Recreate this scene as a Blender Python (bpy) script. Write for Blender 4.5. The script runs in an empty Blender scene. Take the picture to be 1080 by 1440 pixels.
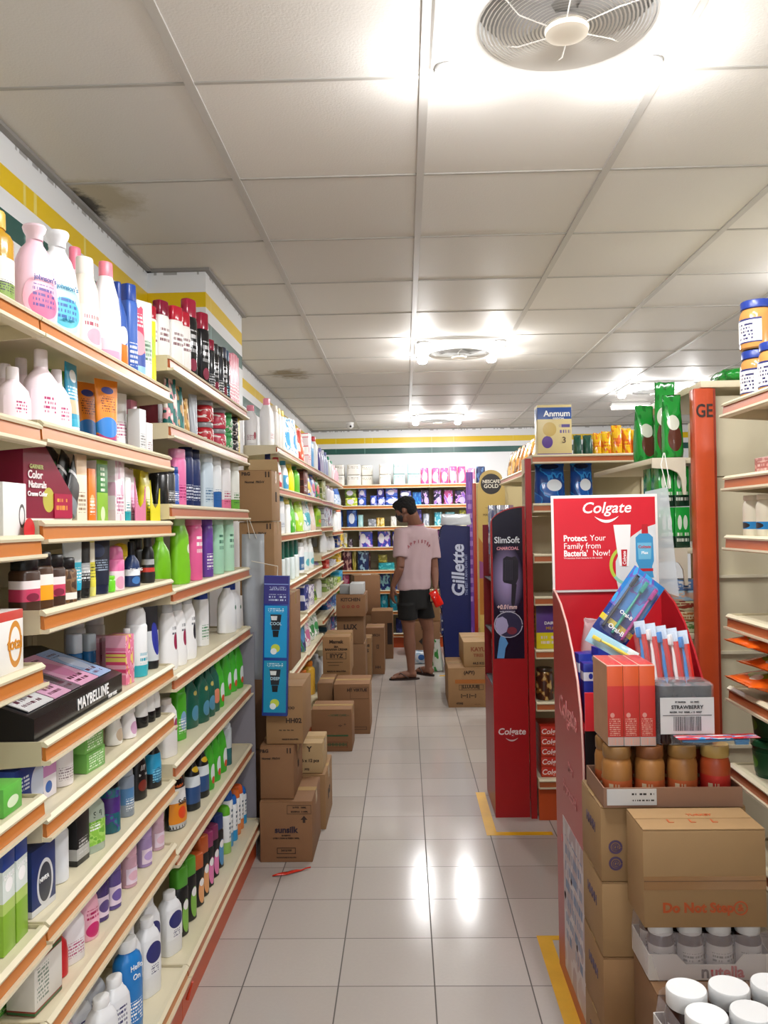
import bpy, bmesh, math, random
from mathutils import Vector, Matrix, Euler
C = bpy.context.scene.collection
PI = math.pi
# ---------------------------------------------------------------- camera
F_PX = 1176.44; CAM = Vector((0, 0, 1.4426)); CEIL = 2.5736
YAW, PITCH, ROLL = 0.0246664, 0.0122199, -0.0163218
def cam_axes():
    cy, sy, cp, sp, cr, sr = math.cos(YAW), math.sin(YAW), math.cos(PITCH), math.sin(PITCH), math.cos(ROLL), math.sin(ROLL)
    f = Vector((-sy*cp, cy*cp, sp)); r = Vector((cy, sy, 0)); u = r.cross(f)
    return r*cr+u*sr, -r*sr+u*cr, f
AR, AU, AF = cam_axes()
cd = bpy.data.cameras.new('camera'); cam = bpy.data.objects.new('camera', cd); C.objects.link(cam)
cam.matrix_world = Matrix(((AR.x, AU.x, -AF.x, CAM.x), (AR.y, AU.y, -AF.y, CAM.y), (AR.z, AU.z, -AF.z, CAM.z), (0, 0, 0, 1)))
cd.sensor_fit = 'VERTICAL'; cd.sensor_height = 36; cd.lens = F_PX/1440*36; cd.clip_start = .05
bpy.context.scene.camera = cam
def un(px, py, ax, v):                 # where a measured line of sight meets the plane ax = v
    d = AF + AR*((px-540)/F_PX) + AU*((720-py)/F_PX); a = 'XYZ'.index(ax)
    return CAM + d*((v-CAM[a])/d[a])
def pxy(P):
    d = Vector(P)-CAM; z = d.dot(AF); return 540+F_PX*d.dot(AR)/z, 720-F_PX*d.dot(AU)/z
# ---------------------------------------------------------------- light and exposure
sc = bpy.context.scene
vs = sc.view_settings; sc.display_settings.display_device = 'sRGB'
vs.view_transform = 'Standard'; vs.look = 'None'; vs.gamma = 1; vs.use_curve_mapping = False
vs.exposure = 0.39
sc.cycles.use_denoising = True
sc.cycles.max_bounces = 8; sc.cycles.diffuse_bounces = 4; sc.cycles.glossy_bounces = 3
sc.cycles.transmission_bounces = 4; sc.cycles.transparent_max_bounces = 8
sc.cycles.caustics_reflective = False; sc.cycles.caustics_refractive = False
sc.cycles.sample_clamp_indirect = 4
w = bpy.data.worlds.new('world'); sc.world = w; w.use_nodes = True
w.node_tree.nodes['Background'].inputs[0].default_value = (.93, .96, 1, 1)
w.node_tree.nodes['Background'].inputs[1].default_value = .62
LAMP_W = 5.0           # watts of one bulb
FIX = [(.369, 1.813), (.369, 5.413), (.369, 9.013), (2.169, 3.613), (2.169, 7.213), (.369, -1.787), (2.169, 0.013)]  # last two are unseen fixtures, added for their light at the same spacing
# ---------------------------------------------------------------- materials
MC = {}
def hexc(h):
    h = h.lstrip('#'); v = [int(h[i:i+2], 16)/255 for i in (0, 2, 4)]
    return tuple((c/12.92 if c <= .04045 else ((c+.055)/1.055)**2.4) for c in v)+(1,)
def bsdf(name):
    m = bpy.data.materials.new(name); m.use_nodes = True
    return m, m.node_tree, m.node_tree.nodes['Principled BSDF']
def mat(h, rough=.4, metal=0, trans=0, noise=0, alpha=1, emit=0):
    k = (h, rough, metal, trans, noise, alpha, emit)
    if k in MC: return MC[k]
    m, t, b = bsdf('surface_'+h.strip('#'))
    c = hexc(h); b.inputs['Base Color'].default_value = c
    b.inputs['Roughness'].default_value = rough; b.inputs['Metallic'].default_value = metal
    b.inputs['Transmission Weight'].default_value = trans; b.inputs['IOR'].default_value = 1.35 if trans else 1.47
    b.inputs['Alpha'].default_value = alpha
    if emit: b.inputs['Emission Color'].default_value = c; b.inputs['Emission Strength'].default_value = emit
    if noise:
        tc = t.nodes.new('ShaderNodeTexCoord'); n = t.nodes.new('ShaderNodeTexNoise'); n.inputs['Scale'].default_value = 14; n.inputs['Detail'].default_value = 4
        t.links.new(tc.outputs['Object'], n.inputs['Vector'])
        mx = t.nodes.new('ShaderNodeMix'); mx.data_type = 'RGBA'; mx.inputs['A'].default_value = tuple(x*(1-noise) for x in c[:3])+(1,); mx.inputs['B'].default_value = tuple(min(1, x*(1+noise)) for x in c[:3])+(1,)
        t.links.new(n.outputs['Fac'], mx.inputs['Factor']); t.links.new(mx.outputs['Result'], b.inputs['Base Color'])
    MC[k] = m; return m
class NB:                               # tiny node-expression builder
    def __init__(s, t): s.t = t
    def v(s, x, sock):
        if hasattr(x, 'is_output'): s.t.links.new(x, sock)
        else: sock.default_value = x
    def m(s, op, a, b=0.0, c=0.0):
        n = s.t.nodes.new('ShaderNodeMath'); n.operation = op
        for i, x in enumerate((a, b, c)): s.v(x, n.inputs[i])
        return n.outputs[0]
    def mix(s, f, a, b):
        n = s.t.nodes.new('ShaderNodeMix'); n.data_type = 'RGBA'
        s.v(f, n.inputs['Factor']); s.v(a, n.inputs['A']); s.v(b, n.inputs['B']); return n.outputs['Result']
    def rng(s, x, a, b): return s.m('MULTIPLY', s.m('GREATER_THAN', x, a), s.m('LESS_THAN', x, b))
def printed(base, ink='#333333', blob=None, band=None, lines=None, blob2=None, rough=.35, metal=0, seed=0, busy=None, axis=0):
    """printed packaging: base colour, colour bands, a roundel, and rows of small print, in the thing's own bounding-box space"""
    k = repr(('P', base, ink, blob, band, lines, blob2, rough, metal, seed, busy, axis))
    if k in MC: return MC[k]
    m, t, b = bsdf('printed_'+base.strip('#')); n = NB(t)
    tc = t.nodes.new('ShaderNodeTexCoord'); sp = t.nodes.new('ShaderNodeSeparateXYZ'); t.links.new(tc.outputs['Generated'], sp.inputs[0])
    u, v = sp.outputs[axis], sp.outputs[2]
    col = hexc(base)
    if busy:                            # patches of several colours (pictures on the pack)
        vo = t.nodes.new('ShaderNodeTexVoronoi'); cb = t.nodes.new('ShaderNodeCombineXYZ')
        n.v(u, cb.inputs[0]); n.v(v, cb.inputs[1]); cb.inputs[2].default_value = seed*1.7
        mp = t.nodes.new('ShaderNodeTexNoise'); t.links.new(cb.outputs[0], mp.inputs['Vector']); mp.inputs['Scale'].default_value = 3.0; mp.inputs['Detail'].default_value = 1.5
        cols = list(busy); fac = mp.outputs['Fac']
        for i, h in enumerate(cols):
            lo = .46 + .16*i/max(1, len(cols)); col = n.mix(n.m('GREATER_THAN', fac, lo), col, hexc(h))
        t.nodes.remove(vo)
    if band:
        for lo, hi, h in band: col = n.mix(n.rng(v, lo, hi), col, hexc(h))
    for bl in (blob, blob2):
        if bl:
            cu, cv, ru, rv, h = bl
            d = n.m('ADD', n.m('POWER', n.m('ABSOLUTE', n.m('DIVIDE', n.m('SUBTRACT', u, cu), ru)), 2.0), n.m('POWER', n.m('ABSOLUTE', n.m('DIVIDE', n.m('SUBTRACT', v, cv), rv)), 2.0))
            col = n.mix(n.m('LESS_THAN', d, 1.0), col, hexc(h))
    if lines:
        for lo, hi, N, u0, u1 in lines:
            rowv = n.m('MULTIPLY', v, float(N)); fr = n.m('FRACT', rowv); fl = n.m('FLOOR', rowv)
            cb = t.nodes.new('ShaderNodeCombineXYZ'); n.v(n.m('MULTIPLY', u, 28.0), cb.inputs[0]); n.v(n.m('MULTIPLY', fl, 7.3), cb.inputs[1]); cb.inputs[2].default_value = seed
            ns = t.nodes.new('ShaderNodeTexNoise'); t.links.new(cb.outputs[0], ns.inputs['Vector']); ns.inputs['Scale'].default_value = 1; ns.inputs['Detail'].default_value = 0
            msk = n.m('MULTIPLY', n.m('LESS_THAN', fr, .55), n.m('GREATER_THAN', ns.outputs['Fac'], .47))
            msk = n.m('MULTIPLY', msk, n.m('MULTIPLY', n.rng(v, lo, hi), n.rng(u, u0, u1)))
            col = n.mix(msk, col, hexc(ink))
    n.v(col, b.inputs['Base Color']); b.inputs['Roughness'].default_value = rough; b.inputs['Metallic'].default_value = metal
    MC[k] = m; return m
# ---------------------------------------------------------------- mesh helpers
def link(name, me, m, parent=None, loc=(0, 0, 0), rot=(0, 0, 0)):
    o = bpy.data.objects.new(name, me); C.objects.link(o); o.location = loc; o.rotation_euler = rot
    if parent is not None: o.parent = parent
    if m is not None and not me.materials: me.materials.append(m)
    return o
def finish(bm, name, smooth=True, ang=40):
    bmesh.ops.recalc_face_normals(bm, faces=bm.faces)
    me = bpy.data.meshes.new(name); bm.to_mesh(me); bm.free()
    if smooth:
        for p in me.polygons: p.use_smooth = True
        me.set_sharp_from_angle(angle=math.radians(ang))
    return me
def bx(bm, x0, x1, y0, y1, z0, z1, bev=0):
    vs_ = [bm.verts.new((x, y, z)) for x in (x0, x1) for y in (y0, y1) for z in (z0, z1)]
    q = lambda *i: bm.faces.new([vs_[k] for k in i])
    fs = [q(0, 1, 3, 2), q(4, 6, 7, 5), q(0, 4, 5, 1), q(2, 3, 7, 6), q(0, 2, 6, 4), q(1, 5, 7, 3)]
    if bev:
        es = {e for f in fs for e in f.edges}
        bmesh.ops.bevel(bm, geom=list(es), offset=bev, segments=2, affect='EDGES', profile=.5)
def box_me(name, x0, x1, y0, y1, z0, z1, bev=0):
    bm = bmesh.new(); bx(bm, x0, x1, y0, y1, z0, z1, bev); return finish(bm, name)
def ring(z, rx, ry, e=2, cx=0, cy=0, n=20):
    out = []
    for i in range(n):
        a = 2*PI*i/n; c, s = math.cos(a), math.sin(a)
        out.append((cx+rx*math.copysign(abs(c)**(2/e), c), cy+ry*math.copysign(abs(s)**(2/e), s), z))
    return out
def loft(bm, rings, n=20):
    rs = [[bm.verts.new(p) for p in ring(*r[:6] if len(r) > 4 else r, n=n)] for r in rings]
    for a, b in zip(rs, rs[1:]):
        for i in range(n): bm.faces.new((a[i], a[(i+1) % n], b[(i+1) % n], b[i]))
    bm.faces.new(rs[0][::-1]); bm.faces.new(rs[-1])
def loft_me(name, rings, n=20, ang=40):
    bm = bmesh.new(); loft(bm, rings, n); return finish(bm, name, ang=ang)
def interp(rings, z):
    for a, b in zip(rings, rings[1:]):
        if a[0] <= z <= b[0] and b[0] > a[0]:
            f = (z-a[0])/(b[0]-a[0]); return a[1]+(b[1]-a[1])*f, a[2]+(b[2]-a[2])*f, (a[3] if len(a) > 3 else 2)
    return rings[-1][1], rings[-1][2], 2
def label_me(name, rings, z0, z1, span=62, nz=5, na=9, off=1.015, shape=None):
    """a thin printed sheet wrapped on the body's front (-Y)"""
    bm = bmesh.new(); g = []
    for i in range(nz+1):
        fz = i/nz; z = z0+(z1-z0)*fz; rx, ry, e = interp(rings, z); row = []
        sp = span*(math.sqrt(max(0.02, 1-(2*fz-1)**2)) if shape == 'oval' else 1)
        for j in range(na+1):
            a = math.radians(-90-sp+2*sp*j/na); c, s = math.cos(a), math.sin(a)
            row.append(bm.verts.new((rx*off*math.copysign(abs(c)**(2/e), c), ry*off*math.copysign(abs(s)**(2/e), s)-.0004, z)))
        g.append(row)
    for a, b in zip(g, g[1:]):
        for j in range(na): bm.faces.new((a[j], a[j+1], b[j+1], b[j]))
    me = bpy.data.meshes.new(name); bm.to_mesh(me); bm.free()
    for p in me.polygons: p.use_smooth = True
    return me
def tube(bm, pts, r, n=8, closed=False):
    pts = [Vector(p) for p in pts]; rs = []; x = None
    for i, p in enumerate(pts):
        a = pts[max(0, i-1)]; b = pts[min(len(pts)-1, i+1)]; d = (b-a).normalized()
        up = Vector((0, 0, 1)) if abs(d.z) < .9 else Vector((1, 0, 0)); x = d.cross(up).normalized() if x is None else (x-d*x.dot(d)).normalized(); y = d.cross(x)
        rr = r[i] if isinstance(r, (list, tuple)) else r
        rs.append([bm.verts.new(p+x*math.cos(2*PI*k/n)*rr+y*math.sin(2*PI*k/n)*rr) for k in range(n)])
    for a, b in zip(rs, rs[1:]):
        for i in range(n): bm.faces.new((a[i], a[(i+1) % n], b[(i+1) % n], b[i]))
    bm.faces.new(rs[0][::-1]); bm.faces.new(rs[-1])
def prism_me(name, pts, axis, a, b):
    """outline pts (2-D) pushed along axis from a to b"""
    bm = bmesh.new(); put = {'X': lambda p, t: (t, p[0], p[1]), 'Y': lambda p, t: (p[0], t, p[1]), 'Z': lambda p, t: (p[0], p[1], t)}[axis]
    A = [bm.verts.new(put(p, a)) for p in pts]; B = [bm.verts.new(put(p, b)) for p in pts]; n = len(pts)
    for i in range(n): bm.faces.new((A[i], A[(i+1) % n], B[(i+1) % n], B[i]))
    bm.faces.new(A); bm.faces.new(B[::-1]); return finish(bm, name)
ALL = []
def thing(name, label, cat, loc=(0, 0, 0), rot=(0, 0, 0), group=None):
    o = bpy.data.objects.new(name, None); C.objects.link(o); o.location = loc; o.rotation_euler = rot if hasattr(rot, '__len__') else (0, 0, rot)
    o.empty_display_size = .02
    return tag(o, label, cat, group)
def tag(o, label, cat, group=None):
    o['label'] = label; o['category'] = cat
    if group: o['group'] = group
    ALL.append(o); return o
def struct(o): o['kind'] = 'structure'; return o
def text_me(s, size, align='CENTER', ext=.0006, spacing=1.0, shear=0, bold=0, sx=1):
    k = ('T', s, size, align, ext, spacing, shear, bold, sx)
    if k in MC: return MC[k]
    cu = bpy.data.curves.new('lettering', 'FONT'); cu.body = s; cu.size = size; cu.align_x = align; cu.align_y = 'CENTER'; cu.extrude = ext
    cu.space_character = spacing; cu.shear = shear; cu.offset = bold; cu.resolution_u = 3
    o = bpy.data.objects.new('tmp', cu); C.objects.link(o); dg = bpy.context.evaluated_depsgraph_get()
    me = bpy.data.meshes.new_from_object(o.evaluated_get(dg)); bpy.data.objects.remove(o); bpy.data.curves.remove(cu)
    me.materials.clear()
    if sx != 1: me.transform(Matrix.Scale(sx, 4, (1, 0, 0)))
    MC[k] = me; return me
def letter(s, size, color, parent, loc, face='-Y', name='lettering', roll=0, **kw):
    """lettering standing on a face that looks along face; roll turns it in its plane"""
    kw.setdefault('bold', size*.018); me = text_me(s, size, **kw).copy(); M = Matrix.Rotation(roll, 4, 'Z')
    M = {'-Y': Matrix.Rotation(PI/2, 4, 'X'), '+X': Matrix.Rotation(PI/2, 4, 'Z') @ Matrix.Rotation(PI/2, 4, 'X'), '-X': Matrix.Rotation(-PI/2, 4, 'Z') @ Matrix.Rotation(PI/2, 4, 'X'), '+Z': Matrix.Identity(4)}[face] @ M
    me.transform(M); me.materials.clear()
    return link(name, me, mat(color, .5) if isinstance(color, str) else color, parent, loc)
# ================================================================ THE SETTING
GX, GY = .0689, 2.1134      # one crossing of the ceiling grid
FX, FY = -.2310, 2.6179     # one crossing of the floor joints
XL, XR, YB, YF = -1.12, 4.6, 10.17, -3.2
def floor_material():
    m, t, b = bsdf('floor_tiles'); n = NB(t)
    tc = t.nodes.new('ShaderNodeTexCoord'); sp = t.nodes.new('ShaderNodeSeparateXYZ'); t.links.new(tc.outputs['Object'], sp.inputs[0])
    def joint(o, off, wd):
        f = n.m('FRACT', n.m('ADD', n.m('DIVIDE', n.m('SUBTRACT', o, off), .3), 100.5))
        return n.m('LESS_THAN', n.m('ABSOLUTE', n.m('SUBTRACT', f, .5)), wd)
    j = n.m('MAXIMUM', joint(sp.outputs[0], FX, .007), joint(sp.outputs[1], FY, .0055))
    ix = n.m('FLOOR', n.m('ADD', n.m('DIVIDE', n.m('SUBTRACT', sp.outputs[0], FX), .3), 100.0)); iy = n.m('FLOOR', n.m('ADD', n.m('DIVIDE', n.m('SUBTRACT', sp.outputs[1], FY), .3), 100.0))
    cb = t.nodes.new('ShaderNodeCombineXYZ'); n.v(ix, cb.inputs[0]); n.v(iy, cb.inputs[1])
    wn = t.nodes.new('ShaderNodeTexWhiteNoise'); wn.noise_dimensions = '2D'; t.links.new(cb.outputs[0], wn.inputs['Vector'])
    ns = t.nodes.new('ShaderNodeTexNoise'); ns.inputs['Scale'].default_value = 90; ns.inputs['Detail'].default_value = 3; t.links.new(tc.outputs['Object'], ns.inputs['Vector'])
    a = n.mix(wn.outputs[0], hexc('#b6aea8'), hexc('#c1bab4')); a = n.mix(n.m('MULTIPLY', ns.outputs['Fac'], .25), a, hexc('#a59d96'))
    n2 = t.nodes.new('ShaderNodeTexNoise'); n2.inputs['Scale'].default_value = 3; n2.inputs['Detail'].default_value = 5; t.links.new(tc.outputs['Object'], n2.inputs['Vector'])
    col = n.mix(j, a, hexc('#57514e')); n.v(col, b.inputs['Base Color'])
    n.v(n.m('ADD', n.m('MULTIPLY', j, .5), n.m('ADD', .09, n.m('MULTIPLY', n2.outputs['Fac'], .13))), b.inputs['Roughness'])
    bp = t.nodes.new('ShaderNodeBump'); bp.inputs['Strength'].default_value = .35; bp.inputs['Distance'].default_value = .003
    n.v(n.m('SUBTRACT', n.m('MULTIPLY', n2.outputs['Fac'], .35), j), bp.inputs['Height']); t.links.new(bp.outputs[0], b.inputs['Normal'])
    return m
def ceiling_material():
    m, t, b = bsdf('ceiling_tiles'); n = NB(t)
    tc = t.nodes.new('ShaderNodeTexCoord'); sp = t.nodes.new('ShaderNodeSeparateXYZ'); t.links.new(tc.outputs['Object'], sp.inputs[0])
    X, Y = sp.outputs[0], sp.outputs[1]
    ix = n.m('FLOOR', n.m('ADD', n.m('DIVIDE', n.m('SUBTRACT', X, GX), .6), 50.0)); iy = n.m('FLOOR', n.m('ADD', n.m('DIVIDE', n.m('SUBTRACT', Y, GY), .6), 50.0))
    cb = t.nodes.new('ShaderNodeCombineXYZ'); n.v(ix, cb.inputs[0]); n.v(iy, cb.inputs[1])
    wn = t.nodes.new('ShaderNodeTexWhiteNoise'); wn.noise_dimensions = '2D'; t.links.new(cb.outputs[0], wn.inputs['Vector'])
    col = n.mix(wn.outputs[0], hexc('#cfccc8'), hexc('#d9d6d2'))
    def stain(cx, cy, rx, ry, thr, c, sc_):
        nonlocal col
        ns = t.nodes.new('ShaderNodeTexNoise'); ns.inputs['Scale'].default_value = sc_; ns.inputs['Detail'].default_value = 7; ns.inputs['Roughness'].default_value = .7; t.links.new(tc.outputs['Object'], ns.inputs['Vector'])
        d = n.m('SQRT', n.m('ADD', n.m('POWER', n.m('DIVIDE', n.m('SUBTRACT', X, cx), rx), 2.0), n.m('POWER', n.m('DIVIDE', n.m('SUBTRACT', Y, cy), ry), 2.0)))
        f = n.m('SUBTRACT', n.m('ADD', n.m('SUBTRACT', 1.0, d), n.m('MULTIPLY', ns.outputs['Fac'], 1.2)), thr)
        f = n.m('MINIMUM', n.m('MAXIMUM', n.m('MULTIPLY', f, 3.0), 0.0), 1.0); col = n.mix(f, col, hexc(c))
    stain(-1.03, 2.85, .28, .30, .95, '#b3ab98', 5.0)
    stain(-1.10, 2.90, .10, .26, .98, '#2e2a22', 22.0)
    stain(-.85, 6.3, .3, .38, .98, '#8b7c61', 9.0)
    n.v(col, b.inputs['Base Color']); b.inputs['Roughness'].default_value = .55
    ns = t.nodes.new('ShaderNodeTexNoise'); ns.inputs['Scale'].default_value = 160; ns.inputs['Detail'].default_value = 3; t.links.new(tc.outputs['Object'], ns.inputs['Vector'])
    bp = t.nodes.new('ShaderNodeBump'); bp.inputs['Strength'].default_value = .35; bp.inputs['Distance'].default_value = .002; n.v(ns.outputs['Fac'], bp.inputs['Height']); t.links.new(bp.outputs[0], b.inputs['Normal'])
    return m
def wall_material():
    m, t, b = bsdf('striped_wall_paint'); n = NB(t)
    tc = t.nodes.new('ShaderNodeTexCoord'); sp = t.nodes.new('ShaderNodeSeparateXYZ'); t.links.new(tc.outputs['Object'], sp.inputs[0]); z = sp.outputs[2]
    ns = t.nodes.new('ShaderNodeTexNoise'); ns.inputs['Scale'].default_value = 60; ns.inputs['Detail'].default_value = 2; t.links.new(tc.outputs['Object'], ns.inputs['Vector'])
    mp = t.nodes.new('ShaderNodeMapping'); mp.inputs['Scale'].default_value = (30, 30, .6); t.links.new(tc.outputs['Object'], mp.inputs['Vector'])
    dr = t.nodes.new('ShaderNodeTexNoise'); dr.inputs['Scale'].default_value = 1; dr.inputs['Detail'].default_value = 1; t.links.new(mp.outputs[0], dr.inputs['Vector'])
    drip = n.m('GREATER_THAN', dr.outputs['Fac'], .70)
    yel = n.mix(drip, hexc('#e6c200'), hexc('#e9d671')); grn = n.mix(drip, hexc('#16514a'), hexc('#58807a'))
    col = n.mix(n.rng(z, 2.405, 2.472), hexc('#e9ebee'), yel); col = n.mix(n.rng(z, 2.275, 2.345), col, grn)
    edge = n.m('MULTIPLY', n.m('GREATER_THAN', z, 2.55), n.m('GREATER_THAN', dr.outputs['Fac'], .56)); col = n.mix(n.m('MULTIPLY', edge, .6), col, hexc('#6c6860'))
    n.v(col, b.inputs['Base Color']); b.inputs['Roughness'].default_value = .35
    return m
M_WALL = wall_material()
struct(link('floor', box_me('floor', XL-.1, XR, YF, YB+.1, -.06, 0), floor_material()))
struct(link('ceiling', box_me('ceiling', XL-.1, XR, YF, YB+.1, CEIL, CEIL+.05), ceiling_material()))
struct(link('wall_left', box_me('wall_left', XL-.1, XL, YF, YB+.1, 0, CEIL), M_WALL))
struct(link('wall_back', box_me('wall_back', XL-.1, XR, YB, YB+.1, 0, CEIL), M_WALL))
struct(link('wall_right', box_me('wall_right', XR, XR+.1, YF, YB+.1, 0, CEIL), M_WALL))
struct(link('wall_column', box_me('wall_column', XL, -.862, 3.66, 4.48, 0, CEIL), M_WALL))
M_BAR = mat('#b9b6b2', .45)
bm = bmesh.new()
for i in range(-2, 8):
    x = GX+.6*i
    if XL < x < XR: bx(bm, x-.012, x+.012, YF, YB, CEIL-.006, CEIL)
struct(link('trim_1', finish(bm, 'trim_1'), M_BAR))
bm = bmesh.new()
for j in range(-8, 14):
    y = GY+.6*j
    if YF < y < YB: bx(bm, XL, XR, y-.006, y+.006, CEIL-.003, CEIL)
struct(link('trim_2', finish(bm, 'trim_2'), mat('#a9a6a1', .5)))
bm = bmesh.new()
bx(bm, XL, XL+.022, YF, 3.66, CEIL-.012, CEIL); bx(bm, XL, -.84, 3.638, 3.66, CEIL-.012, CEIL); bx(bm, -.862, -.84, 3.66, 4.502, CEIL-.012, CEIL)
bx(bm, XL, -.862, 4.48, 4.502, CEIL-.012, CEIL); bx(bm, XL, XL+.022, 4.5, YB, CEIL-.012, CEIL); bx(bm, XL, XR, YB-.022, YB, CEIL-.012, CEIL)
struct(link('trim_3', finish(bm, 'trim_3'), mat('#8d8a86', .5)))
# ---------------------------------------------------------------- ceiling fan lights
M_WHT = mat('#e4e4e2', .35); M_BULB = mat('#ffffff', .5, emit=45)
wide = {0: 'large square ceiling fan light nearest the camera', 1: 'square ceiling fan light over the middle of the aisle', 2: 'small far ceiling fan light near the striped back wall', 3: 'ceiling fan light beyond the right edge', 4: 'ceiling fan light on the right above the yellow pouches', 5: 'unseen ceiling fan light added behind the camera for its light', 6: 'unseen ceiling fan light added right of the camera for its light'}
def fan_light(i, x, y):
    r = thing('ceiling_fan_light', wide[i], 'ceiling light', (x, y, CEIL), 0, 'square fan lights set into the ceiling grid')
    bm = bmesh.new(); n = 48; z0, z1 = -.03, -.001
    sq = []; ci = []; up = []
    for k in range(n):
        a = 2*PI*(k+.5)/n; c, s = math.cos(a), math.sin(a); q = .285/max(abs(c), abs(s))
        up.append(bm.verts.new((c*q*1.03, s*q*1.03, z1))); sq.append(bm.verts.new((c*q, s*q, z0+.012))); ci.append(bm.verts.new((.203*c, .203*s, z0-.012)))
    inn = [bm.verts.new((.193*math.cos(2*PI*(k+.5)/n), .193*math.sin(2*PI*(k+.5)/n), z1)) for k in range(n)]
    for k in range(n):
        l = (k+1) % n
        for A, B in ((up, sq), (sq, ci), (ci, inn)): bm.faces.new((A[k], A[l], B[l], B[k]))
    link('housing', finish(bm, 'housing'), M_WHT, r)
    bm = bmesh.new()
    for k in range(1, 20):
        R = .030+.0085*k; zz = -.052-.018*math.cos(R/.21*PI/2)
        P = [(R*math.cos(2*PI*a/40), R*math.sin(2*PI*a/40)) for a in range(40)]
        o_ = [bm.verts.new((px*(1+.0021/R), py*(1+.0021/R), zz)) for px, py in P]; i_ = [bm.verts.new((px*(1-.0021/R), py*(1-.0021/R), zz+.002)) for px, py in P]
        for a in range(40): bm.faces.new((o_[a], o_[(a+1) % 40], i_[(a+1) % 40], i_[a]))
    for a in range(6):
        an = PI/3*a+.3; tube(bm, [(.03*math.cos(an), .03*math.sin(an), -.070), (.12*math.cos(an+.12), .12*math.sin(an+.12), -.063), (.194*math.cos(an+.3), .194*math.sin(an+.3), -.047)], .0018, 5)
    link('fan_grille', finish(bm, 'fan_grille'), mat('#c9c6c1', .4), r)
    bm = bmesh.new(); tube(bm, [(.200*math.cos(a), .200*math.sin(a), -.046) for a in [2*PI*k/48 for k in range(49)]], .010, 8); link('fan_rim', finish(bm, 'fan_rim'), M_WHT, r)
    link('hub', loft_me('hub', [(-.082, .03, .03), (-.078, .046, .046), (-.064, .048, .048)], 28), mat('#d6cfc2', .4), r)
    bm = bmesh.new()
    for a in range(5):
        an = 2*PI*a/5; c, s = math.cos(an), math.sin(an); P = [(.03, -.02), (.175, -.045), (.175, .045), (.03, .03)]
        bm.faces.new([bm.verts.new((c*u-s*v, s*u+c*v, -.012+v*.25)) for u, v in P])
    link('fan_blades', finish(bm, 'fan_blades'), mat('#8d8a88', .5), r)
    link('fan_well', loft_me('fan_well', [(-.004, .19, .19), (-.002, .19, .19)], 32), mat('#8d8a86', .7), r)
    for sx in (-1, 1):
        for sy in (-1, 1):
            link('lamp_cup', loft_me('lamp_cup', [(-.034, .040, .040), (-.03, .046, .046), (-.012, .046, .046)], 20), mat('#cfd0d2', .15, .6), r, (.232*sx, .232*sy, 0))
            b = link('bulb', loft_me('bulb', [(-.066, .012, .012), (-.062, .026, .026), (-.05, .034, .034), (-.036, .034, .034), (-.032, .022, .022)], 16), M_BULB, r, (.232*sx, .232*sy, 0))
    for sx in (-1, 1):
        ld = bpy.data.lights.new('lamp', 'AREA'); ld.shape = 'RECTANGLE'; ld.size = .07; ld.size_y = .5; ld.energy = LAMP_W*1.6; ld.color = (1, .995, .985)
        lo = bpy.data.objects.new('lamp', ld); C.objects.link(lo); lo.parent = r; lo.location = (.235*sx, 0, -.09)
        for sy in (-1, 1):
            pd = bpy.data.lights.new('bulb_light', 'POINT'); pd.energy = LAMP_W*.85; pd.shadow_soft_size = .03; pd.color = (1, .995, .985)
            po = bpy.data.objects.new('bulb_light', pd); C.objects.link(po); po.parent = r; po.location = (.232*sx, .232*sy, -.105)
for i, (x, y) in enumerate(FIX): fan_light(i, x, y)
t = thing('fluorescent_lamp', 'short fluorescent tube lamp glowing on the ceiling beyond the yellow pouches', 'lamp', (2.23, 8.27, CEIL))
link('lamp_body', box_me('lamp_body', -.19, .19, -.05, .05, -.03, 0, .005), M_WHT, t)
bm = bmesh.new(); tube(bm, [(-.18, 0, -.045), (.18, 0, -.045)], .014, 10); link('tube_light', finish(bm, 'tube_light'), mat('#fff8f0', .5, emit=12), t)
t = thing('security_camera', 'small white round security camera on the ceiling in the far left corner', 'security camera', (-.6, 9.4, CEIL))
link('mount', loft_me('mount', [(-.02, .045, .045), (0, .045, .045)], 20), M_WHT, t)
link('dome', loft_me('dome', [(-.075, .008, .008), (-.07, .025, .025), (-.05, .042, .042), (-.02, .042, .042)], 20), mat('#dadada', .2), t)
link('lens', loft_me('lens', [(-.012, .012, .012), (.012, .012, .012)], 12), mat('#222222', .1), t, (.01, -.034, -.05), (PI/2, 0, 0))
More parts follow.
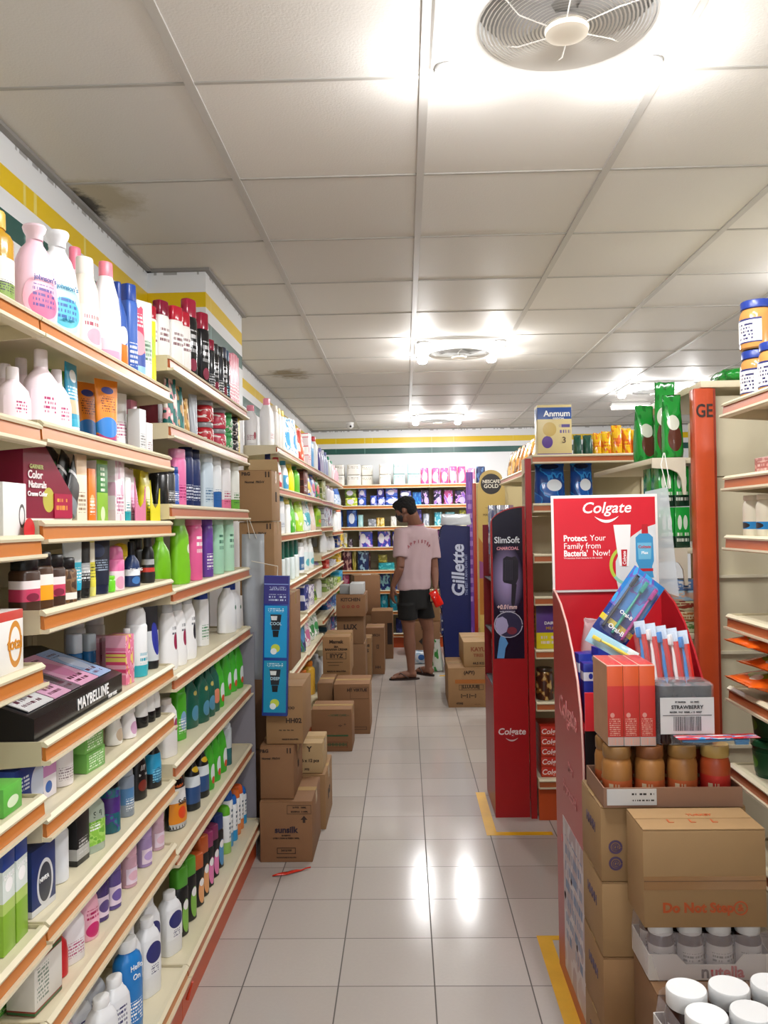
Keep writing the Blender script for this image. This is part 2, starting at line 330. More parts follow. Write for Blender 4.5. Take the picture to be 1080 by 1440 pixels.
# ================================================================ SHELVING
M_BEI = mat('#cfc3a4', .45); M_BEI2 = mat('#ddd3b6', .4); M_ORG = mat('#ba6f2e', .33); M_TER = mat('#ab5c33', .33); M_KICK = mat('#c4501f', .4); M_PANEL = mat('#b9ac8c', .5); M_NOSE = mat('#e8dcc4', .3)
def prof(bm, pts, a, b):              # strip outline (x, z) pushed along y
    A = [bm.verts.new((x, a, z)) for x, z in pts]; B = [bm.verts.new((x, b, z)) for x, z in pts]; n = len(pts)
    for i in range(n): bm.faces.new((A[i], A[(i+1) % n], B[(i+1) % n], B[i]))
    bm.faces.new(A[::-1]); bm.faces.new(B)
def shelf(parent, L, D, z, strip=M_ORG, lip=.045, first=True, last=True, curved=False):
    """one shelf board; local y runs along the rack 0..L, local x runs to the front edge at 0, back at -D; top of the lip at z"""
    bm = bmesh.new()
    bx(bm, -D, -.002, .004, L-.004, z-.022, z-.006)
    prof(bm, [(-.006, z-.03), (-.006, z-.001), (.004, z), (.012, z-.007), (.010, z-.012), (0, z-.010), (0, z-.03)], 0, L)        # nosing
    prof(bm, [(-.006, z-lip), (.014, z-lip), (.018, z-lip+.003), (.018, z-lip+.009), (.006, z-lip+.007), (-.006, z-lip+.012)], 0, L)
    o = link('shelf', finish(bm, 'shelf', ang=30), M_BEI2, parent)
    bm = bmesh.new(); prof(bm, [(-.002, z-lip+.008), (.008, z-lip+.008), (.006, z-.011), (-.002, z-.011)], .002, L-.002)
    link('price_strip', finish(bm, 'price_strip', ang=30), strip, o)
    for e, y0 in ((first, -.002), (last, L-.001)):
        if e:
            pts = [(-D, z-.09), (-D+.03, z-.085), (-D*.5, z-.06), (0, z-lip), (0, z), (-D, z)]
            me = prism_me('bracket', [(x, zz) for x, zz in pts], 'Y', y0, y0+.003); link('bracket', me, M_BEI, o)
    return o
def rack(label, loc, rz, L, D, zs, H, base=.165, kick=True, panel=True, strip=M_ORG, strips=None, post=M_BEI, group=None, kcol=M_KICK, cutoff=None):
    r = thing('shelving_unit', label, 'shelf rack', loc, (0, 0, rz), group)
    if panel:
        bm = bmesh.new(); z = .02
        while z < H-.01:
            z2 = min(H, z+.24); bx(bm, -D-.022, -D-.008, .002, L-.002, z+.0015, z2-.0015); z = z2
        link('back_panel', finish(bm, 'back_panel'), M_PANEL, r)
    for y in (0.0, L-.03):
        link('upright', box_me('upright', -D-.008, -D+.0, y, y+.03, 0, H), post, r)
    for i, z in enumerate(zs): shelf(r, L, D-.002, z, strip=(strips[i] if strips else strip))
    if kick:
        bm = bmesh.new(); bx(bm, .004, .02, .0, L, .0, base-.048); link('kick_board', finish(bm, 'kick_board'), kcol, r)
        s = shelf(r, L, D-.002, base, strip=strip); s.location.x = .03
        link('base_deck', box_me('base_deck', -D, .0, .004, L-.004, 0.01, base-.05), M_BEI, r)
    return r
SH3 = [1.945, 1.745, 1.507, 1.257, 1.0, .745, .488]
SH2 = [1.847, 1.647, 1.457, 1.287, 1.04, .897, .704, .519]
SH1 = [1.847, 1.64, 1.43, 1.19, .944, .70, .519]
GL = 'steel shelving bays along the left wall'
rack('nearest beige shelving bay on the left wall, cut by the photo edge', (-.69, .66, 0), 0, .898, .41, SH1, 1.9, group=GL)
rack('second beige shelving bay on the left wall, with the black tray', (-.69, 1.562, 0), 0, .872, .41, SH2, 1.9, group=GL)
rack('third beige shelving bay on the left wall, before the white column', (-.69, 2.438, 0), 0, 1.205, .41, SH3, 1.98, strip=M_TER, group=GL)
link('end_panel', box_me('end_panel', -.17, .022, 1.212, 1.217, 0, .97), mat('#85828c', .45, noise=.08), ALL[-1])
SA = [1.87, 1.645, 1.388, 1.09, .82, .555]; SB = [1.87, 1.645, 1.39, 1.10, .83, .54]; SC_ = [1.87, 1.64, 1.415, 1.18, 1.035, .82, .65, .4]; SD = [1.87, 1.635, 1.365, 1.185, 1.03, .81, .6, .38]
for nm, y0, L, S in (('first far shelving bay on the left wall, just past the white column', 4.5, 1.27, SA), ('second far shelving bay on the left wall, of blue and green laundry bottles', 5.78, 1.08, SB), ('third far shelving bay on the left wall, beside the tall cartons', 6.87, 1.07, SC_), ('last shelving bay on the left wall, at the back corner', 7.95, 1.25, SD)):
    rack(nm, (-.69, y0, 0), 0, L, .41, S, 1.9, strip=M_TER, group=GL)
# back wall racks: front looks at the camera
BK = [1.879, 1.64, 1.394, 1.16, .893, .66, .42]
GB = 'steel shelving bays along the back wall'
rack('left shelving bay on the back wall, of blue packs', (-1.07, 9.66, 0), -PI/2, 1.36, .48, BK, 1.9, strip=M_ORG, group=GB)
rack('right shelving bay on the back wall, of pink and dark packs', (.295, 9.66, 0), -PI/2, 1.055, .48, BK, 1.9, strip=M_ORG, group=GB)
# end cap of the middle island
EC = [1.758, 1.522, 1.277, 1.072, .815, .563]
rack('end shelving unit of the middle island, facing the camera', (.622, 4.07, 0), -PI/2, .655, .36, EC, 1.76, base=.2, strip=M_TER, post=M_BEI)
link('side_panel', box_me('side_panel', -.03, .0, -.034, -.006, .0, 1.74), mat('#a3171a', .4), ALL[-1])
# aisle side of the middle island
rack('middle island shelving along the aisle behind the tall toothbrush stand', (.73, 6.3, 0), PI, 1.8, .40, [1.75, 1.5, 1.25, 1.0, .75, .5], 1.78, strip=M_TER)
t = thing('shelf_end_panel', 'narrow beige slatted panel with red edge beside the navy stand', 'shelf end panel', (0, 0, 0))
link('edge_post', box_me('edge_post', .592, .622, 7.28, 7.31, 0, 1.77, .002), mat('#a8321d', .4), t)
bm = bmesh.new(); z = .02
while z < 1.75:
    bx(bm, .622, 1.2, 7.285, 7.3, z+.002, min(1.77, z+.245)-.002); z += .245
link('panel', finish(bm, 'panel'), mat('#cdbb8a', .5), t)
# near right rack (front looks to -X)
RN = [1.778, 1.562, 1.389, 1.157, .946, .72, .5]
rack('near right shelving bay, at the right edge of the photo', (.95, 2.49, 0), PI, 1.5, .42, RN, 1.82, strip=M_TER)
# right island seen from its end: beige panel, orange post with letters, aisle shelves beyond
t = thing('shelf_end_panel', 'beige end panel with tall orange post lettered GE', 'shelf end panel', (0, 0, 0))
link('orange_post', box_me('orange_post', .985, 1.05, 2.85, 2.9, .12, 1.878, .003), mat('#b9461f', .35, noise=.12), t)
link('post_foot', box_me('post_foot', .985, 1.05, 2.85, 2.9, 0, .12, .003), mat('#b8ad92', .5), t)
link('post_edge', box_me('post_edge', 1.05, 1.06, 2.86, 2.9, 0, 1.878), mat('#8f2c10', .5), t)
letter('GE', .062, '#2c1a12', t, (1.018, 2.8485, 1.80), sx=.75)
bm = bmesh.new(); z = .02; k = 0
for z, z2 in ((.02, .3), (.3, .66), (.66, .98), (.98, 1.24), (1.24, 1.58), (1.58, 1.86)): bx(bm, 1.06, 1.9, 2.9, 2.915, z+.002, z2-.002)
link('panel', finish(bm, 'panel'), mat('#c6bda2', .5), t)
bm = bmesh.new()
for z in (.66, .98, 1.24): bx(bm, 1.062, 1.9, 2.885, 2.9, z-.006, z+.004)
link('panel_rail', finish(bm, 'panel_rail'), mat('#d0c8b0', .45), t)
link('top_cap', box_me('top_cap', 1.012, 1.9, 2.86, 3.6, 1.882, 1.905, .002), M_BEI2, t)
r = thing('shelving_unit', 'aisle shelves with curved brackets left of the orange post', 'shelf rack', (0, 0, 0))
for z in (1.652, 1.335, 1.035, .72, .42):
    o = link('shelf', box_me('shelf', .868, 1.3, 2.96, 3.85, z-.02, z, .002), M_BEI2, r)
    P = [(.868, z), (.868, z-.035), (.93, z-.04), (.955, z-.052), (.968, z-.075), (.974, z-.13), (.984, z-.13), (.984, z)]
    link('bracket', prism_me('bracket', P, 'Y', 2.945, 2.955), mat('#d4cdb8', .4), o)
link('back_panel', box_me('back_panel', 1.3, 1.31, 2.96, 3.85, .01, 1.87), M_PANEL, r)
# ================================================================ PRODUCTS
# every maker returns [(part name, mesh, material, parent index or None)] in local space: front = -Y, base at z = 0
PROD = []; BAY = {}
def P_bottle(h, w, d, body, cap, shape='oval', lab=None, capf=.18, e=None, lz=(.12, .62), span=62, neck=True):
    hb = h*(1-capf); W, D = w/2, d/2
    S = {
     'oval': [(0, .90, .90), (.02, 1, 1), (.55, 1, 1), (.78, .86, .9), (.90, .55, .66), (.965, .34, .5), (1, .32, .48)],
     'taper': [(0, .84, .9), (.03, .92, .98), (.30, 1, 1), (.58, .95, .95), (.78, .80, .84), (.91, .56, .66), (1, .42, .52)],
     'slim': [(0, .92, .92), (.015, 1, 1), (.93, 1, 1), (.985, .92, .92), (1, .84, .84)],
     'round': [(0, .93, .93), (.02, 1, 1), (.86, 1, 1), (.93, .86, .86), (.97, .6, .6), (1, .55, .55)],
     'waist': [(0, .88, .9), (.03, .98, 1), (.25, 1, 1), (.5, .86, .9), (.75, 1, 1), (.9, .8, .85), (1, .45, .5)],
     'curve': [(0, .84, .88), (.03, .93, .97), (.2, 1, 1), (.45, .88, .93), (.65, .84, .9), (.84, .80, .86), (.94, .62, .7), (1, .5, .6)],
     'aero': [(0, .95, .95), (.015, 1, 1), (.95, 1, 1), (.98, .93, .93), (1, .85, .85)],
     'roll': [(0, .80, .8), (.03, .92, .92), (.3, 1, 1), (.7, .86, .86), (1, .62, .62)],
     'wide': [(0, .95, .95), (.02, 1, 1), (.70, 1, 1), (.84, .95, .95), (.93, .76, .76), (.97, .60, .6), (1, .56, .56)],
    }[shape]
    e = e or {'slim': 4, 'oval': 2.3, 'taper': 2.1, 'wide': 3.5}.get(shape, 2)
    R = [(z*hb, a*W, b*D, e) for z, a, b in S]
    tw, td = R[-1][1], R[-1][2]
    if shape in ('slim', 'aero', 'roll', 'round'):
        cw, cdp = {'slim': (W*.86, D*.86), 'aero': (W*.88, D*.88), 'roll': (W*.8, D*.8), 'round': (W*.62, D*.62)}[shape]
        dome = shape in ('aero', 'roll')
    else: cw, cdp, dome = max(tw*1.05, .009), max(td*1.0, .009), False
    if shape == 'slim': ce = 4
    else: ce = 2
    ch = h-hb
    CR = [(hb, cw, cdp, ce), (hb+ch*.03, cw*1.02, cdp*1.02, ce), (hb+ch*(.6 if dome else .9), cw*(.97 if dome else 1), cdp*(.97 if dome else 1), ce), (hb+ch*(.88 if dome else .98), cw*(.75 if dome else .94), cdp*(.75 if dome else .94), ce), (h, cw*(.3 if dome else .86), cdp*(.3 if dome else .86), ce)]
    out = [('body', loft_me('body', R), body, None), ('cap', loft_me('cap', CR), cap, None)]
    if lab: out.append(('label', label_me('label', R, hb*lz[0], hb*lz[1], span), lab, None))
    return out
def P_flare(h, w, d, body, cap, lab=None):
    W, D = w/2, d/2; hb = h*.86
    R = [(z*hb, a*W, b*D, 2.1) for z, a, b in [(0, .84, .88), (.03, .94, .96), (.3, 1, 1), (.55, .97, .97), (.75, .84, .88), (.88, .62, .72), (.96, .36, .5), (1, .33, .46)]]
    CR = [(hb, .30*W, .34*W), (hb+.05*h, .30*W, .34*W), (hb+.085*h, .40*W, .42*W), (hb+.12*h, .44*W, .46*W), (h, .40*W, .42*W)]
    out = [('body', loft_me('body', R), body, None), ('cap', loft_me('cap', CR), cap, None)]
    if lab: out.append(('label', label_me('label', R, hb*.08, hb*.60, 58, shape='oval', nz=8), lab, None))
    return out
def P_pump(h, w, d, body, pump, lab=None, e=2.2):
    W, D = w/2, d/2; hb = h*.74
    R = [(z*hb, a*W, b*D, e) for z, a, b in [(0, .9, .9), (.02, 1, 1), (.7, 1, 1), (.88, .8, .85), (.97, .4, .5), (1, .36, .45)]]
    bm = bmesh.new(); loft(bm, [(hb, .016, .016), (hb+.02, .016, .016), (hb+.022, .006, .006), (h-.016, .005, .005), (h-.014, .014, .014), (h, .013, .013)], 14)
    tube(bm, [(0, 0, h-.007), (-.0, -.02, h-.007), (0, -.034, h-.012)], .005, 8)
    out = [('body', loft_me('body', R), body, None), ('pump', finish(bm, 'pump'), pump, None)]
    if lab: out.append(('label', label_me('label', R, hb*.15, hb*.7), lab, None))
    return out
def P_tube(h, w, d, body, cap, capf=.13):
    W, D = w/2, d/2; hc = h*capf
    R = [(hc, W*.80, D*.95, 2), (hc+.1*h, W*.86, D*.92, 2), (h*.6, W*.97, D*.55, 2), (h*.93, W*1.04, .0035, 2.4), (h, W*1.05, .0016, 3)]
    CR = [(0, W*.74, D*.88), (.004, W*.78, D*.92), (hc*.96, W*.80, D*.95), (hc, W*.76, D*.9)]
    return [('tube_body', loft_me('tube_body', R, 24), body, None), ('cap', loft_me('cap', CR), cap, None)]
def P_box(h, w, d, m, side=None):
    out = [('carton', box_me('carton', -w/2, w/2, -d/2, d/2, 0, h, .0012), m, None)]
    if side: out.append(('side_print', box_me('side_print', -w/2-.0005, -w/2+.002, -d/2+.002, d/2-.002, .002, h-.002), side, None))
    return out
def P_pouch(h, w, d, m, top=None, e=2.8):
    W, D = w/2, d/2; rnd = random.Random(int(h*1e4+w*1e3)); bm = bmesh.new(); n = 24; rs = []
    for z, a, b in [(0, .86, .75), (.02, .95, .95), (.12, 1, 1), (.35, .98, .95), (.6, .96, .72), (.8, .93, .4), (.91, .92, .12), (.93, .95, .04), (1, .96, .02)]:
        k = .35*b
        rs.append([bm.verts.new((x*(1+rnd.uniform(-.03, .03)*k*3), y*(1+rnd.uniform(-.12, .12)), zz+rnd.uniform(-.004, .004)*(1 if z > .01 else 0))) for x, y, zz in ring(z*h, a*W, max(b*D, .0015), e, n=n)])
    for a, b in zip(rs, rs[1:]):
        for i in range(n): bm.faces.new((a[i], a[(i+1) % n], b[(i+1) % n], b[i]))
    bm.faces.new(rs[0][::-1]); bm.faces.new(rs[-1])
    return [('bag', finish(bm, 'bag', ang=50), m, None)]
def P_pack(h, w, d, m):                # soft wrapped pack (tissue, pads)
    W, D = w/2, d/2
    return [('wrapper', loft_me('wrapper', [(0, W*.94, D*.9, 7), (.006, W*.99, D*.97, 7), (h*.3, W, D, 6), (h*.7, W, D, 6), (h*.96, W*.98, D*.95, 6), (h, W*.9, D*.82, 6)], 28), m, None)]
def P_jar(h, w, body, lid, lab=None, lf=.2, d=None, lidw=1.0):
    W = w/2; D = (d or w)/2; hb = h*(1-lf)
    R = [(0, W*.92, D*.92), (.004, W, D), (hb*.82, W, D), (hb*.93, W*.93, D*.93), (hb, W*.82, D*.82)]
    out = [('jar', loft_me('jar', R, 28), body, None), ('lid', loft_me('lid', [(hb, W*.9*lidw, D*.9*lidw), (hb+.002, W*.94*lidw, D*.94*lidw), (h-.003, W*.94*lidw, D*.94*lidw), (h, W*.9*lidw, D*.9*lidw)], 28), lid, None)]
    if lab: out.append(('label', label_me('label', R, hb*.15, hb*.75, 80), lab, None))
    return out
def P_tub(h, w, body, lid, lab=None):
    W = w/2; R = [(0, W*.8, W*.8), (h*.82, W*.96, W*.96), (h*.84, W*1.02, W*1.02), (h*.86, W, W)]
    out = [('tub', loft_me('tub', R, 28), body, None), ('lid', loft_me('lid', [(h*.86, W*1.02, W*1.02), (h*.98, W*1.02, W*1.02), (h, W*.96, W*.96)], 28), lid, None)]
    if lab: out.append(('label', label_me('label', R, h*.1, h*.7, 70), lab, None))
    return out
def place(kind, parts, loc, rot, label, cat, group=None, words=None):
    """words: optional lettering [(text, size, colour, z, dy)] on the front"""
    r = thing(kind, label, cat, (loc[0], loc[1], loc[2]+.0009), rot, group); PROD.append(r)
    for nm, me, m, _ in parts:
        if m.name not in [x.name for x in me.materials if x]: me.materials.clear(); me.materials.append(m)
        o = bpy.data.objects.new(nm, me); C.objects.link(o); o.parent = r
    if words:
        for wd in words: letter(wd[0], wd[1], wd[2], r, (wd[5] if len(wd) > 5 else 0, -wd[4], wd[3]), '-Y', roll=wd[6] if len(wd) > 6 else 0, bold=.0)
    return r
TURN = {'L': PI/2, 'B': 0, 'R': -PI/2}
SH = {1: SH1, 2: SH2, 3: SH3}
def surf(bay, s):                      # s counts from the top, 1 = top shelf; 9 = base deck
    z = {1: SH1, 2: SH2, 3: SH3}[bay]; return (z[s-1] if s <= len(z) else .165)-.006
ORD = ['nearest', 'second nearest', 'third nearest', 'fourth nearest', 'fifth nearest', 'sixth nearest', 'seventh nearest', 'eighth nearest', 'ninth nearest', 'tenth nearest', 'eleventh nearest', 'twelfth nearest', 'thirteenth nearest', 'fourteenth nearest', 'fifteenth nearest', 'sixteenth nearest', 'seventeenth nearest', 'eighteenth nearest', 'nineteenth nearest', 'twentieth nearest']
SN = {1: 'top shelf', 2: 'second shelf down', 3: 'third shelf down', 4: 'fourth shelf down', 5: 'fifth shelf down', 6: 'sixth shelf down', 7: 'seventh shelf down', 8: 'eighth shelf down', 9: 'bottom deck'}
BN = {1: 'nearest left bay', 2: 'second left bay', 3: 'third left bay'}
def put(bay, s, px, top, kind, mk, label, cat, X=None, by=None, yaw=None, group=None, rot=None, words=None, h=None, dz=0):
    """one thing on a left shelf: px = its measured column, top = its measured top, X = its distance line; mk(h) makes it"""
    z = surf(bay, s)+dz
    if by is not None: p = un(px, by, 'Z', z); X, Y = p.x-.0, p.y
    else:
        X = X if X is not None else -.755; Y = un(px, (top+735)/2, 'X', X).y
    X = max(min(X, -.73), -1.02)
    if by is not None: Y = un(px, by, 'X', X).y if abs(px-570) > 60 else Y
    if h is None: h = max(.03, un(px, top, 'X', X).z-z)
    if s > 1: h = min(h, surf(bay, s-1)-(z-dz)-.034)
    if yaw is None: yaw = {'bottle': -.42, 'spray can': -.3, 'tube': -.5, 'pouch': -.4}.get(cat, -.12 if bay == 2 else -.05)
    o = place(kind, mk(h), (X, Y, z), rot if rot else (0, 0, PI/2+yaw), f'{label}, {SN[s] if s < 9 or bay > 1 else SN[9]} of {BN[bay]}', cat, group, words); BAY[o.name] = bay
    return o
# plain plastics
def pl(h, r=.32): return mat(h, r)
WH = pl('#eef0f2', .28); BLK = pl('#15161a', .25); CLR = mat('#e8eeee', .12, alpha=.55)
def B(w, d, body, cap, shape='oval', lab=None, **k): return lambda h: P_bottle(h, w*1.04, d*1.10, body, cap, shape, lab, **k)
def T(w, d, body, cap, **k): return lambda h: P_tube(h, w, d, body, cap, **k)
def X_(w, d, m, side=None): return lambda h: P_box(h, w, d, m, side)
def PO(w, d, m): return lambda h: P_pouch(h, w, d, m)
L1 = (.1, .55, 14, .2, .8); LN = [(.15, .45, 16, .15, .85)]
pr = printed
# ---- second left bay, top shelf
lj = pr('#b7e2ea', '#2b5fa6', blob=(.5, .45, .42, .30, '#4fb7cf'), lines=[(.3, .75, 9, .2, .8)])
lp = pr('#f3b9cb', '#5b3f8f', blob=(.5, .4, .4, .3, '#d76b95'), lines=[(.3, .8, 9, .2, .8)])
put(1, 1, 2, 300, 'cooking_oil_bottle', B(.075, .06, mat('#c99a2a', .15, alpha=.9), pl('#dcb04a'), 'round', pr('#e8e6da', '#2b2b2b', band=[(0, .4, '#7c9a3a')], lines=LN)), 'amber and green bottle with pale label, front edge', 'bottle', X=-.735)
put(2, 1, 14, 327, 'lotion_bottle', lambda h: P_flare(h, .085, .05, pl('#e6e9ec'), pl('#f4f4f4'), pr('#dfe3ea', '#23408e', lines=LN)), 'white bottle with flared cap at the left edge', 'bottle', X=-.80)
put(2, 1, 37, 325, 'lotion_bottle', lambda h: P_flare(h, .105, .055, pl('#f0c9d8'), pl('#f2d5e0'), lp), 'large pale pink lotion bottle with flared cap', 'bottle', X=-.775, words=[('johnson\'s', .015, '#3b4a9c', .105, .0300)])
put(2, 1, 80, 325, 'lotion_bottle', lambda h: P_flare(h, .115, .055, WH, WH, lj), 'large white lotion bottle with cyan oval label', 'bottle', X=-.745, words=[('johnson\'s', .016, '#1e7fa8', .120, .0300), ('milk bath', .009, '#1e7fa8', .05, .0312)])
put(2, 1, 109, 352, 'lotion_bottle', B(.075, .045, pl('#f3d3de'), pl('#ee7f97'), 'taper'), 'pink bottle with pink cap behind the cream bottle', 'bottle', X=-.86)
put(2, 1, 121, 365, 'lotion_bottle', B(.082, .05, pl('#f1e4d6'), pl('#f3ece4'), 'curve', pr('#f6ebe2', '#a23a55', blob=(.6, .25, .35, .2, '#e2a3b6'), lines=[(.5, .8, 6, .2, .8)])), 'cream curvy lotion bottle with pink flowers', 'bottle', X=-.745)
put(2, 1, 143, 398, 'lotion_bottle', B(.06, .045, pl('#f4f1f2'), pl('#e9b7c6'), 'taper'), 'small white bottle behind the pink capped bottle', 'bottle', X=-.82)
put(2, 1, 158, 378, 'lotion_bottle', B(.085, .05, pr('#f7f2f4', '#c0416e', band=[(0, .18, '#eba3c1'), (.18, .3, '#f3cedd')]), pl('#f08596'), 'taper', None, capf=.14), 'white and pink bottle with pink nozzle cap', 'bottle', X=-.745)
put(2, 1, 176, 407, 'body_wash_bottle', B(.055, .04, pr('#2c56a8', '#ffffff', band=[(0, .38, '#ee7a1d')], blob=(.5, .5, .3, .12, '#f3ede2')), pl('#1b3f92'), 'oval'), 'blue and orange body wash bottle', 'bottle', X=-.745)
put(2, 1, 187, 407, 'body_wash_bottle', B(.04, .035, pr('#3a63b5', '#ffffff', lines=LN), pl('#1b3f92'), 'slim'), 'slim blue body wash bottle', 'bottle', X=-.735)
put(2, 1, 199, 438, 'refill_pouch', PO(.065, .03, pr('#d04d6d', '#ffffff', band=[(0, .38, '#24489d'), (.06, .2, '#8fc1e8')], blob=(.5, .5, .45, .16, '#e7a3b0'), lines=[(.7, .9, 18, .1, .9)])), 'magenta and blue refill pouch', 'pouch', X=-.735)
put(2, 1, 212, 452, 'face_wash_tube', T(.04, .03, pr('#e6de1f', '#3d8f3e', blob=(.5, .55, .3, .2, '#b9cf3a')), pl('#e9e72a')), 'bright yellow tube', 'tube', X=-.73)
put(2, 1, 228, 446, 'face_wash_tube', T(.055, .03, pr('#dfe6df', '#5a7a63', lines=LN, blob=(.5, .35, .35, .12, '#b9cdbc')), pl('#e6e9e6')), 'pale grey green tube', 'tube', X=-.73)
# ---- second left bay, second shelf
pk = pl('#f4e3ea')
for px, top, X, w in ((4, 512, -.76, .07), (20, 487, -.82, .07), (28, 505, -.76, .075), (47, 488, -.745, .082), (70, 517, -.745, .06)):
    put(2, 2, px, top, 'lotion_bottle', B(w, .045, pk, pl('#f7eef2'), 'oval', pr('#f5e1ea', '#b0336b', lines=[(.3, .8, 7, .3, .7)]), capf=.22), 'pale pink body lotion bottle', 'bottle', X=X, group='pale pink lotion bottles')
for px, top, X in ((72, 498, -.85), (82, 522, -.78)):
    put(2, 2, px, top, 'face_wash_tube', T(.045, .03, pr('#5fae2e', '#ffffff', band=[(.1, .6, '#a3d46e')], lines=LN), pl('#4b9e2a')), 'slim green tube behind the teal tube', 'tube', X=X)
put(2, 2, 97, 505, 'scrub_tube', T(.062, .035, pr('#1793b8', '#e8f4f8', band=[(.0, .12, '#2fa6c4'), (.2, .42, '#c7b491')], blob=(.5, .8, .28, .1, '#f3f6f7'), lines=[(.45, .65, 20, .1, .8)]), pl('#eef0ef'), capf=.14), 'teal scrub tube with white cap, leaning', 'tube', X=-.74, rot=(.0, .0, PI/2))
for px, top, X in ((122, 522, -.80), (150, 517, -.738)):
    put(2, 2, px, top, 'scrub_tube', T(.07, .036, pr('#ee8a22', '#7c3b1e', band=[(0, .08, '#b02f6a')], blob=(.45, .2, .42, .17, '#2f7fd0'), blob2=(.5, .82, .26, .06, '#3a46a0'), lines=[(.45, .72, 24, .2, .8)]), pl('#5b3a9d'), capf=.1), 'orange scrub tube with blue swirl', 'tube', X=X, group='orange scrub tubes')
put(2, 2, 172, 542, 'cream_tube', T(.05, .03, pr('#f1eff0', '#b65a85', lines=LN), pl('#dc2f8f')), 'white tube with magenta cap', 'tube', X=-.77)
put(2, 2, 185, 556, 'cream_box', X_(.04, .04, pr('#ececec', '#c26c96', lines=LN, band=[(.75, 1, '#ef9cc0')])), 'white and pink upright box', 'box', X=-.80)
put(2, 2, 190, 577, 'cream_box', X_(.04, .035, pr('#e2e3e6', '#666666', lines=LN)), 'silver white small box', 'box', X=-.74)
put(2, 2, 202, 596, 'cream_box', X_(.04, .04, pr('#f2f0f1', '#8d6f7c', lines=LN)), 'low white cream box', 'box', X=-.735)
# ---- second left bay, third shelf
t = place('display_box', [('tray', prism_me('tray', [(-.09, 0), (.095, 0), (.095, .062), (-.01, .155), (-.09, .155)], 'Y', -.05, .05), pr('#7c1030', '#e9c9b0', band=[(0, .06, '#ece2da')], blob=(.5, .3, .12, .16, '#b9b14a')), None),
    ('shade_card', box_me('shade_card', .02, .092, -.053, -.050, .01, .060), pr('#a5123f', '#e8a13c', lines=[(.2, .8, 3, .1, .7)]), None)], (-.765, 1.665, SH2[2]-.006), (0, 0, PI/2-.1), 'dark red hair colour display box with sloping top, third shelf of second left bay', 'display box')
letter('GARNIER', .012, '#c9cf8a', t, (-.045, -.0515, .110)); letter('Color', .022, '#f3e6e6', t, (-.05, -.0515, .094)); letter('Naturals', .019, '#f3e6e6', t, (-.042, -.0515, .075)); letter('Creme Color', .013, '#ffffff', t, (-.042, -.0515, .057))
for i, (yy, tl) in enumerate(((1.70, .42), (1.735, .5), (1.765, .55))):
    place('face_wash_sachet', P_pouch(.125, .065, .018, pr('#16181b', '#e6e6e6', band=[(.0, .25, '#7d858c'), (.62, .68, '#cfcfcf')], blob=(.75, .75, .12, .06, '#4aa35a'))), (-.745+.012*i, yy+.01, SH2[2]+.035-.008*i), (0, tl*.9, PI/2), 'tilted black sachet lettered MEN in the red display box, second left bay', 'sachet', 'black sachets in the display box', words=[('MEN', .022, '#e8e8e8', .075, .0125)] if i == 0 else None)
for px, top, w, m, lb, kn in ((102, 640, .045, pr('#e9e2cf', '#8a6a4a', lines=LN, band=[(.7, 1, '#e8c9a6')]), 'cream and tan upright box', 'cream_box'), (117, 660, .032, pr('#e87a1e', '#ffffff', blob=(.5, .4, .3, .12, '#f7c08a'), lines=LN), 'narrow orange box', 'cream_box'), (132, 648, .052, pr('#8fbf3f', '#e6f3d8', band=[(.48, .93, '#2f7a36')], lines=[(.5, .9, 12, .3, .7)], blob=(.5, .14, .2, .12, '#dcecc0')), 'green serum box with pale bottle picture', 'serum_box'), (157, 642, .052, pr('#f3dfe8', '#b35a86', busy=['#f7eef2', '#e3b6cd'], lines=LN), 'pink flowery tall box', 'cream_box'), (169, 672, .03, pr('#f2f4f2', '#2a8a9a', band=[(0, .25, '#17a0ab')], lines=LN), 'white box with teal foot', 'cream_box')):
    put(2, 3, px, top, kn, X_(w, .045, m, pr('#f4f4f2', '#888888', lines=LN) if 'serum' in kn else None), lb, 'box', X=-.735)
for px, top, base, lb, m in ((181, 643, '#d9799f', 'pink sachet display holder, curved front', pr('#e9dfe4', '#b35a86', blob=(.5, .4, .35, .3, '#f3b3cf'), lines=LN)), (203, 645, '#e8dc10', 'yellow sachet display holder, curved front', pr('#e8dc10', '#5a8f2c', blob=(.45, .5, .35, .2, '#f4f0b0'), lines=LN))):
    hh = .158
    place('sachet_holder', [('holder', prism_me('holder', [(-.045, 0), (.045, 0), (.045, .10), (.03, .055), (0, .04), (-.03, .055), (-.045, .12)], 'Y', -.032, -.030), mat(base, .35), None), ('holder_back', box_me('holder_back', -.045, .045, .026, .028, 0, .155), mat(base, .35), None), ('holder_base', box_me('holder_base', -.045, .045, -.03, .026, 0, .003), mat(base, .35), None), ('sachet', P_pouch(hh-.012, .08, .04, m)[0][1], m, None)],
        (-.745, un(px, 690, 'X', -.745).y, SH2[2]-.006), (0, 0, PI/2), lb+', third shelf down of second left bay', 'sachet holder')
place('soap_box', P_box(.1, .09, .06, pr('#f0f0ee', '#d9862c', blob=(.8, .4, .14, .22, '#3a3a3a'), blob2=(.8, .4, .1, .16, '#f0f0ee'))), (-.725, 1.495, SH1[2]-.006), (0, 0, PI/2), 'white toothpaste box with ring emblem at the left edge, nearest left bay', 'box')
place('price_sticker', [('sticker', loft_me('sticker', [(0, .022, .022), (.001, .022, .022)]), mat('#c7222a', .4), None)], (-.6945, 1.53, SH1[2]+.008), (PI/2, 0, PI/2), 'round red sticker on the white box, nearest left bay', 'sticker')
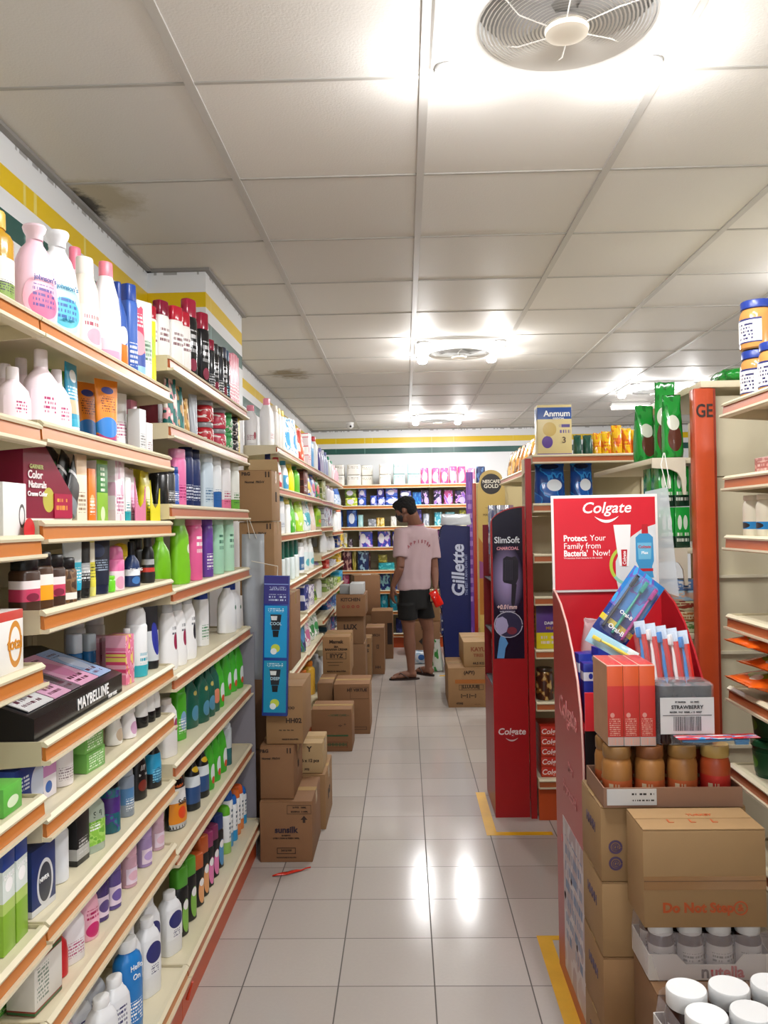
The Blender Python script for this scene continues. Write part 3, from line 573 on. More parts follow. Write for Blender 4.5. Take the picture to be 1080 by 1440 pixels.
# ---- second left bay, fourth shelf
amb = pr('#3c2417', '#e9d9c0', band=[(.25, .75, '#c23a5e'), (.55, .75, '#e9dede')], blob=(.5, .35, .3, .1, '#7c1f3b'))
for px, top, m, lb in ((6, 780, pr('#4a2d15', '#ffffff', band=[(.2, .8, '#e9a11e'), (.55, .8, '#f0e7df')]), 'dark bottle with yellow label and black cap'), (24, 784, amb, 'dark bottle with rosy label and black cap'), (50, 782, amb, 'dark bottle with rosy label and black cap'), (74, 786, pr('#5e3d22', '#e8e8e8', band=[(.1, .3, '#e8e4dc')], busy=['#7a5a3a', '#3a2415']), 'brown bottle with black cap and barcode')):
    put(2, 4, px, top, 'hair_oil_bottle', B(.048, .042, m, BLK, 'slim', capf=.25), lb, 'bottle', X=-.735)
for px, top, m, cp, lb, w in ((92, 760, pr('#36b4cf', '#ffffff', band=[(.55, 1, '#dfe6e9'), (0, .15, '#14a0c4')], lines=LN), BLK, 'cyan and silver tube', .05), (108, 752, pr('#17191d', '#e8e8e8', lines=LN, band=[(.3, .5, '#b4b7bb')]), BLK, 'black tube with white letters', .045), (118, 754, pr('#e8dd4c', '#6a6a2a', band=[(.5, .9, '#f3efdc')], lines=LN), pl('#e6e17a'), 'narrow yellow tube', .028), (135, 752, pr('#131c33', '#9db0c8', blob=(.4, .72, .3, .14, '#24365e'), lines=[(.3, .55, 20, .1, .8)]), pl('#0f1a3a'), 'navy face wash tube with black cap', .068)):
    put(2, 4, px, top, 'face_wash_tube', T(w, .034, m, cp, capf=.16), lb, 'tube', X=-.738)
put(2, 4, 148, 811, 'cream_pot', lambda h: P_jar(h, .034, pl('#6fd02c'), pl('#7ed63a')), 'small lime green pot', 'pot', X=-.735)
put(2, 4, 158, 768, 'roll_on_deodorant', B(.05, .036, pr('#f1dbe6', '#a75c8b', band=[(.62, 1, '#dd6fa3')], blob=(.5, .25, .3, .2, '#e7a9c8')), pl('#dd76a8'), 'aero', capf=.3), 'pink and white roll on bottle', 'bottle', X=-.735)
put(2, 4, 169, 764, 'roll_on_deodorant', B(.05, .036, pr('#f2d41e', '#ffffff', blob=(.5, .35, .3, .2, '#ffffff')), pl('#f0d22b'), 'aero', capf=.3), 'yellow roll on bottle', 'bottle', X=-.79)
put(2, 4, 184, 762, 'deodorant_spray', B(.048, .034, pr('#16305f', '#dfe8f3', band=[(.35, .55, '#e9edf2')], blob=(.5, .2, .3, .12, '#3f75b5')), pl('#10131a'), 'oval', capf=.3), 'navy spray bottle with black cap', 'bottle', X=-.735, words=[('DASHING', .011, '#f2f2f2', .045, .0175)])
put(2, 4, 199, 757, 'deodorant_spray', B(.036, .03, pr('#15171c', '#d24a4a', band=[(.25, .35, '#c0392b')]), BLK, 'slim', capf=.25), 'small black spray bottle', 'bottle', X=-.78)
put(2, 4, 207, 750, 'deodorant_spray', B(.044, .032, pr('#191b20', '#b9b9b9', band=[(.3, .42, '#c23a30'), (.5, .65, '#a7a9ac')]), pl('#30323a'), 'curve', capf=.25), 'tapered black spray bottle with pink tip', 'bottle', X=-.735)
# ---- second left bay, fifth shelf
for px, X in ((126, -.90), (149, -.90), (171, -.90)):
    put(2, 5, px, 853, 'deodorant_spray', B(.052, .052, pl('#dfe2e6', .2), pl('#e9ebee'), 'aero', capf=.25), 'white spray can at the back', 'spray can', X=X, group='white spray cans at the back')
put(2, 5, 195, 850, 'deodorant_spray', B(.054, .054, pr('#eef1f3', '#1fa4bd', band=[(0, .22, '#37b6c8')], lines=[(.25, .5, 10, .2, .8)]), pl('#eceff1'), 'aero', capf=.25), 'white spray can with turquoise foot', 'spray can', by=946)
put(2, 5, 217, 852, 'hair_gel_tube', T(.062, .05, pr('#c6cace', '#2c2f88', band=[(.55, 1, '#1a1b22')], blob=(.6, .4, .22, .3, '#27308f')), pl('#17181c')), 'silver and black tube with blue streak', 'tube', by=938)
for i, px in enumerate((58, 80, 103, 123)):
    put(2, 5, px, 892, 'mouthwash_bottle', B(.036, .036, mat('#2f7fc4', .12, alpha=.85), mat('#cdd9e4', .2, alpha=.9), 'slim', pr('#e7eef5', '#2566a8', lines=LN), capf=.35, e=2), 'small blue bottle with clear cap', 'bottle', X=-.84, group='small blue bottles with clear caps')
bxp = pr('#e9a9bd', '#b8345d', lines=[(.35, .55, 22, .1, .7)], band=[(.88, 1, '#efc2cf')])
for px, X, w in ((137, -.88, .075), (167, -.80, .08), (168, -.745, .05)):
    put(2, 5, px, 893, 'cream_box', X_(w, .055, bxp if px != 168 else pr('#e3779c', '#ffffff', busy=['#f0b0c6', '#d0416f', '#e8d36a'])), 'pink cosmetic carton' if px != 168 else 'bright pink carton with maroon point', 'box', X=X)
for px, top, by in ((189, 880, 952), (198, 885, 958)):
    put(2, 5, px, top, 'roll_on_deodorant', B(.04, .034, pr('#f1f5f6', '#2a9fb5', band=[(0, .35, '#2fb0c0')]), WH, 'taper', capf=.3), 'small white and turquoise bottle in front', 'bottle', X=-.745, group='small white and turquoise bottles')
# black cosmetics tray
r = thing('cosmetics_tray', 'long black cosmetics tray with pink and silver cards, fifth shelf down of second left bay', 'display tray', (-.705, 1.565, SH2[4]-.004))
L = .49
link('tray_body', prism_me('tray_body', [(0, 0), (0, .045), (-.012, .05), (-.20, .115), (-.23, .115), (-.23, 0)], 'Y', 0, L), mat('#121115', .25), r)
cols = [('#d9dadb', .02, .135), ('#d9a7c4', .14, .225), ('#7a6a75', .228, .275), ('#e2a9c8', .28, .385), ('#9fb9e0', .39, .47)]
for i, (c, a, b) in enumerate(cols):
    bm = bmesh.new(); q = [(-.02, a, .0545), (-.02, b, .0545), (-.17, b, .1065), (-.17, a, .1065)]
    A = [bm.verts.new(p) for p in q]; Bv = [bm.verts.new((p[0], p[1], p[2]+.002)) for p in q]
    bm.faces.new(A[::-1]); bm.faces.new(Bv)
    for k in range(4): bm.faces.new((A[k], A[(k+1) % 4], Bv[(k+1) % 4], Bv[k]))
    o = link('picture_card', finish(bm, 'picture_card', False), printed(c, '#5a2a40', blob=(.5, .5, .30, .26, ('#8f8f92', '#e9c9b8', '#4a3f46', '#d88ab4', '#c9d6ee')[i]), lines=[(.12, .3, 9, .12, .8), (.78, .92, 12, .12, .7)], seed=i, rough=.10, axis=1), r)
letter('MAYBELLINE', .034, '#f2f2f2', r, (.0012, .30, .026), '+X', spacing=1.1, sx=.9); letter('NEW YORK', .011, '#f2f2f2', r, (.0012, .42, .007), '+X')
for i in range(4):
    place('blusher_compact', [('case', loft_me('case', [(0, .026, .026), (.008, .027, .027), (.010, .024, .024)], 20), mat('#8c4a44', .3), None), ('powder', loft_me('powder', [(.0095, .02, .02), (.0112, .02, .02)], 16), mat(('#c98579', '#d69aa6', '#b76a62', '#d4a594')[i], .6), None)], (-.885, 1.63+.075*i, SH2[4]+.105), (.35, .25, PI/2), 'round blusher compact behind the black tray cards', 'cosmetic', 'blusher compacts on the black tray')
place('emblem_box', P_box(.11, .10, .05, pr('#eceae6', '#2d2d2d', blob=(.68, .45, .26, .38, '#d08a2c'), blob2=(.68, .45, .19, .28, '#f2f0ec'), band=[(.85, 1, '#c03a30')])), (-.73, 1.475, SH1[3]-.006), (0, 0, PI/2), 'white and black toothpaste box with coloured ring, fourth shelf down of nearest left bay', 'box')
letter('total', .03, '#d08a2c', ALL[-1], (.015, -.0258, .05))
place('emblem_box', P_box(.10, .10, .05, pr('#1c1c1e', '#dedede', lines=LN)), (-.80, 1.53, SH1[3]-.006), (0, 0, PI/2), 'black box behind the ringed toothpaste box, nearest left bay', 'box')
# ---- second left bay, sixth shelf
put(2, 6, 84, 1035, 'roll_on_deodorant', B(.055, .05, pr('#e2dcdd', '#8f7f86', lines=LN, rough=.25), pl('#3a3234'), 'aero', capf=.12), 'tall pearl bottle with dark foot', 'bottle', by=1103)
for dz in (0, .048):
    put(2, 6, 121, 1030, 'soap_box', X_(.085, .05, pr('#6fae52', '#e6f3dc', lines=[(.1, .8, 8, .1, .9)])), 'green soap carton, '+('top' if dz else 'bottom')+' of two', 'box', by=1081, h=.046, dz=dz)
put(2, 6, 138, 1013, 'roll_on_deodorant', B(.05, .045, pl('#cfc4b8'), pl('#d8cfc4'), 'roll', capf=.3), 'beige roll on behind the green cartons', 'bottle', X=-.86)
for px, top, by, m, cp in ((160, 995, 1047, pr('#f0eeeb', '#a07a5a', blob=(.6, .4, .3, .25, '#c8b49e')), pl('#e7e6e4')), (181, 985, 1038, pr('#f1eef2', '#a85f92', blob=(.6, .4, .3, .25, '#cfa3c4')), pl('#e7e6e4'))):
    put(2, 6, px, top, 'roll_on_deodorant', B(.048, .038, m, cp, 'roll', capf=.32), 'white roll on deodorant with '+('tan' if px == 160 else 'lilac')+' label', 'bottle', by=by)
for px, top, by in ((198, 972, 1022), (212, 962, 1012), (222, 958, 1004)):
    put(2, 6, px, top, 'roll_on_deodorant', lambda h: [('body', loft_me('body', [(h*.3, .022, .017), (h*.6, .021, .016), (h*.85, .014, .012), (h, .006, .005)]), pl('#e6e6e6'), None), ('cap', loft_me('cap', [(0, .021, .017), (.003, .023, .018), (h*.3, .023, .018)]), BLK, None)], 'white roll on with black foot', 'bottle', by=by, group='roll ons on black caps')
put(2, 6, 22, 1075, 'cream_box', X_(.10, .06, pr('#233f8f', '#dfe6f3', blob=(.8, .5, .25, .4, '#c9d4ec'), lines=[(.5, .8, 12, .05, .5)])), 'navy blue cream carton', 'box', X=-.77)
put(2, 6, 50, 1072, 'cream_box', X_(.05, .05, pr('#ece8f2', '#3b3f98', band=[(.6, .9, '#c98cc2')], blob=(.4, .3, .25, .16, '#2f5fb0'))), 'white and lilac cream carton', 'box', X=-.76)
place('soap_box', P_box(.05, .07, .05, pr('#5fb548', '#eaf6e2', blob=(.5, .4, .3, .2, '#dff0cf'))), (-.725, 1.475, SH1[4]-.006), (0, 0, PI/2), 'small green soap carton at the left edge, nearest left bay', 'box')
# ---- second left bay, seventh shelf
put(2, 7, 76, 1148, 'deodorant_spray', B(.055, .055, pl('#dfe1e6'), pl('#e6e8ec'), 'aero', capf=.2), 'plain white spray can', 'spray can', by=1238)
put(2, 7, 103, 1133, 'cream_box', X_(.055, .05, pr('#1c1c20', '#d0d0d0', band=[(.1, .3, '#b9b9b9')], lines=LN)), 'black cosmetic carton with barcode', 'box', by=1212)
put(2, 7, 131, 1107, 'micellar_water_bottle', B(.06, .042, mat('#cfe0cf', .1, alpha=.6), pl('#5cb531'), 'wide', pr('#8cc44a', '#ffffff', busy=['#a8d46a', '#6fae3a'], lines=[(.6, .9, 8, .1, .6)]), capf=.16, lz=(.15, .6)), 'clear bottle with green cap', 'bottle', by=1196, words=[('Safi', .02, '#2d3b30', .085, .0222)])
put(2, 7, 157, 1085, 'deodorant_spray', B(.05, .05, pr('#17606e', '#d6e6ee', band=[(.45, .8, '#4a2a78')], busy=['#17606e', '#4a3a90', '#1a7d86']), pl('#101216'), 'aero', capf=.25), 'teal and purple spray can', 'spray can', by=1172)
put(2, 7, 175, 1070, 'deodorant_spray', B(.046, .046, pr('#8b97a8', '#e8eef3', band=[(.3, .7, '#4f7fae')], lines=LN), pl('#a8b2bf'), 'aero', capf=.25), 'steel blue spray can', 'spray can', by=1146)
put(2, 7, 194, 1046, 'shower_gel_bottle', B(.052, .036, pr('#151518', '#e6e6e6', blob=(.5, .3, .3, .12, '#7c2a20')), BLK, 'oval', capf=.15), 'black shower gel bottle with white stripes logo', 'bottle', by=1123, words=[('///', .02, '#f2f2f2', .085, .0185), ('adidas', .012, '#f2f2f2', .068, .0185)])
put(2, 7, 216, 1036, 'shower_gel_bottle', B(.05, .036, pr('#17181c', '#8fd3ee', band=[(.35, .8, '#2d9ccb')], blob=(.5, .3, .35, .18, '#1c6f9c'), lines=LN), pl('#2aa4d8'), 'oval', capf=.15), 'black and sky blue shower gel bottle', 'bottle', by=1114)
put(2, 7, 44, 1187, 'cream_box', X_(.085, .055, pr('#21356f', '#d5dbe8', blob=(.55, .42, .34, .36, '#d8dade'), blob2=(.55, .42, .27, .30, '#3b3f4a'), band=[(.0, .1, '#dcdfe4')])), 'navy gift carton with oval bottle picture', 'box', by=1278, words=[('NIVEA', .012, '#ffffff', .06, .0282)])
for i, yy in enumerate((1.47, 1.52)):
    place('toothpaste_box', P_box(.205, .045, .04, pr('#dfe9e4', '#2c5fa8', band=[(0, .35, '#86b52e'), (.72, 1, '#22408c'), (.35, .45, '#b4d06a')], blob=(.5, .58, .3, .06, '#ffffff'))), (-.73, yy, SH1[5]-.006), (0, 0, PI/2), 'green white and blue toothpaste box standing upright at the left edge', 'box', 'upright toothpaste boxes', words=[('DARLIE', .012, '#ffffff', .135, .0205)])
# ---- second left bay, eighth shelf
put(2, 8, 50, 1322, 'oil_tin', lambda h: [('tin', box_me('tin', -.05, .05, -.03, .03, 0, h*.9, .003), pr('#ddd9d2', '#7b8a7c', band=[(0, .1, '#8f2f28'), (.9, 1, '#8f2f28'), (.02, .07, '#2f6a3a'), (.92, .97, '#2f6a3a')], lines=[(.2, .8, 14, .08, .5)]), None), ('tin_rim', box_me('tin_rim', -.05, .05, -.03, .03, h*.9, h*.92), mat('#b99a4a', .3, .7), None), ('cap', loft_me('cap', [(h*.92, .013, .013), (h, .013, .013)]), pl('#e6e6e6'), None)], 'white square tin with red and green border', 'tin', by=1410)
put(2, 8, 80, 1298, 'shampoo_bottle', B(.05, .036, pl('#c0232b'), pl('#b01f28'), 'oval'), 'red bottle behind the square tin', 'bottle', by=1372)
put(2, 8, 99, 1268, 'lotion_bottle', B(.06, .045, pr('#eeeaf0', '#b3477a', lines=LN), pl('#e6c9d6'), 'wide'), 'white lotion bottle with pink label', 'bottle', by=1352)
put(2, 8, 125, 1243, 'lotion_bottle', B(.056, .035, pr('#f0b3c8', '#b81f60', blob=(.5, .2, .34, .14, '#c9256f'), lines=[(.4, .6, 12, .2, .8)]), pl('#f3bfd0'), 'taper', capf=.05), 'pink teardrop lotion bottle', 'bottle', by=1322)
for px, top, by, c1, lb in ((140, 1218, 1293, '#5c4a86', 'dark purple mist bottle'), (158, 1205, 1280, '#6d5aa0', 'purple mist bottle'), (181, 1187, 1248, '#e2b3c6', 'pink mist bottle'), (203, 1162, 1236, '#bba0d6', 'lilac mist bottle'), (221, 1140, 1206, '#e0b9cc', 'rose mist bottle')):
    put(2, 8, px, top, 'body_mist_bottle', B(.042, .034, mat(c1, .08, alpha=.75), mat(c1, .2), 'slim', pr('#e6d3e6', '#6a3f8f', blob=(.5, .5, .4, .3, c1)), capf=.25, e=2.4), lb, 'bottle', by=by)
put(2, 8, 22, 1422, 'soap_box', X_(.08, .05, pr('#4f9a3c', '#dff0d8', busy=['#7fbf52', '#2f7a2c', '#d8e8b8'])), 'green leafy soap carton', 'box', X=-.75)
# ---- bottom deck
def talc(lab, c='#eef0f4', cap='#f2f3f5'): return lambda h: P_bottle(h, .075, .055, pl(c), pl(cap), 'wide', lab, capf=.12, lz=(.3, .85), span=60)
dv = pr('#eef0f4', '#2c2f6a', blob=(.5, .62, .42, .28, '#2a2d72'), lines=[(.05, .3, 16, .3, .7)])
for px, top, by in ((208, 1287, 1406), (239, 1251, 1366), (214, 1248, 1360), (180, 1300, 1420)):
    put(3 if px in (239,) else 2, 9 if px != 239 else 8, px, top, 'talcum_powder_bottle', talc(dv), 'tall white powder bottle with navy oval', 'bottle', by=by, group='white powder bottles with navy oval')
put(2, 9, 173, 1318, 'talcum_powder_bottle', lambda h: P_bottle(h, .085, .06, pl('#1f79c4'), WH, 'round', pr('#1f79c4', '#ffffff', lines=[(.1, .6, 12, .2, .8)]), capf=.13), 'blue powder bottle with white top', 'bottle', by=1452, words=[('Hello', .02, '#ffffff', .17, .0305), ('On', .02, '#ffffff', .145, .0305)])
for px, top, by in ((168, 1358, 1470), (147, 1386, 1500), (112, 1395, 1500), (135, 1362, 1465)):
    put(2, 9, px, top, 'talcum_powder_bottle', talc(pr('#eceef3', '#2c2f6a', lines=[(.1, .8, 8, .2, .7)])), 'short white powder bottle', 'bottle', by=by, group='short white powder bottles')
put(2, 9, 88, 1424, 'talcum_powder_bottle', talc(None, '#f0d6e2'), 'pale pink powder bottle', 'bottle', by=1530)
# ---- third left bay, top shelf
rc = pl('#b31d33', .15)
wl = pr('#f1efec', '#6b2a3a', lines=[(.5, .75, 10, .1, .9)]); bl_ = pr('#17181c', '#d9d9dc', lines=[(.45, .8, 9, .2, .9)], blob=(.5, .25, .3, .1, '#8c3048'), rough=.12)
for px, top, w, m, cp, lb, X in ((212, 434, .055, wl, rc, 'white shampoo bottle with red cap', -.78), (228, 426, .055, wl, pl('#7c1430', .12), 'white shampoo bottle with tall maroon cap', -.76), (245, 432, .062, wl, rc, 'white shampoo bottle with red cap', -.735), (259, 442, .05, wl, rc, 'white shampoo bottle with red cap', -.735), (267, 424, .062, bl_, pl('#a01c3c', .12), 'black shampoo bottle with red cap', -.735), (276, 434, .05, bl_, pl('#a01c3c', .12), 'black shampoo bottle with red cap', -.76), (284, 443, .055, bl_, pl('#9c1c38', .12), 'black shampoo bottle with red cap', -.735)):
    put(3, 1, px, top, 'shampoo_bottle', B(w, .035, m, cp, 'slim', capf=.22, e=3), lb, 'bottle', X=X)
for i, (px, top, m, cp) in enumerate(((295, 480, pr('#24262c', '#cfcfd4', lines=LN, rough=.12), pl('#8c1c38', .12)), (301, 486, bl_, pl('#1c1d22')), (308, 490, pr('#30323a', '#dddddd', lines=LN, rough=.12), BLK), (314, 492, bl_, pl('#1c2440')), (320, 498, pr('#20242c', '#5fa0b8', lines=LN, rough=.12), pl('#26486a')))):
    put(3, 1, px, top, 'hair_treatment_bottle', B(.042, .035, m, cp, 'slim', capf=.2, e=3), 'slim glossy black bottle', 'bottle', X=-.735, group='slim glossy black bottles')
for px, top in ((325, 504), (329, 507), (333, 508), (337, 511), (340.5, 514)):
    put(3, 1, px, top, 'hair_cream_box', X_(.034, .04, pr('#df5b7a', '#ffffff', band=[(.0, .1, '#f3c9d3')], busy=['#e89aae', '#d63a62'], lines=LN, seed=px)), 'glossy pink carton', 'box', X=-.735, group='glossy pink cartons')
# ---- third left bay, second shelf
for px, top, m, lb, w, X in ((240, 527, pr('#1d6f6a', '#e8b3b8', busy=['#24615e', '#e0a0a8', '#e9e3da']), 'teal flowery refill pouch', .06, -.735), (250, 545, pr('#2a7c78', '#ffffff', busy=['#1d5b58', '#c9a070']), 'teal and tan refill pouch', .055, -.745), (259, 562, pr('#b8862e', '#ffffff', busy=['#d6b070', '#8f5f20']), 'amber refill pouch', .045, -.74)):
    put(3, 2, px, top, 'refill_pouch', PO(w, .03, m), lb, 'pouch', X=X)
put(3, 2, 272, 556, 'cream_tube', T(.04, .03, pl('#aeb3bb', .2), pl('#8f949c')), 'silver grey pointed tube', 'tube', X=-.735)
for px, c, a in ((289, '#b3202b', 'red'), (307, '#c03a52', 'rosy'), (317, '#3f9a55', 'green'), (327, '#1d1d20', 'black')):
    for dz in (0, .082):
        put(3, 2, px, 600, 'hair_mask_jar', lambda h: P_jar(h, .075 if a != 'black' else .06, pr(c, '#ffffff', busy=[c, '#e8dcd8', c], seed=px), pl('#8e8f93' if a in ('red', 'rosy') else c), lf=.22), f'{a} hair mask jar, {"upper" if dz else "lower"} of two', 'jar', X=-.735, h=.080, dz=dz)
put(3, 2, 336, 588, 'hair_mask_box', X_(.05, .04, pr('#ecd21c', '#3a3a3a', lines=LN)), 'yellow upright carton', 'box', X=-.735)
put(3, 2, 217, 570, 'hair_mask_box', X_(.09, .06, pr('#5a1420', '#e8c9c9', lines=LN)), 'dark red carton at the back', 'box', X=-.80)
# ---- third left bay, third shelf
for px, top, m, cp, lb, w in ((222, 657, pl('#141518', .2), BLK, 'black shampoo bottle', .06), (234, 656, pr('#15161a', '#dddddd', lines=LN), BLK, 'black shampoo bottle', .055), (241, 657, pr('#2855a8', '#ffffff', lines=LN), pl('#1d3f88'), 'bright blue shampoo bottle', .04), (249, 632, pr('#e879ad', '#a31f66', lines=LN), pl('#ef9cc2'), 'pink shampoo bottle', .062), (261, 628, pr('#14265c', '#dfe6f3', lines=LN), pl('#101f4c'), 'navy shampoo bottle', .05), (271, 630, pr('#182a5e', '#dfe6f3', lines=LN), pl('#0f1d48'), 'navy shampoo bottle', .055), (289, 632, pr('#c9d9e6', '#44719a', lines=LN), pl('#dbe6ee'), 'pale blue shampoo bottle', .062), (302, 637, pr('#e9eef2', '#2a5f9a', band=[(0, .4, '#2c66b0')], lines=LN), pl('#e9eef2'), 'white and blue shampoo bottle', .055), (315, 643, pr('#eceaec', '#b03a66', band=[(0, .25, '#e879a0')], lines=LN), pl('#f0eef0'), 'white and pink shampoo bottle', .06), (328, 646, pr('#edf0ea', '#3f7a3a', band=[(0, .28, '#6fb544')], lines=LN), pl('#eef2ea'), 'white and green shampoo bottle', .055)):
    put(3, 3, px, top, 'shampoo_bottle', B(w, .038, m, cp, 'slim', capf=.16, e=3), lb, 'bottle', X=-.735)
# ---- third left bay, fourth shelf
for px, top, m, cp, lb, w, sh in ((224, 752, pl('#6fb51c'), pl('#7cc22a'), 'leaf green shampoo bottle', .075, 'oval'), (253, 727, pr('#78c01e', '#ffffff', blob=(.8, .6, .14, .08, '#e6f3d0')), pl('#b9dca0'), 'leaf green shampoo bottle with label', .085, 'curve'), (272, 726, pr('#e8649c', '#ffffff', lines=[(.5, .8, 8, .3, .9)]), pl('#ee86b2'), 'bright pink shampoo bottle', .062, 'slim'), (289, 726, pr('#6a3fa0', '#ffffff', lines=LN), pl('#7a50b0'), 'purple shampoo bottle', .05, 'slim'), (304, 727, pr('#a9dcc0', '#2d6a52', lines=[(.5, .8, 8, .3, .8)]), pl('#c3e8d3'), 'mint green shampoo bottle', .06, 'slim'), (319, 728, pr('#b4e2c8', '#2d6a52', lines=[(.5, .8, 8, .3, .8)]), pl('#c9ebd8'), 'mint green shampoo bottle', .06, 'slim')):
    put(3, 4, px, top, 'shampoo_bottle', B(w, .042, m, cp, sh, capf=.12, e=2.6), lb, 'bottle', X=-.738)
# ---- third left bay, fifth shelf
pt = pr('#f2f3f5', '#555a66', blob=(.72, .5, .13, .15, '#9c1c4a'), lines=[(.62, .78, 10, .5, .9)]); ptk = pr('#f2f3f5', '#555a66', blob=(.72, .5, .12, .15, '#1c1c2a'), lines=[(.62, .78, 10, .5, .9)])
for px, top, m in ((236, 845, pt), (253, 842, pt), (267, 833, ptk)):
    put(3, 5, px, top, 'shampoo_bottle', B(.075, .04, m, mat('#dfe3e8', .15, alpha=.8), 'curve', capf=.17, e=2.6), 'white shampoo bottle with clear cap', 'bottle', by=top+98, group='white shampoo bottles with clear caps')
put(3, 5, 283, 829, 'shampoo_bottle', B(.055, .04, pr('#eef0f3', '#2a8a5a', lines=LN), pl('#1c3f98'), 'slim', capf=.17), 'white shampoo bottle with blue cap', 'bottle', by=908)
put(3, 5, 302, 828, 'shampoo_bottle', B(.085, .05, pr('#d9dcdc', '#2a3a32', blob=(.8, .55, .16, .06, '#26382c')), pl('#c9cccf'), 'wide', capf=.06), 'large white shampoo bottle at the back', 'bottle', X=-.90)
for px, top, by in ((327, 812, 889), (343, 814, 884)):
    put(3, 5, px, top, 'shampoo_bottle', B(.10, .05, pr('#eef0f3', '#1f3f52', blob=(.82, .55, .1, .05, '#1f6a4a')), pl('#1c3f98'), 'oval', capf=.17), 'large white shampoo bottle with blue cap', 'bottle', by=by)
# ---- third left bay, sixth shelf
put(3, 6, 234, 982, 'shampoo_bottle', B(.065, .045, pr('#ebe9ea', '#8a2a55', blob=(.8, .6, .16, .12, '#a03a6a')), pl('#e6e0da'), 'wide', capf=.1), 'white tapered shampoo bottle', 'bottle', by=1063)
put(3, 6, 251, 966, 'shampoo_bottle', B(.05, .035, pr('#4fb52a', '#ffffff', lines=LN, blob=(.6, .4, .3, .2, '#7fa8d0')), pl('#4db32a'), 'slim', capf=.1), 'narrow lime green shampoo bottle', 'bottle', by=1040)
gt = pr('#0f5a49', '#cfd8b0', blob=(.65, .3, .3, .16, '#4f8fb0'), blob2=(.65, .72, .14, .05, '#b9a85a'))
for px, top, by in ((267, 948, 1022), (282, 942, 1015), (290, 936, 1008), (297, 930, 1001)):
    put(3, 6, px, top, 'shampoo_bottle', B(.07, .042, gt if px != 297 else pr('#115e4c', '#e8c0b0', blob=(.6, .35, .34, .16, '#e08a6a')), pl('#0d5040'), 'oval', capf=.1, e=3), 'dark green shampoo bottle', 'bottle', by=by, group='dark green shampoo bottles')
gr = pr('#3fae28', '#ffffff', blob=(.7, .35, .25, .2, '#dfe9ea'), blob2=(.7, .2, .16, .08, '#d0502a'))
for px, top, by in ((304, 926, 995), (316, 912, 977), (324, 908, 972), (330, 905, 968), (336, 902, 964)):
    put(3, 6, px, top, 'shampoo_bottle', B(.065, .042, gr, pl('#45b52c'), 'taper', capf=.1, e=3), 'lime green shampoo bottle with pale label', 'bottle', by=by, group='lime green bottles, sixth shelf')
put(3, 6, 344, 905, 'sachet_strip', PO(.06, .02, pr('#e3d7dc', '#8c1f3f', lines=[(.1, .95, 5, .1, .9)])), 'pale pink sachet strip', 'sachet', by=958)
# ---- third left bay, seventh shelf
put(3, 7, 254, 1078, 'shampoo_bottle', B(.085, .05, pl('#121316', .2), pl('#101114', .2), 'curve', pr('#e08a22', '#2d2a22', band=[(.5, .78, '#e9eaea'), (.0, .1, '#b9bcc0'), (.78, 1, '#1a1a1a')], blob=(.4, .9, .25, .1, '#c9602a'), blob2=(.5, .3, .2, .12, '#e24a22')), capf=.06, lz=(.02, .92), span=75), 'large black shampoo bottle with orange label', 'bottle', by=1180, words=[('Safi', .026, '#2a3038', .085, .027)])
for px, top, by in ((273, 1063, 1146), (286, 1050, 1134)):
    put(3, 7, px, top, 'shampoo_bottle', B(.06, .042, pr('#14171d', '#cfe0f0', band=[(.15, .5, '#2a4f86'), (.5, .72, '#dfe8ef')], blob=(.5, .85, .25, .06, '#e8c02a')), pl('#16305f'), 'oval', capf=.1), 'black and blue shampoo bottle', 'bottle', by=by, group='black and blue shampoo bottles')
for px, top, by in ((293, 1036, 1118), (302, 1026, 1107), (311, 1015, 1094)):
    put(3, 7, px, top, 'shampoo_bottle', B(.062, .042, gr, pl('#52c032'), 'taper', capf=.12, e=3), 'lime green shampoo bottle with pale label', 'bottle', by=by, group='lime green bottles, seventh shelf')
put(3, 7, 319, 1014, 'deodorant_spray', B(.055, .055, pr('#2a6a6e', '#e8eef0', band=[(.45, 1, '#b9c3c8')], rough=.2), pl('#cfd6da', .2), 'aero', capf=.12), 'silver and teal spray can', 'spray can', by=1077)
# ---- third left bay, bottom deck
for px, top, by, c1, c2, lb in ((252, 1217, 1330, '#4c9a2a', '#7fb54a', 'black bottle with green cap'), (264, 1203, 1313, '#4c9a2a', '#7fb54a', 'black bottle with green cap'), (279, 1192, 1297, '#c05a28', '#e0a06a', 'black bottle with orange cap'), (279, 1178, 1282, '#b85525', '#e0a06a', 'black bottle with orange cap'), (289, 1168, 1270, '#8f2a60', '#e07ab0', 'black bottle with magenta cap'), (297, 1158, 1257, '#7f2a58', '#e07ab0', 'black bottle with magenta cap'), (304, 1143, 1243, '#1b356f', '#4f8fc4', 'black bottle with navy cap')):
    put(3, 8, px, top, 'shower_gel_bottle', B(.06, .045, pr('#151618', '#f0f0f0', blob=(.62, .4, .3, .34, c2), blob2=(.62, .62, .22, .1, '#eeeeee')), pl(c1), 'slim', capf=.28, e=2.6), lb, 'bottle', by=by)
for px, top, by, c1, c2, lb in ((317, 1128, 1210, '#5fb52a', '#9ccf6a', 'white spray can with lime cap'), (318, 1107, 1190, '#1f55a8', '#4fa0d8', 'white spray can with blue cap'), (331, 1106, 1187, '#1f6ac4', '#2fa0e0', 'white spray can with blue cap'), (340, 1101, 1178, '#1f6ac4', '#2fa0e0', 'white spray can with blue cap'), (339, 1092, 1168, '#d86a2a', '#e88a4a', 'white spray can with orange cap'), (348, 1079, 1158, '#d8602a', '#e88a4a', 'white spray can with orange cap')):
    put(3, 8, px, top, 'deodorant_spray', B(.052, .052, pr('#eef2f5', '#2f4f6a', band=[(0, .3, c2)], lines=[(.4, .8, 8, .4, .8)]), pl(c1), 'aero', capf=.2), lb, 'spray can', by=by)
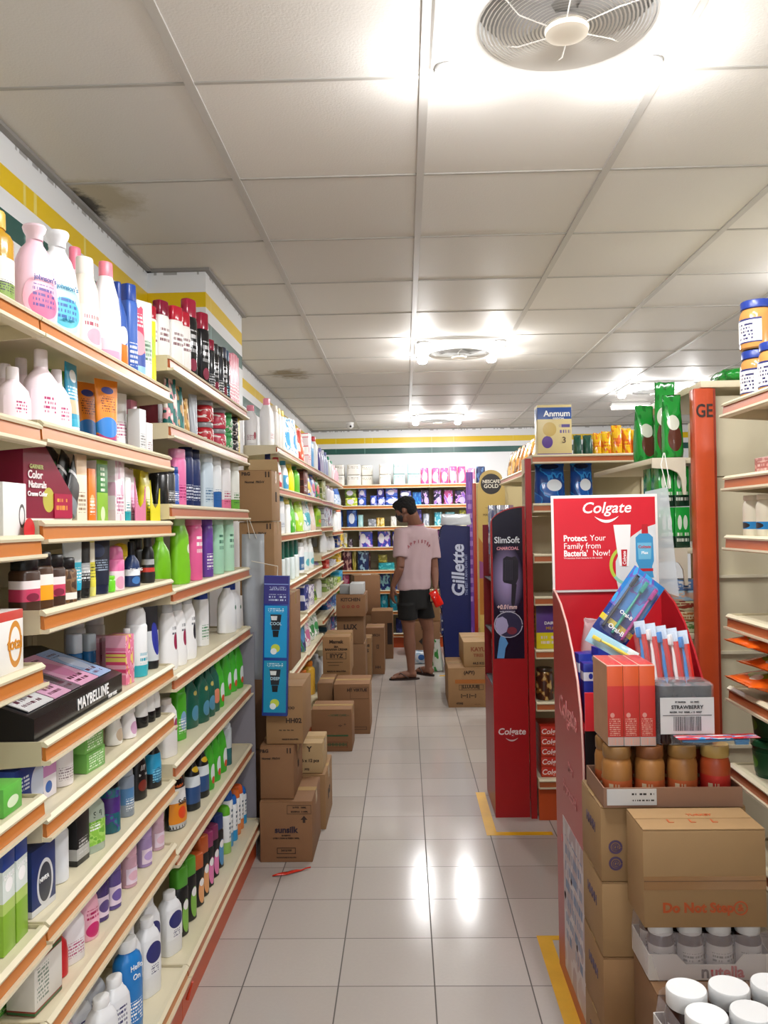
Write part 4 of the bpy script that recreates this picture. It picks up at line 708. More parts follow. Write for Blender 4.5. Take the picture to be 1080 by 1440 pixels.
# ================================================================ FAR LEFT BAYS
def fput(z, px, top, kind, mk, label, cat, X=-.755, group=None):
    Y = un(px, (top+735)/2, 'X', X).y; Y = min(Y, 9.55); S_ = (SA if Y < 5.78 else SB if Y < 6.87 else SC_ if Y < 7.95 else SD)+[.165]
    z = min(S_, key=lambda q: abs(q-z))-.006
    h = max(.05, un(px, top, 'X', X).z-z)
    up_ = [q for q in S_ if q > z+.05]
    if up_: h = min(h, min(up_)-z-.036)
    return place(kind, mk(h), (X, Y, z), (0, 0, PI/2-.15), label, cat, group)
wp = pr('#f3f1f2', '#a04a5a', lines=LN, blob=(.8, .4, .1, .2, '#b04a58'))
def FB(w, base, cap, shape='wide', lab=None, d=.06, capf=.14): return B(w*.9, d, pl(base), pl(cap), shape, lab, capf=capf)
def FP(base, *busy, w=.16, d=.07, seed=1): return PO(w*.86, d, pr(base, '#ffffff', busy=[base]+list(busy), seed=seed, blob=(.5, .45, .32, .18, busy[0])))
def FX_(base, *busy, w=.10, d=.10, seed=1): return X_(min(w*.86, .165), d, pr(base, '#ffffff', busy=[base]+list(busy), seed=seed, lines=LN))
top_row = [(376, 562, 'cleaner_bottle', FB(.10, '#f2f1f2', '#ee8fa4', lab=wp), 'white bottle with pink cap', -.755), (384, 572, 'cleaner_bottle', FB(.06, '#f4f2ee', '#e6e0d0', 'slim'), 'slim white bottle', -.745), (388.5, 576, 'cleaner_bottle', FB(.06, '#f4f2ee', '#e8d9a0', 'slim'), 'slim white bottle', -.745), (393, 579, 'cleaner_bottle', FB(.06, '#f4f2ee', '#e8cf60', 'slim'), 'slim white bottle', -.745),
 (401, 588, 'detergent_pouch', FP('#e9f1f6', '#2f9ad0', '#ffffff', w=.19), 'white and blue detergent pouch', -.76), (411, 591, 'detergent_pouch', FP('#e9f1f6', '#1f8ac8', '#ffffff', w=.19, seed=3), 'white and blue detergent pouch', -.76), (421, 604, 'detergent_pouch', FP('#c83a2a', '#e86a3a', '#e8dcd8', w=.14), 'orange red detergent pouch', -.76), (428, 611, 'detergent_box', FX_('#f1dfe3', '#d8324a', '#ffffff'), 'pink and white detergent carton', -.755),
 (435, 613, 'cleaner_bottle', FB(.12, '#4aa0dc', '#e9f0f6', 'wide'), 'blue cleaner bottle', -.75), (441, 615, 'cleaner_bottle', FB(.1, '#eef1f4', '#c8323a', 'wide'), 'white cleaner bottle with red cap', -.75), (445.5, 627, 'cleaner_bottle', FB(.09, '#3f2a86', '#d8d08a', 'oval'), 'purple cleaner bottle with yellow cap', -.75), (450, 631, 'cleaner_bottle', FB(.1, '#c3bfe0', '#8a86c8', 'oval'), 'lilac cleaner bottle', -.75), (453.5, 634, 'cleaner_bottle', FB(.1, '#b9c3e0', '#e9e9f4', 'oval'), 'lilac cleaner bottle', -.75), (457, 637, 'cleaner_bottle', FB(.1, '#a9b3d8', '#6f7ab8', 'oval'), 'lilac cleaner bottle', -.75), (461.5, 643, 'cleaner_bottle', FB(.12, '#dfe9e2', '#3f9a7a', 'oval'), 'pale bottle with green cap', -.75), (465.5, 649, 'cleaner_bottle', FB(.12, '#e4d3d8', '#7ab89a', 'oval'), 'pale bottle with green cap', -.75), (469, 655, 'cleaner_bottle', FB(.12, '#e6a9b3', '#f3d3d8', 'oval'), 'pink cleaner bottle', -.75), (472, 659, 'cleaner_bottle', FB(.12, '#df9aa8', '#f3d3d8', 'oval'), 'pink cleaner bottle', -.75)]
for px, top, k, mk, lb, X in top_row: fput(1.87, px, top, k, mk, lb+' on the top shelf of the far left bays', 'bottle' if 'bottle' in k else k.split('_')[1], X)
for X, c in ((-.845, '#ee8fa4'), (-.93, '#e9778f'), (-1.01, '#d94a5f')):
    place('cleaner_bottle', FB(.075, '#f2f1f2', c, lab=wp, d=.08)(.235), (X, 4.60, 1.864), (0, 0, .25), 'white pink capped bottle at near end of far left top shelf', 'bottle')
r2 = [(377, 637, FB(.09, '#22366f', '#1a2a66', 'oval'), 'navy bottle'), (388, 640, FB(.11, '#e9e4e4', '#d04a5a', 'taper', pr('#c8323a', '#ffffff', blob=(.5, .6, .3, .3, '#f1e3e3'))), 'white and red bottle'), (398, 647, FB(.11, '#e9eef1', '#3f9ac8', 'taper', pr('#3f9ac8', '#ffffff', blob=(.5, .6, .3, .3, '#f1f3f3'))), 'white and sky blue bottle'), (406.5, 650, FB(.12, '#f0df20', '#e8e06a', 'taper'), 'yellow bottle'), (414, 653, FB(.12, '#63b82c', '#1f6a3a', 'wide'), 'green bottle'), (422, 658, FX_('#5c2a22', '#8a4a3a', '#3a1a18', w=.13), 'brown carton'), (430, 660, FP('#2d5fc0', '#e8d030', '#e6e9f0', w=.2), 'blue and yellow pouch'), (437, 665, FP('#4a7fd0', '#e0708a', '#e6e9f0', w=.18, seed=4), 'blue and pink pouch'), (443, 670, FP('#3f8f4a', '#e05a5a', '#dfe9d0', w=.18, seed=2), 'green and red pouch'), (449, 675, FX_('#8f9a50', '#d8dcb0', '#5f6a3a', w=.16), 'olive carton'), (455, 679, FB(.15, '#c9c9c4', '#a9a9a4', 'round'), 'grey tub'), (460, 683, FB(.16, '#e3dfe6', '#c8b8cf', 'round'), 'pale lilac tub'), (465, 686, FB(.16, '#e6e2e6', '#d8cfe0', 'round'), 'pale lilac tub')]
def catof(lb): return 'carton' if 'carton' in lb else 'pouch' if 'pouch' in lb or 'bag' in lb else 'tub' if 'tub' in lb else 'bottle'
def kindof(lb): return {'carton': 'detergent_carton', 'pouch': 'detergent_pouch', 'tub': 'paste_tub', 'bottle': 'cleaner_bottle'}[catof(lb)]
def frow(z, items, where, X=-.755):
    for px, top, mk, lb in items: fput(z, px, top, kindof(lb), mk, lb+' '+where, catof(lb), X)
frow(1.645, r2, 'on the second shelf down, far left bays')
fput(1.635, 474, 668, 'detergent_pouch', PO(.27, .10, pr('#b9c8dc', '#2a5fb0', band=[(.62, 1, '#1f63b8')], busy=['#d3dbe6', '#8fa8c8'])), 'large blue topped detergent bag in the back left corner', 'pouch')
frow(1.388, [(390.5, 697, FB(.11, '#eceff2', '#3f9fd0', 'slim', pr('#e3e9ef', '#5a6f9a', lines=LN)), 'white bottle with sky blue cap'), (399.5, 703, FB(.1, '#eef0f0', '#e0d36a', 'slim'), 'white bottle with yellow cap'), (407, 702, FP('#4fae3a', '#6fc84a', '#e6f0dc', w=.12), 'green pouch'), (418, 698, FP('#a9d830', '#c8e86a', '#e9f0e0', w=.22), 'lime green pouch'), (428.5, 702, FP('#e6eef0', '#3fb0c0', '#ffffff', w=.2), 'white and teal pouch'), (436.5, 708, FP('#f0d8cc', '#f3e9e3', w=.14), 'peach pouch'), (444.5, 711, FB(.15, '#a3d020', '#7a8a2a', 'wide', pr('#7fae20', '#e88a2a', blob=(.5, .4, .3, .2, '#e88a2a'))), 'lime green bottle')], 'on the third shelf down, far left bays')
frow(1.41, [(453, 712, FX_('#c3ccd8', '#5a3a4a', '#e6e9ee', w=.2), 'silver carton'), (458.5, 714, FX_('#cfd6e0', '#8a2a3a', '#3a5a8a', w=.2), 'silver carton'), (463.5, 717, FB(.16, '#eef0f2', '#d8dce0', 'taper'), 'white bottle')], 'on the third shelf down, third far bay')
frow(1.365, [(470, 718, FB(.17, '#eef0f2', '#b9c3d0', 'taper'), 'white bottle'), (476.5, 716, FB(.18, '#f1f1f2', '#e08a6a', 'slim'), 'white bottle with orange cap')], 'on the third shelf down, corner bay')
frow(1.09, [(392, 757, FB(.07, '#e3eef0', '#12655a', 'slim', capf=.45), 'white bottle with dark green cap'), (399, 757, FB(.07, '#e3eef0', '#0f5a48', 'slim', capf=.45), 'white bottle with dark green cap'), (406, 758, FB(.08, '#dfeef0', '#0f5a48', 'slim', capf=.45), 'white bottle with dark green cap'), (412, 759, FB(.08, '#e6f0f0', '#12655a', 'slim', capf=.4), 'white bottle with dark green cap'), (419, 763, FB(.12, '#eef1f3', '#dfe6ea', 'slim', pr('#3a6a9a', '#ffffff', lines=LN)), 'tall white bottle with blue label'), (427, 754, FB(.16, '#eef3f4', '#e6eef0', 'taper', pr('#dfeef0', '#2a9aa8', blob=(.5, .3, .35, .25, '#5fbcc6'))), 'white and teal bottle'), (434, 757, FB(.16, '#eef3f4', '#e6eef0', 'taper', pr('#dfeef0', '#2a9aa8', blob=(.5, .3, .35, .25, '#5fbcc6'))), 'white and teal bottle'), (441, 765, FB(.17, '#b3a6d8', '#e6e3f0', 'taper'), 'lilac bottle'), (446.5, 757, FB(.15, '#cfe0a0', '#3a9a7a', 'taper'), 'pale lime bottle')], 'on the fourth shelf down, far left bays')
frow(1.18, [(453.5, 747, FB(.2, '#e9ecf0', '#dfe3e8', 'taper'), 'large white bottle'), (459, 748, FB(.2, '#e9ecf0', '#dfe3e8', 'taper'), 'large white bottle'), (465, 749, FB(.2, '#e9ecf0', '#dfe3e8', 'taper'), 'large white bottle'), (471, 751, FX_('#1f3f8a', '#e0c030', '#16306a', w=.22), 'blue and yellow carton'), (476.5, 751, FX_('#e0b52a', '#e8d060', '#24408a', w=.25), 'yellow carton')], 'on the fourth shelf down, third far bay')
frow(.82, [(422, 823, FX_('#23307a', '#4a4aa8', '#e3e3ee', w=.14), 'navy blue carton'), (430, 823, FX_('#e6e3ec', '#3a2a7a', '#d8d0e0', w=.18), 'white and navy carton'), (438, 824, FP('#9ec42a', '#3a5a2a', '#c8d86a', w=.12), 'lime green pouch'), (444.5, 808, FB(.16, '#e9ecee', '#dfe3e6', 'wide'), 'white bottle'), (455, 813, FX_('#8fae5a', '#2a3a2a', '#dfe6c8', w=.2), 'green patterned carton'), (460.5, 813, FX_('#7a9a50', '#3a2a4a', '#dfe6c8', w=.22, seed=5), 'green patterned carton'), (466, 813, FX_('#8fb05a', '#2a3a3a', '#dfe6c8', w=.24, seed=7), 'green patterned carton'), (471.5, 812, FX_('#b0c83a', '#7a9a2a', w=.25), 'lime carton')], 'on a middle shelf, far left bays')
frow(1.035, [(454, 787, FX_('#c8302a', '#e06a5a', w=.15), 'red carton'), (458.5, 787, FX_('#b9bcc4', '#6a6a78', '#e3e3e8', w=.2), 'silver grey carton'), (464, 787, FX_('#b3b6c0', '#8a3a4a', '#e3e3e8', w=.22, seed=4), 'silver grey carton'), (472, 776, FX_('#e6b81e', '#1f2f6a', '#f0d86a', w=.26), 'yellow carton')], 'on the fifth shelf down, third far bay')
frow(.555, [(398, 860, FP('#3a8ab0', '#e6e9ee', '#7a3a5a', w=.18), 'blue and pink pouch'), (408, 855, FP('#4ab0cc', '#a8d8e6', '#e6f0f4', w=.2), 'sky blue pouch'), (418, 856, FP('#3a2a6a', '#4a8ac0', '#2a7a4a', w=.2, seed=3), 'purple and green pouch'), (427, 872, FP('#e6dfe2', '#c86a9a', '#ffffff', w=.18), 'white and pink pouch'), (434, 866, FP('#d8dcd8', '#3a8a4a', '#ffffff', w=.18), 'white and green pouch'), (441, 862, FP('#cfd3d0', '#3f9a5a', '#ffffff', w=.2, seed=4), 'white and green pouch')], 'on the sixth shelf down, far left bays')
frow(.65, [(456, 840, FX_('#2a6ab8', '#e04a8a', '#6aa0e0', w=.2), 'blue and magenta carton'), (462, 838, FX_('#2a5aa8', '#8ac0e8', w=.24), 'blue carton'), (467.5, 837, FX_('#1f5fa8', '#8ac0e8', w=.26, seed=5), 'blue carton')], 'on a low shelf, third far bay')
frow(.4, [(455, 872, FX_('#c8ccca', '#3a6a8a', w=.22), 'grey white carton'), (461, 868, FX_('#2a6ab8', '#e04a8a', w=.24), 'blue and magenta carton'), (467, 865, FX_('#3a3f4a', '#8a9aa8', w=.26), 'dark grey carton')], 'on the lowest raised shelf, third far bay')
frow(.81, [(474, 803, FX_('#2aa0d8', '#7ac8e8', w=.25), 'cyan carton')], 'on a middle shelf, corner bay')
frow(.6, [(475, 828, FX_('#6aa83a', '#dfe6c8', w=.3), 'green carton'), (480, 827, FX_('#2a3a5a', '#6a9ac0', w=.3), 'dark blue carton')], 'on a low shelf, corner bay')
for px, top, c, cp, lb in ((423, 945, '#e9e9ea', '#e07a2a', 'white bottle with orange cap'), (432, 932, '#d8a83a', '#e8862a', 'amber bottle with orange cap'), (441, 922, '#e6e9ee', '#e6e9ee', 'white bottle'), (447, 914, '#e6e9ee', '#dfe3e8', 'white bottle'), (452, 910, '#3a3f4a', '#2a2a30', 'dark grey bottle')):
    fput(.16, px, top, 'cleaner_bottle', FB(.12, c, cp, 'round' if 'orange' in lb else 'wide', d=.09), lb+' on the bottom deck, first far left bays', 'bottle', X=-.745)
# ================================================================ BACK WALL GOODS
def bput(z, x0, x1, top, kind, mk, label, cat, Y=9.78, dz=0, h=None, group=None):
    z = z-.006+dz; xa = un(x0, top, 'Y', Y).x; xb = un(x1, top, 'Y', Y).x
    h = h or max(.05, un((x0+x1)/2, top, 'Y', Y-.06).z-z); S_ = BK if Y > 9 else EC
    up_ = [q for q in S_ if q > z+.03]
    if up_: h = min(h, min(up_)-z-.036)
    return place(kind, mk(h, (xb-xa)*.91), ((xa+xb)/2, Y, z), (0, 0, 0), label, cat, group)
def BP(base, *busy, d=.16, seed=1, **k): m = pr(base, '#ffffff', busy=[base]+list(busy), seed=seed, **k); return lambda h, w: P_pack(h, w, d, m)
def BX(base, *busy, d=.16, seed=1, **k): m = pr(base, '#ffffff', busy=[base]+list(busy), seed=seed, **k); return lambda h, w: P_box(h, w, d, m)
for i, (a, b, c, c2, nm) in enumerate(((474, 489, '#e9e6de', '#8a8272', 'cream'), (490, 511, '#ece9e2', '#a39a8a', 'cream'), (513, 531, '#efede6', '#a8a090', 'cream'), (532, 550, '#efece6', '#9a8a70', 'cream'), (552, 570, '#c9eaea', '#4f8f8f', 'aqua'), (572, 591, '#c9ecec', '#5a9a9a', 'aqua'))):
    for dz in (0, .125):
        bput(1.879, a, b, 652, 'tissue_pack', (lambda c=c, c2=c2: (lambda h, w: P_pack(h, w, .2, pr(c, c2, lines=[(.6, .85, 7, .1, .9)], seed=a))))(), f'{nm} tissue pack, {"upper" if dz else "lower"} layer, top shelf of back wall', 'tissue pack', dz=dz, h=.122, group='tissue packs on the back wall')
for i in range(5): bput(1.879, 594+12.2*i, 606+12.2*i, 658-(2 if i > 2 else 0), 'pad_pack', BP('#ea4f86', '#f3a0bf', seed=i, blob=(.5, .45, .32, .3, '#f7d3e0')), 'hot pink pad pack on the top shelf of back wall', 'pad pack', group='hot pink pad packs')
bput(1.879, 656, 668, 658, 'pad_pack', BP('#e87aa0', '#f6dbe6'), 'pink and white pad pack at the right end of back top shelf', 'pad pack')
bput(1.879, 669, 682, 656, 'pad_pack', BP('#1c2a4f', '#4f6f9a'), 'dark navy pad pack at the right end of back top shelf', 'pad pack')
P2 = ' on second shelf of back wall'
for a, b, dz, c, c2, lb in ((482, 501, 0, '#bcd02a', '#e9efb0', 'yellow green pad pack'), (483, 501, .125, '#5f7a2a', '#9ab04a', 'dark green pad pack'), (503, 516, 0, '#2f4fb0', '#7f9ae0', 'blue pad pack, lower'), (504, 516, .125, '#4a5fc0', '#b0a0e0', 'blue pad pack, upper'), (528, 540, 0, '#2f4ab0', '#b0b8f0', 'blue pad pack, lower'), (529, 540, .125, '#3a3a90', '#7a6ac0', 'blue pad pack, upper'), (541, 560, 0, '#3a5fc0', '#e0d8f4', 'wide blue pad pack, lower'), (541, 560, .125, '#4a6ac8', '#c8a8e0', 'wide blue pad pack, upper')):
    bput(1.64, a, b, 686, 'pad_pack', BP(c, c2, seed=a, blob=(.45, .5, .28, .3, '#e6e0f4')), lb+P2, 'pad pack', dz=dz*.82, h=.10)
bput(1.64, 517, 527.5, 697, 'pad_pack', BP('#3450b4', '#a8b0ee', blob=(.45, .5, .28, .3, '#e6e0f4')), 'single blue pad pack'+P2, 'pad pack')
bput(1.64, 562, 579, 690, 'pad_pack', BP('#4a5ab8', '#d8d0ee', '#8a6ac0', blob=(.4, .75, .4, .15, '#f1f1f6')), 'blue and white pad pack above the man\'s head'+P2, 'pad pack')
for a, b in ((580, 586.5), (587, 593.5)): bput(1.64, a, b, 692, 'pad_pack', BX('#1f66b8', '#3f9ad8', d=.12), 'slim bright blue carton'+P2, 'carton')
for a, b, c, c2 in ((596, 608, '#1e1640', '#d8b8e8'), (609, 621, '#1e1640', '#d8b8e8'), (623, 637, '#a83a7a', '#f0c0d8'), (638.5, 655, '#2a1a4a', '#e0a8d0')): bput(1.64, a, b, 689, 'pad_pack', BP(c, c2, '#8a5ac0', seed=a, blob=(.65, .3, .28, .22, '#b8a8e8')), ('magenta' if c == '#a83a7a' else 'black purple')+' pad pack'+P2, 'pad pack')
P3 = ' on the third shelf down of back wall'
for a, b, t_, c, c2, lb in ((479, 486, 718, '#1f4a9a', '#3f7ac8', 'dark blue pad pack'), (487, 503, 717, '#20489a', '#3f7ad0', 'dark blue pad pack with white disc'), (504, 512, 724, '#a8dce0', '#cdeef0', 'aqua pack'), (513, 526, 730, '#8a8f9a', '#c8ccd6', 'low grey pack'), (528, 533, 728, '#c89a3a', '#f0dca0', 'tan pack'), (534, 541, 728, '#d8b84a', '#f3e6b0', 'yellow pack'), (549, 558, 726, '#f0efec', '#d8d6d0', 'white pack'), (586, 593, 716, '#2f2a80', '#7a6ac8', 'dark violet pack'), (594, 604, 722, '#8f98a8', '#d0d6e0', 'silver grey pack'), (610, 622, 720, '#4ab0c8', '#c0ecf0', 'aqua striped pack'), (625, 640, 720, '#7ac0d0', '#e0f0f4', 'pale aqua pack'), (645, 655, 717, '#8a8a2a', '#d0c84a', 'olive pack')):
    bput(1.394, a, b, t_, 'pad_pack', BP(c, c2, seed=a, blob=((.5, .5, .28, .3, '#dfe6f4') if 'disc' in lb else None)), lb+P3, 'pad pack')
P4 = ' on the fourth shelf down of back wall'
for a, b, t_ in ((504, 525, 744), (530, 550, 744), (551, 563, 745)):
    bput(1.16, a, b, t_, 'pad_pack', BP('#3a4ab8', '#b06ac8', '#dfe0f4', seed=a, band=[(.9, 1, '#d8c040')], blob=(.3, .5, .22, .28, '#f0eef6')), 'large blue yellow edged pad pack on fourth shelf down of back wall', 'pad pack')
bput(1.16, 483, 489, 749, 'cotton_pack', BP('#ecebe0', '#d8c84a'), 'small white pack'+P4, 'pad pack'); bput(1.16, 490, 496, 758, 'cotton_pack', BP('#5a4a5a', '#c8c0c8'), 'low dark pack'+P4, 'pad pack')
bput(1.16, 613, 625, 745, 'pad_pack', BP('#8a4a8a', '#e0c0e0'), 'purple pink pad pack beside the man\'s sleeve'+P4, 'pad pack')
P5 = ' on the fifth shelf down of back wall'
for a, b, t_, c, c2, lb in ((482, 495, 772, '#5a2030', '#c89a90', 'maroon carton'), (496, 501, 770, '#8a7a2a', '#d0c060', 'olive carton'), (503, 519, 775, '#1f2f60', '#9ac0d8', 'navy diaper pack'), (521, 527, 779, '#7a3040', '#e0c0b0', 'red brown carton')):
    bput(.893, a, b, t_, 'pad_pack', BX(c, c2, seed=a), lb+P5, 'carton')
bput(.893, 531, 556, 788, 'pad_pack', BP('#1f9aa8', '#5fd0d8'), 'flat teal pack'+P5, 'pad pack', h=.085); bput(.893, 531, 545, 775, 'pad_pack', BP('#8a8430', '#c8c060'), 'olive pack on the flat teal pack'+P5, 'pad pack', dz=.087, h=.09)
P6 = ' on the sixth shelf down of back wall'
for a, b, t_, c, c2, lb in ((479, 492, 805, '#c8306a', '#f0a0b8', 'magenta carton'), (534, 549, 804, '#1c3070', '#8ac0c8', 'navy pad pack'), (551, 560, 806, '#2a3a80', '#8aa0c8', 'navy pad pack')):
    bput(.66, a, b, t_, 'pad_pack', BX(c, c2, seed=a), lb+P6, 'carton')
P7 = ' on the lowest raised shelf of back wall'
for a, b in ((534, 546), (547.5, 559)): bput(.42, a, b, 832, 'pad_pack', BP('#0f7f9a', '#2fb0c8', seed=a, blob=(.5, .5, .2, .1, '#9ad8e6')), 'teal pack'+P7, 'pad pack')
bput(.165, 556, 566, 870, 'pad_pack', BP('#1f2a6a', '#3f4a9a'), 'navy pack on the bottom deck of back wall by the man\'s legs', 'pad pack')
# ================================================================ CARTONS
M_CB = {k: mat(v, .75, noise=.06) for k, v in {'a': '#8a6444', 'b': '#98754f', 'c': '#a2825a', 'd': '#805e40', 'e': '#b5996f'}.items()}
INK = '#33221a'
def carton(x0, x1, y0, y1, z0, z1, label, c='b', rz=0, words=(), tape=True, side=(), group=None, open_=0, name='cardboard_carton'):
    w, d, h = x1-x0, y1-y0, z1-z0
    r = thing(name, label, 'carton', ((x0+x1)/2, (y0+y1)/2, z0), (0, 0, rz), group)
    bm = bmesh.new(); bx(bm, -w/2, w/2, -d/2, d/2, 0, h-.004, .003); link('carton_body', finish(bm, 'carton_body'), M_CB[c], r)
    bm = bmesh.new()                   # two lid flaps meeting on a seam
    for s in (-1, 1):
        a, b = (0.0015, d/2-.001) if s > 0 else (-d/2+.001, -.0015)
        bx(bm, -w/2+.001, w/2-.001, a, b, h-.004, h-.0005, .0008)
    link('lid_flaps', finish(bm, 'lid_flaps'), M_CB[c], r)
    if tape: link('packing_tape', box_me('packing_tape', -w/2-.0008, w/2+.0008, -.024, .024, h-.0006, h+.0003), mat('#b89a6c', .2), r); link('tape_end', box_me('tape_end', w/2, w/2+.0008, -.024, .024, h-.06, h), mat('#b89a6c', .2), r)
    if open_: link('open_flap', prism_me('open_flap', [(-w/2+.004, h), (w/2-.004, h), (w/2-.01, h+open_), (-w/2+.01, h+open_)], 'Y', d/2-.004, d/2-.001), M_CB['e'], r)
    for wd in [q for w0 in words for q in ([('I', w0[1], w0[2]-.09, *w0[3:]), ('I', w0[1], w0[2]+.09, *w0[3:])] if w0[0] == 'II' else [w0])]: letter(wd[0], wd[1], wd[4] if len(wd) > 4 else INK, r, (wd[2]*w/2, -d/2-.0008, wd[3]*h), bold=wd[1]*.035, sx=wd[5] if len(wd) > 5 else 1)
    for wd in side: letter(wd[0], wd[1], INK, r, (w/2+.0008, wd[2]*d/2, wd[3]*h), '+X')
    return r
def mark(r, x0, x1, z0, z1, y, c=INK, frame=True, th=.0025, name='printed_frame'):
    bm = bmesh.new()
    if frame:
        for a in ((x0, x1, z0, z0+th), (x0, x1, z1-th, z1), (x0, x0+th, z0, z1), (x1-th, x1, z0, z1)): bx(bm, a[0], a[1], y-.0008, y, a[2], a[3])
    else: bx(bm, x0, x1, y-.0008, y, z0, z1)
    link(name, finish(bm, name, False), mat(c, .6) if isinstance(c, str) else c, r)
G1 = None
r = carton(-.64, -.416, 3.572, 3.92, 0, .258, 'brown shampoo carton on the floor at the near end of the left pile', 'a', words=[('sunsilk', .036, 0, .53, '#2b2030'), ('SHAMPOO', .008, 0, .44), ('LIVELY CLEAN & FRESH 160ML', .0085, 0, .395), ('24/12/100', .011, 0, .195), ('MANUFACTURED IN MALAYSIA', .006, 0, .08), ('24 PCS   160ML', .009, .52, .90), ('SHAMPOO   S 160ML', .008, .52, .83)])
mark(r, -.04, .04, .036, .062, -.174); mark(r, .005, .108, .204, .242, -.174, th=.0015)
link('arrow_mark', prism_me('arrow_mark', [(.072, .167), (.083, .167), (.083, .18), (.092, .18), (.0775, .197), (.063, .18), (.072, .18)], 'Y', -.1748, -.174), mat(INK, .6), r)
carton(-.64, -.495, 3.60, 3.90, .26, .488, 'brown carton standing on the shampoo carton', 'a', words=[('P&G', .02, -.75, .9), ('Normal  PRO-V', .012, -.35, .76), ('II', .03, .72, .9)], side=[('|||||', .03, 0, .5)])
carton(-.615, -.455, 3.62, 3.94, .49, .74, 'brown carton hidden partly by the blue display strip', 'b', words=[('FOO', .016, .35, .62), ('HH02', .028, .5, .40), ('~ ~ ~ ~', .02, .1, .24), ('MADE IN MALAYSIA', .008, .3, .08)], tape=False, open_=.0)
carton(-.60, -.395, 3.95, 4.30, 0, .257, 'brown carton on the floor behind the shampoo carton', 'b', side=[('||| 12', .05, 0, .5)])
r = carton(-.575, -.408, 3.97, 4.20, .259, .40, 'small light carton with glass symbol above the floor carton', 'e', words=[('6 x 12 pcs', .02, .3, .42), ('Y', .035, .25, .8), ('PTS', .014, .1, .12)])
carton(-.79, -.61, 3.98, 4.34, 0, .37, 'plain carton at the bottom of the tall pile by the column', 'd')
carton(-.79, -.61, 3.98, 4.34, .372, .74, 'plain carton second from the floor in the tall pile by the column', 'd')
carton(-.75, -.55, 3.98, 4.34, .742, 1.105, 'dark brown carton high in the tall pile by the column', 'a', words=[('||', .03, .1, .3)])
carton(-.79, -.625, 3.95, 4.25, 1.107, 1.455, 'tilted carton below the topmost one by the column', 'b', rz=.03, words=[('II', .035, .7, .93), ('Normal  PRO-V', .014, 0, .84)])
carton(-.79, -.628, 3.93, 4.22, 1.457, 1.70, 'topmost carton beside the column with open flap', 'b', rz=.02, words=[('P&G', .022, -.5, .92), ('Normal  PRO-V', .014, 0, .76), ('II', .035, .75, .90)], side=[('||||', .05, 0, .5)], open_=.07)
r = carton(-.612, -.356, 5.29, 5.56, 0, .265, 'wide brown carton with green stripes on the aisle floor', 'a', words=[('~ HOME CARE ~', .018, .35, .86, '#4f5a3a'), ('-:-  * ', .025, .55, .62)])
mark(r, -.07, .105, .095, .105, -.135, '#2f5a36', False); mark(r, -.04, .10, .025, .062, -.135, '#7a3f28'); letter('HHHHHH', .03, '#2f5a36', r, (.03, -.1365, .043))
r = carton(-.505, -.26, 5.72, 6.07, 0, .34, 'tall brown carton behind the green striped one', 'a', words=[('HT VIRTUE', .028, .3, .88), ('O', .05, -.1, .40)])
mark(r, .0, .10, .03, .05, -.175); mark(r, -.01, .115, .24, .32, -.175, th=.0015)
carton(-.62, -.515, 5.75, 6.1, 0, .345, 'narrow carton against the rack beside the tall one', 'd')
carton(-.63, -.44, 6.3, 6.7, 0, .295, 'carton on the floor under the cream carton', 'd')
r = carton(-.635, -.43, 6.3, 6.72, .297, .585, 'light carton with four pictograms on its front', 'b', words=[('Mamak', .036, 0, .87), ('SEA', .02, 0, .74), ('BANANA CREAM', .022, 0, .67, '#2a1c14'), ('IIYYZ', .042, 0, .50), ('~~~~~~~~~~', .02, -.1, .34), ('~~~~~~~', .02, -.2, .26), ('MADE IN MALAYSIA', .016, 0, .10)])
mark(r, -.075, .075, .12, .17, -.21, th=.003)
carton(-.59, -.36, 7.2, 7.6, 0, .40, 'carton on the floor below the reddish soap carton', 'd')
carton(-.60, -.37, 7.2, 7.6, .402, .64, 'reddish soap carton in the middle of the stack', 'd', words=[('LUX', .06, 0, .6, '#2a1a14')])
carton(-.60, -.35, 7.15, 7.62, .642, .825, 'brown carton with red marks, topmost full carton of its stack', 'a', words=[('KITCHEN', .04, 0, .78), ('o o o o', .05, 0, .48, '#8a3a2a')])
carton(-.575, -.49, 7.25, 7.45, .827, .90, 'small grey and white box on the stacked cartons', 'e', tape=False, name='small_box'); carton(-.485, -.365, 7.2, 7.5, .827, .915, 'small white box on the stacked cartons', 'e', tape=False, name='small_box')
for o in (ALL[-1], ALL[-2]):
    for ch in o.children:
        if ch.name.startswith(('carton_body', 'lid')): ch.data.materials.clear(); ch.data.materials.append(mat('#c9ccce', .5) if o is ALL[-1] else mat('#8f9496', .5))
carton(-.445, -.395, 7.64, 7.9, 0, .45, 'narrowest upright carton beside the stack', 'b', words=[('0', .03, 0, .8), ('#', .03, 0, .7)])
carton(-.392, -.325, 7.66, 7.93, 0, .385, 'narrow upright carton with round marks', 'b', words=[('88', .035, 0, .82), ('S', .04, 0, .70)])
carton(-.39, -.215, 7.96, 8.30, 0, .44, 'upright carton with white label on its lid', 'a', words=[('BOSCH', .03, 0, .84), ('[]', .04, .3, .6), ('HH', .035, .3, .15)])
carton(-.37, -.145, 8.85, 9.20, 0, .505, 'tallest upright carton in front of the back shelves', 'a', words=[('I I', .3, 0, .5)])
carton(-.60, -.32, 9.23, 9.52, 0, .42, 'carton under the big turned carton at the back left', 'd')
carton(-.60, -.31, 9.24, 9.50, .422, .86, 'big carton turned at an angle with white slip on top', 'a', rz=.22)
place('paper_slip', [('slip', box_me('slip', -.05, .05, -.03, .03, 0, .001), mat('#e9ecee', .5), None)], (-.44, 9.33, .862), (0, 0, .1), 'white paper slip on the turned carton', 'paper')
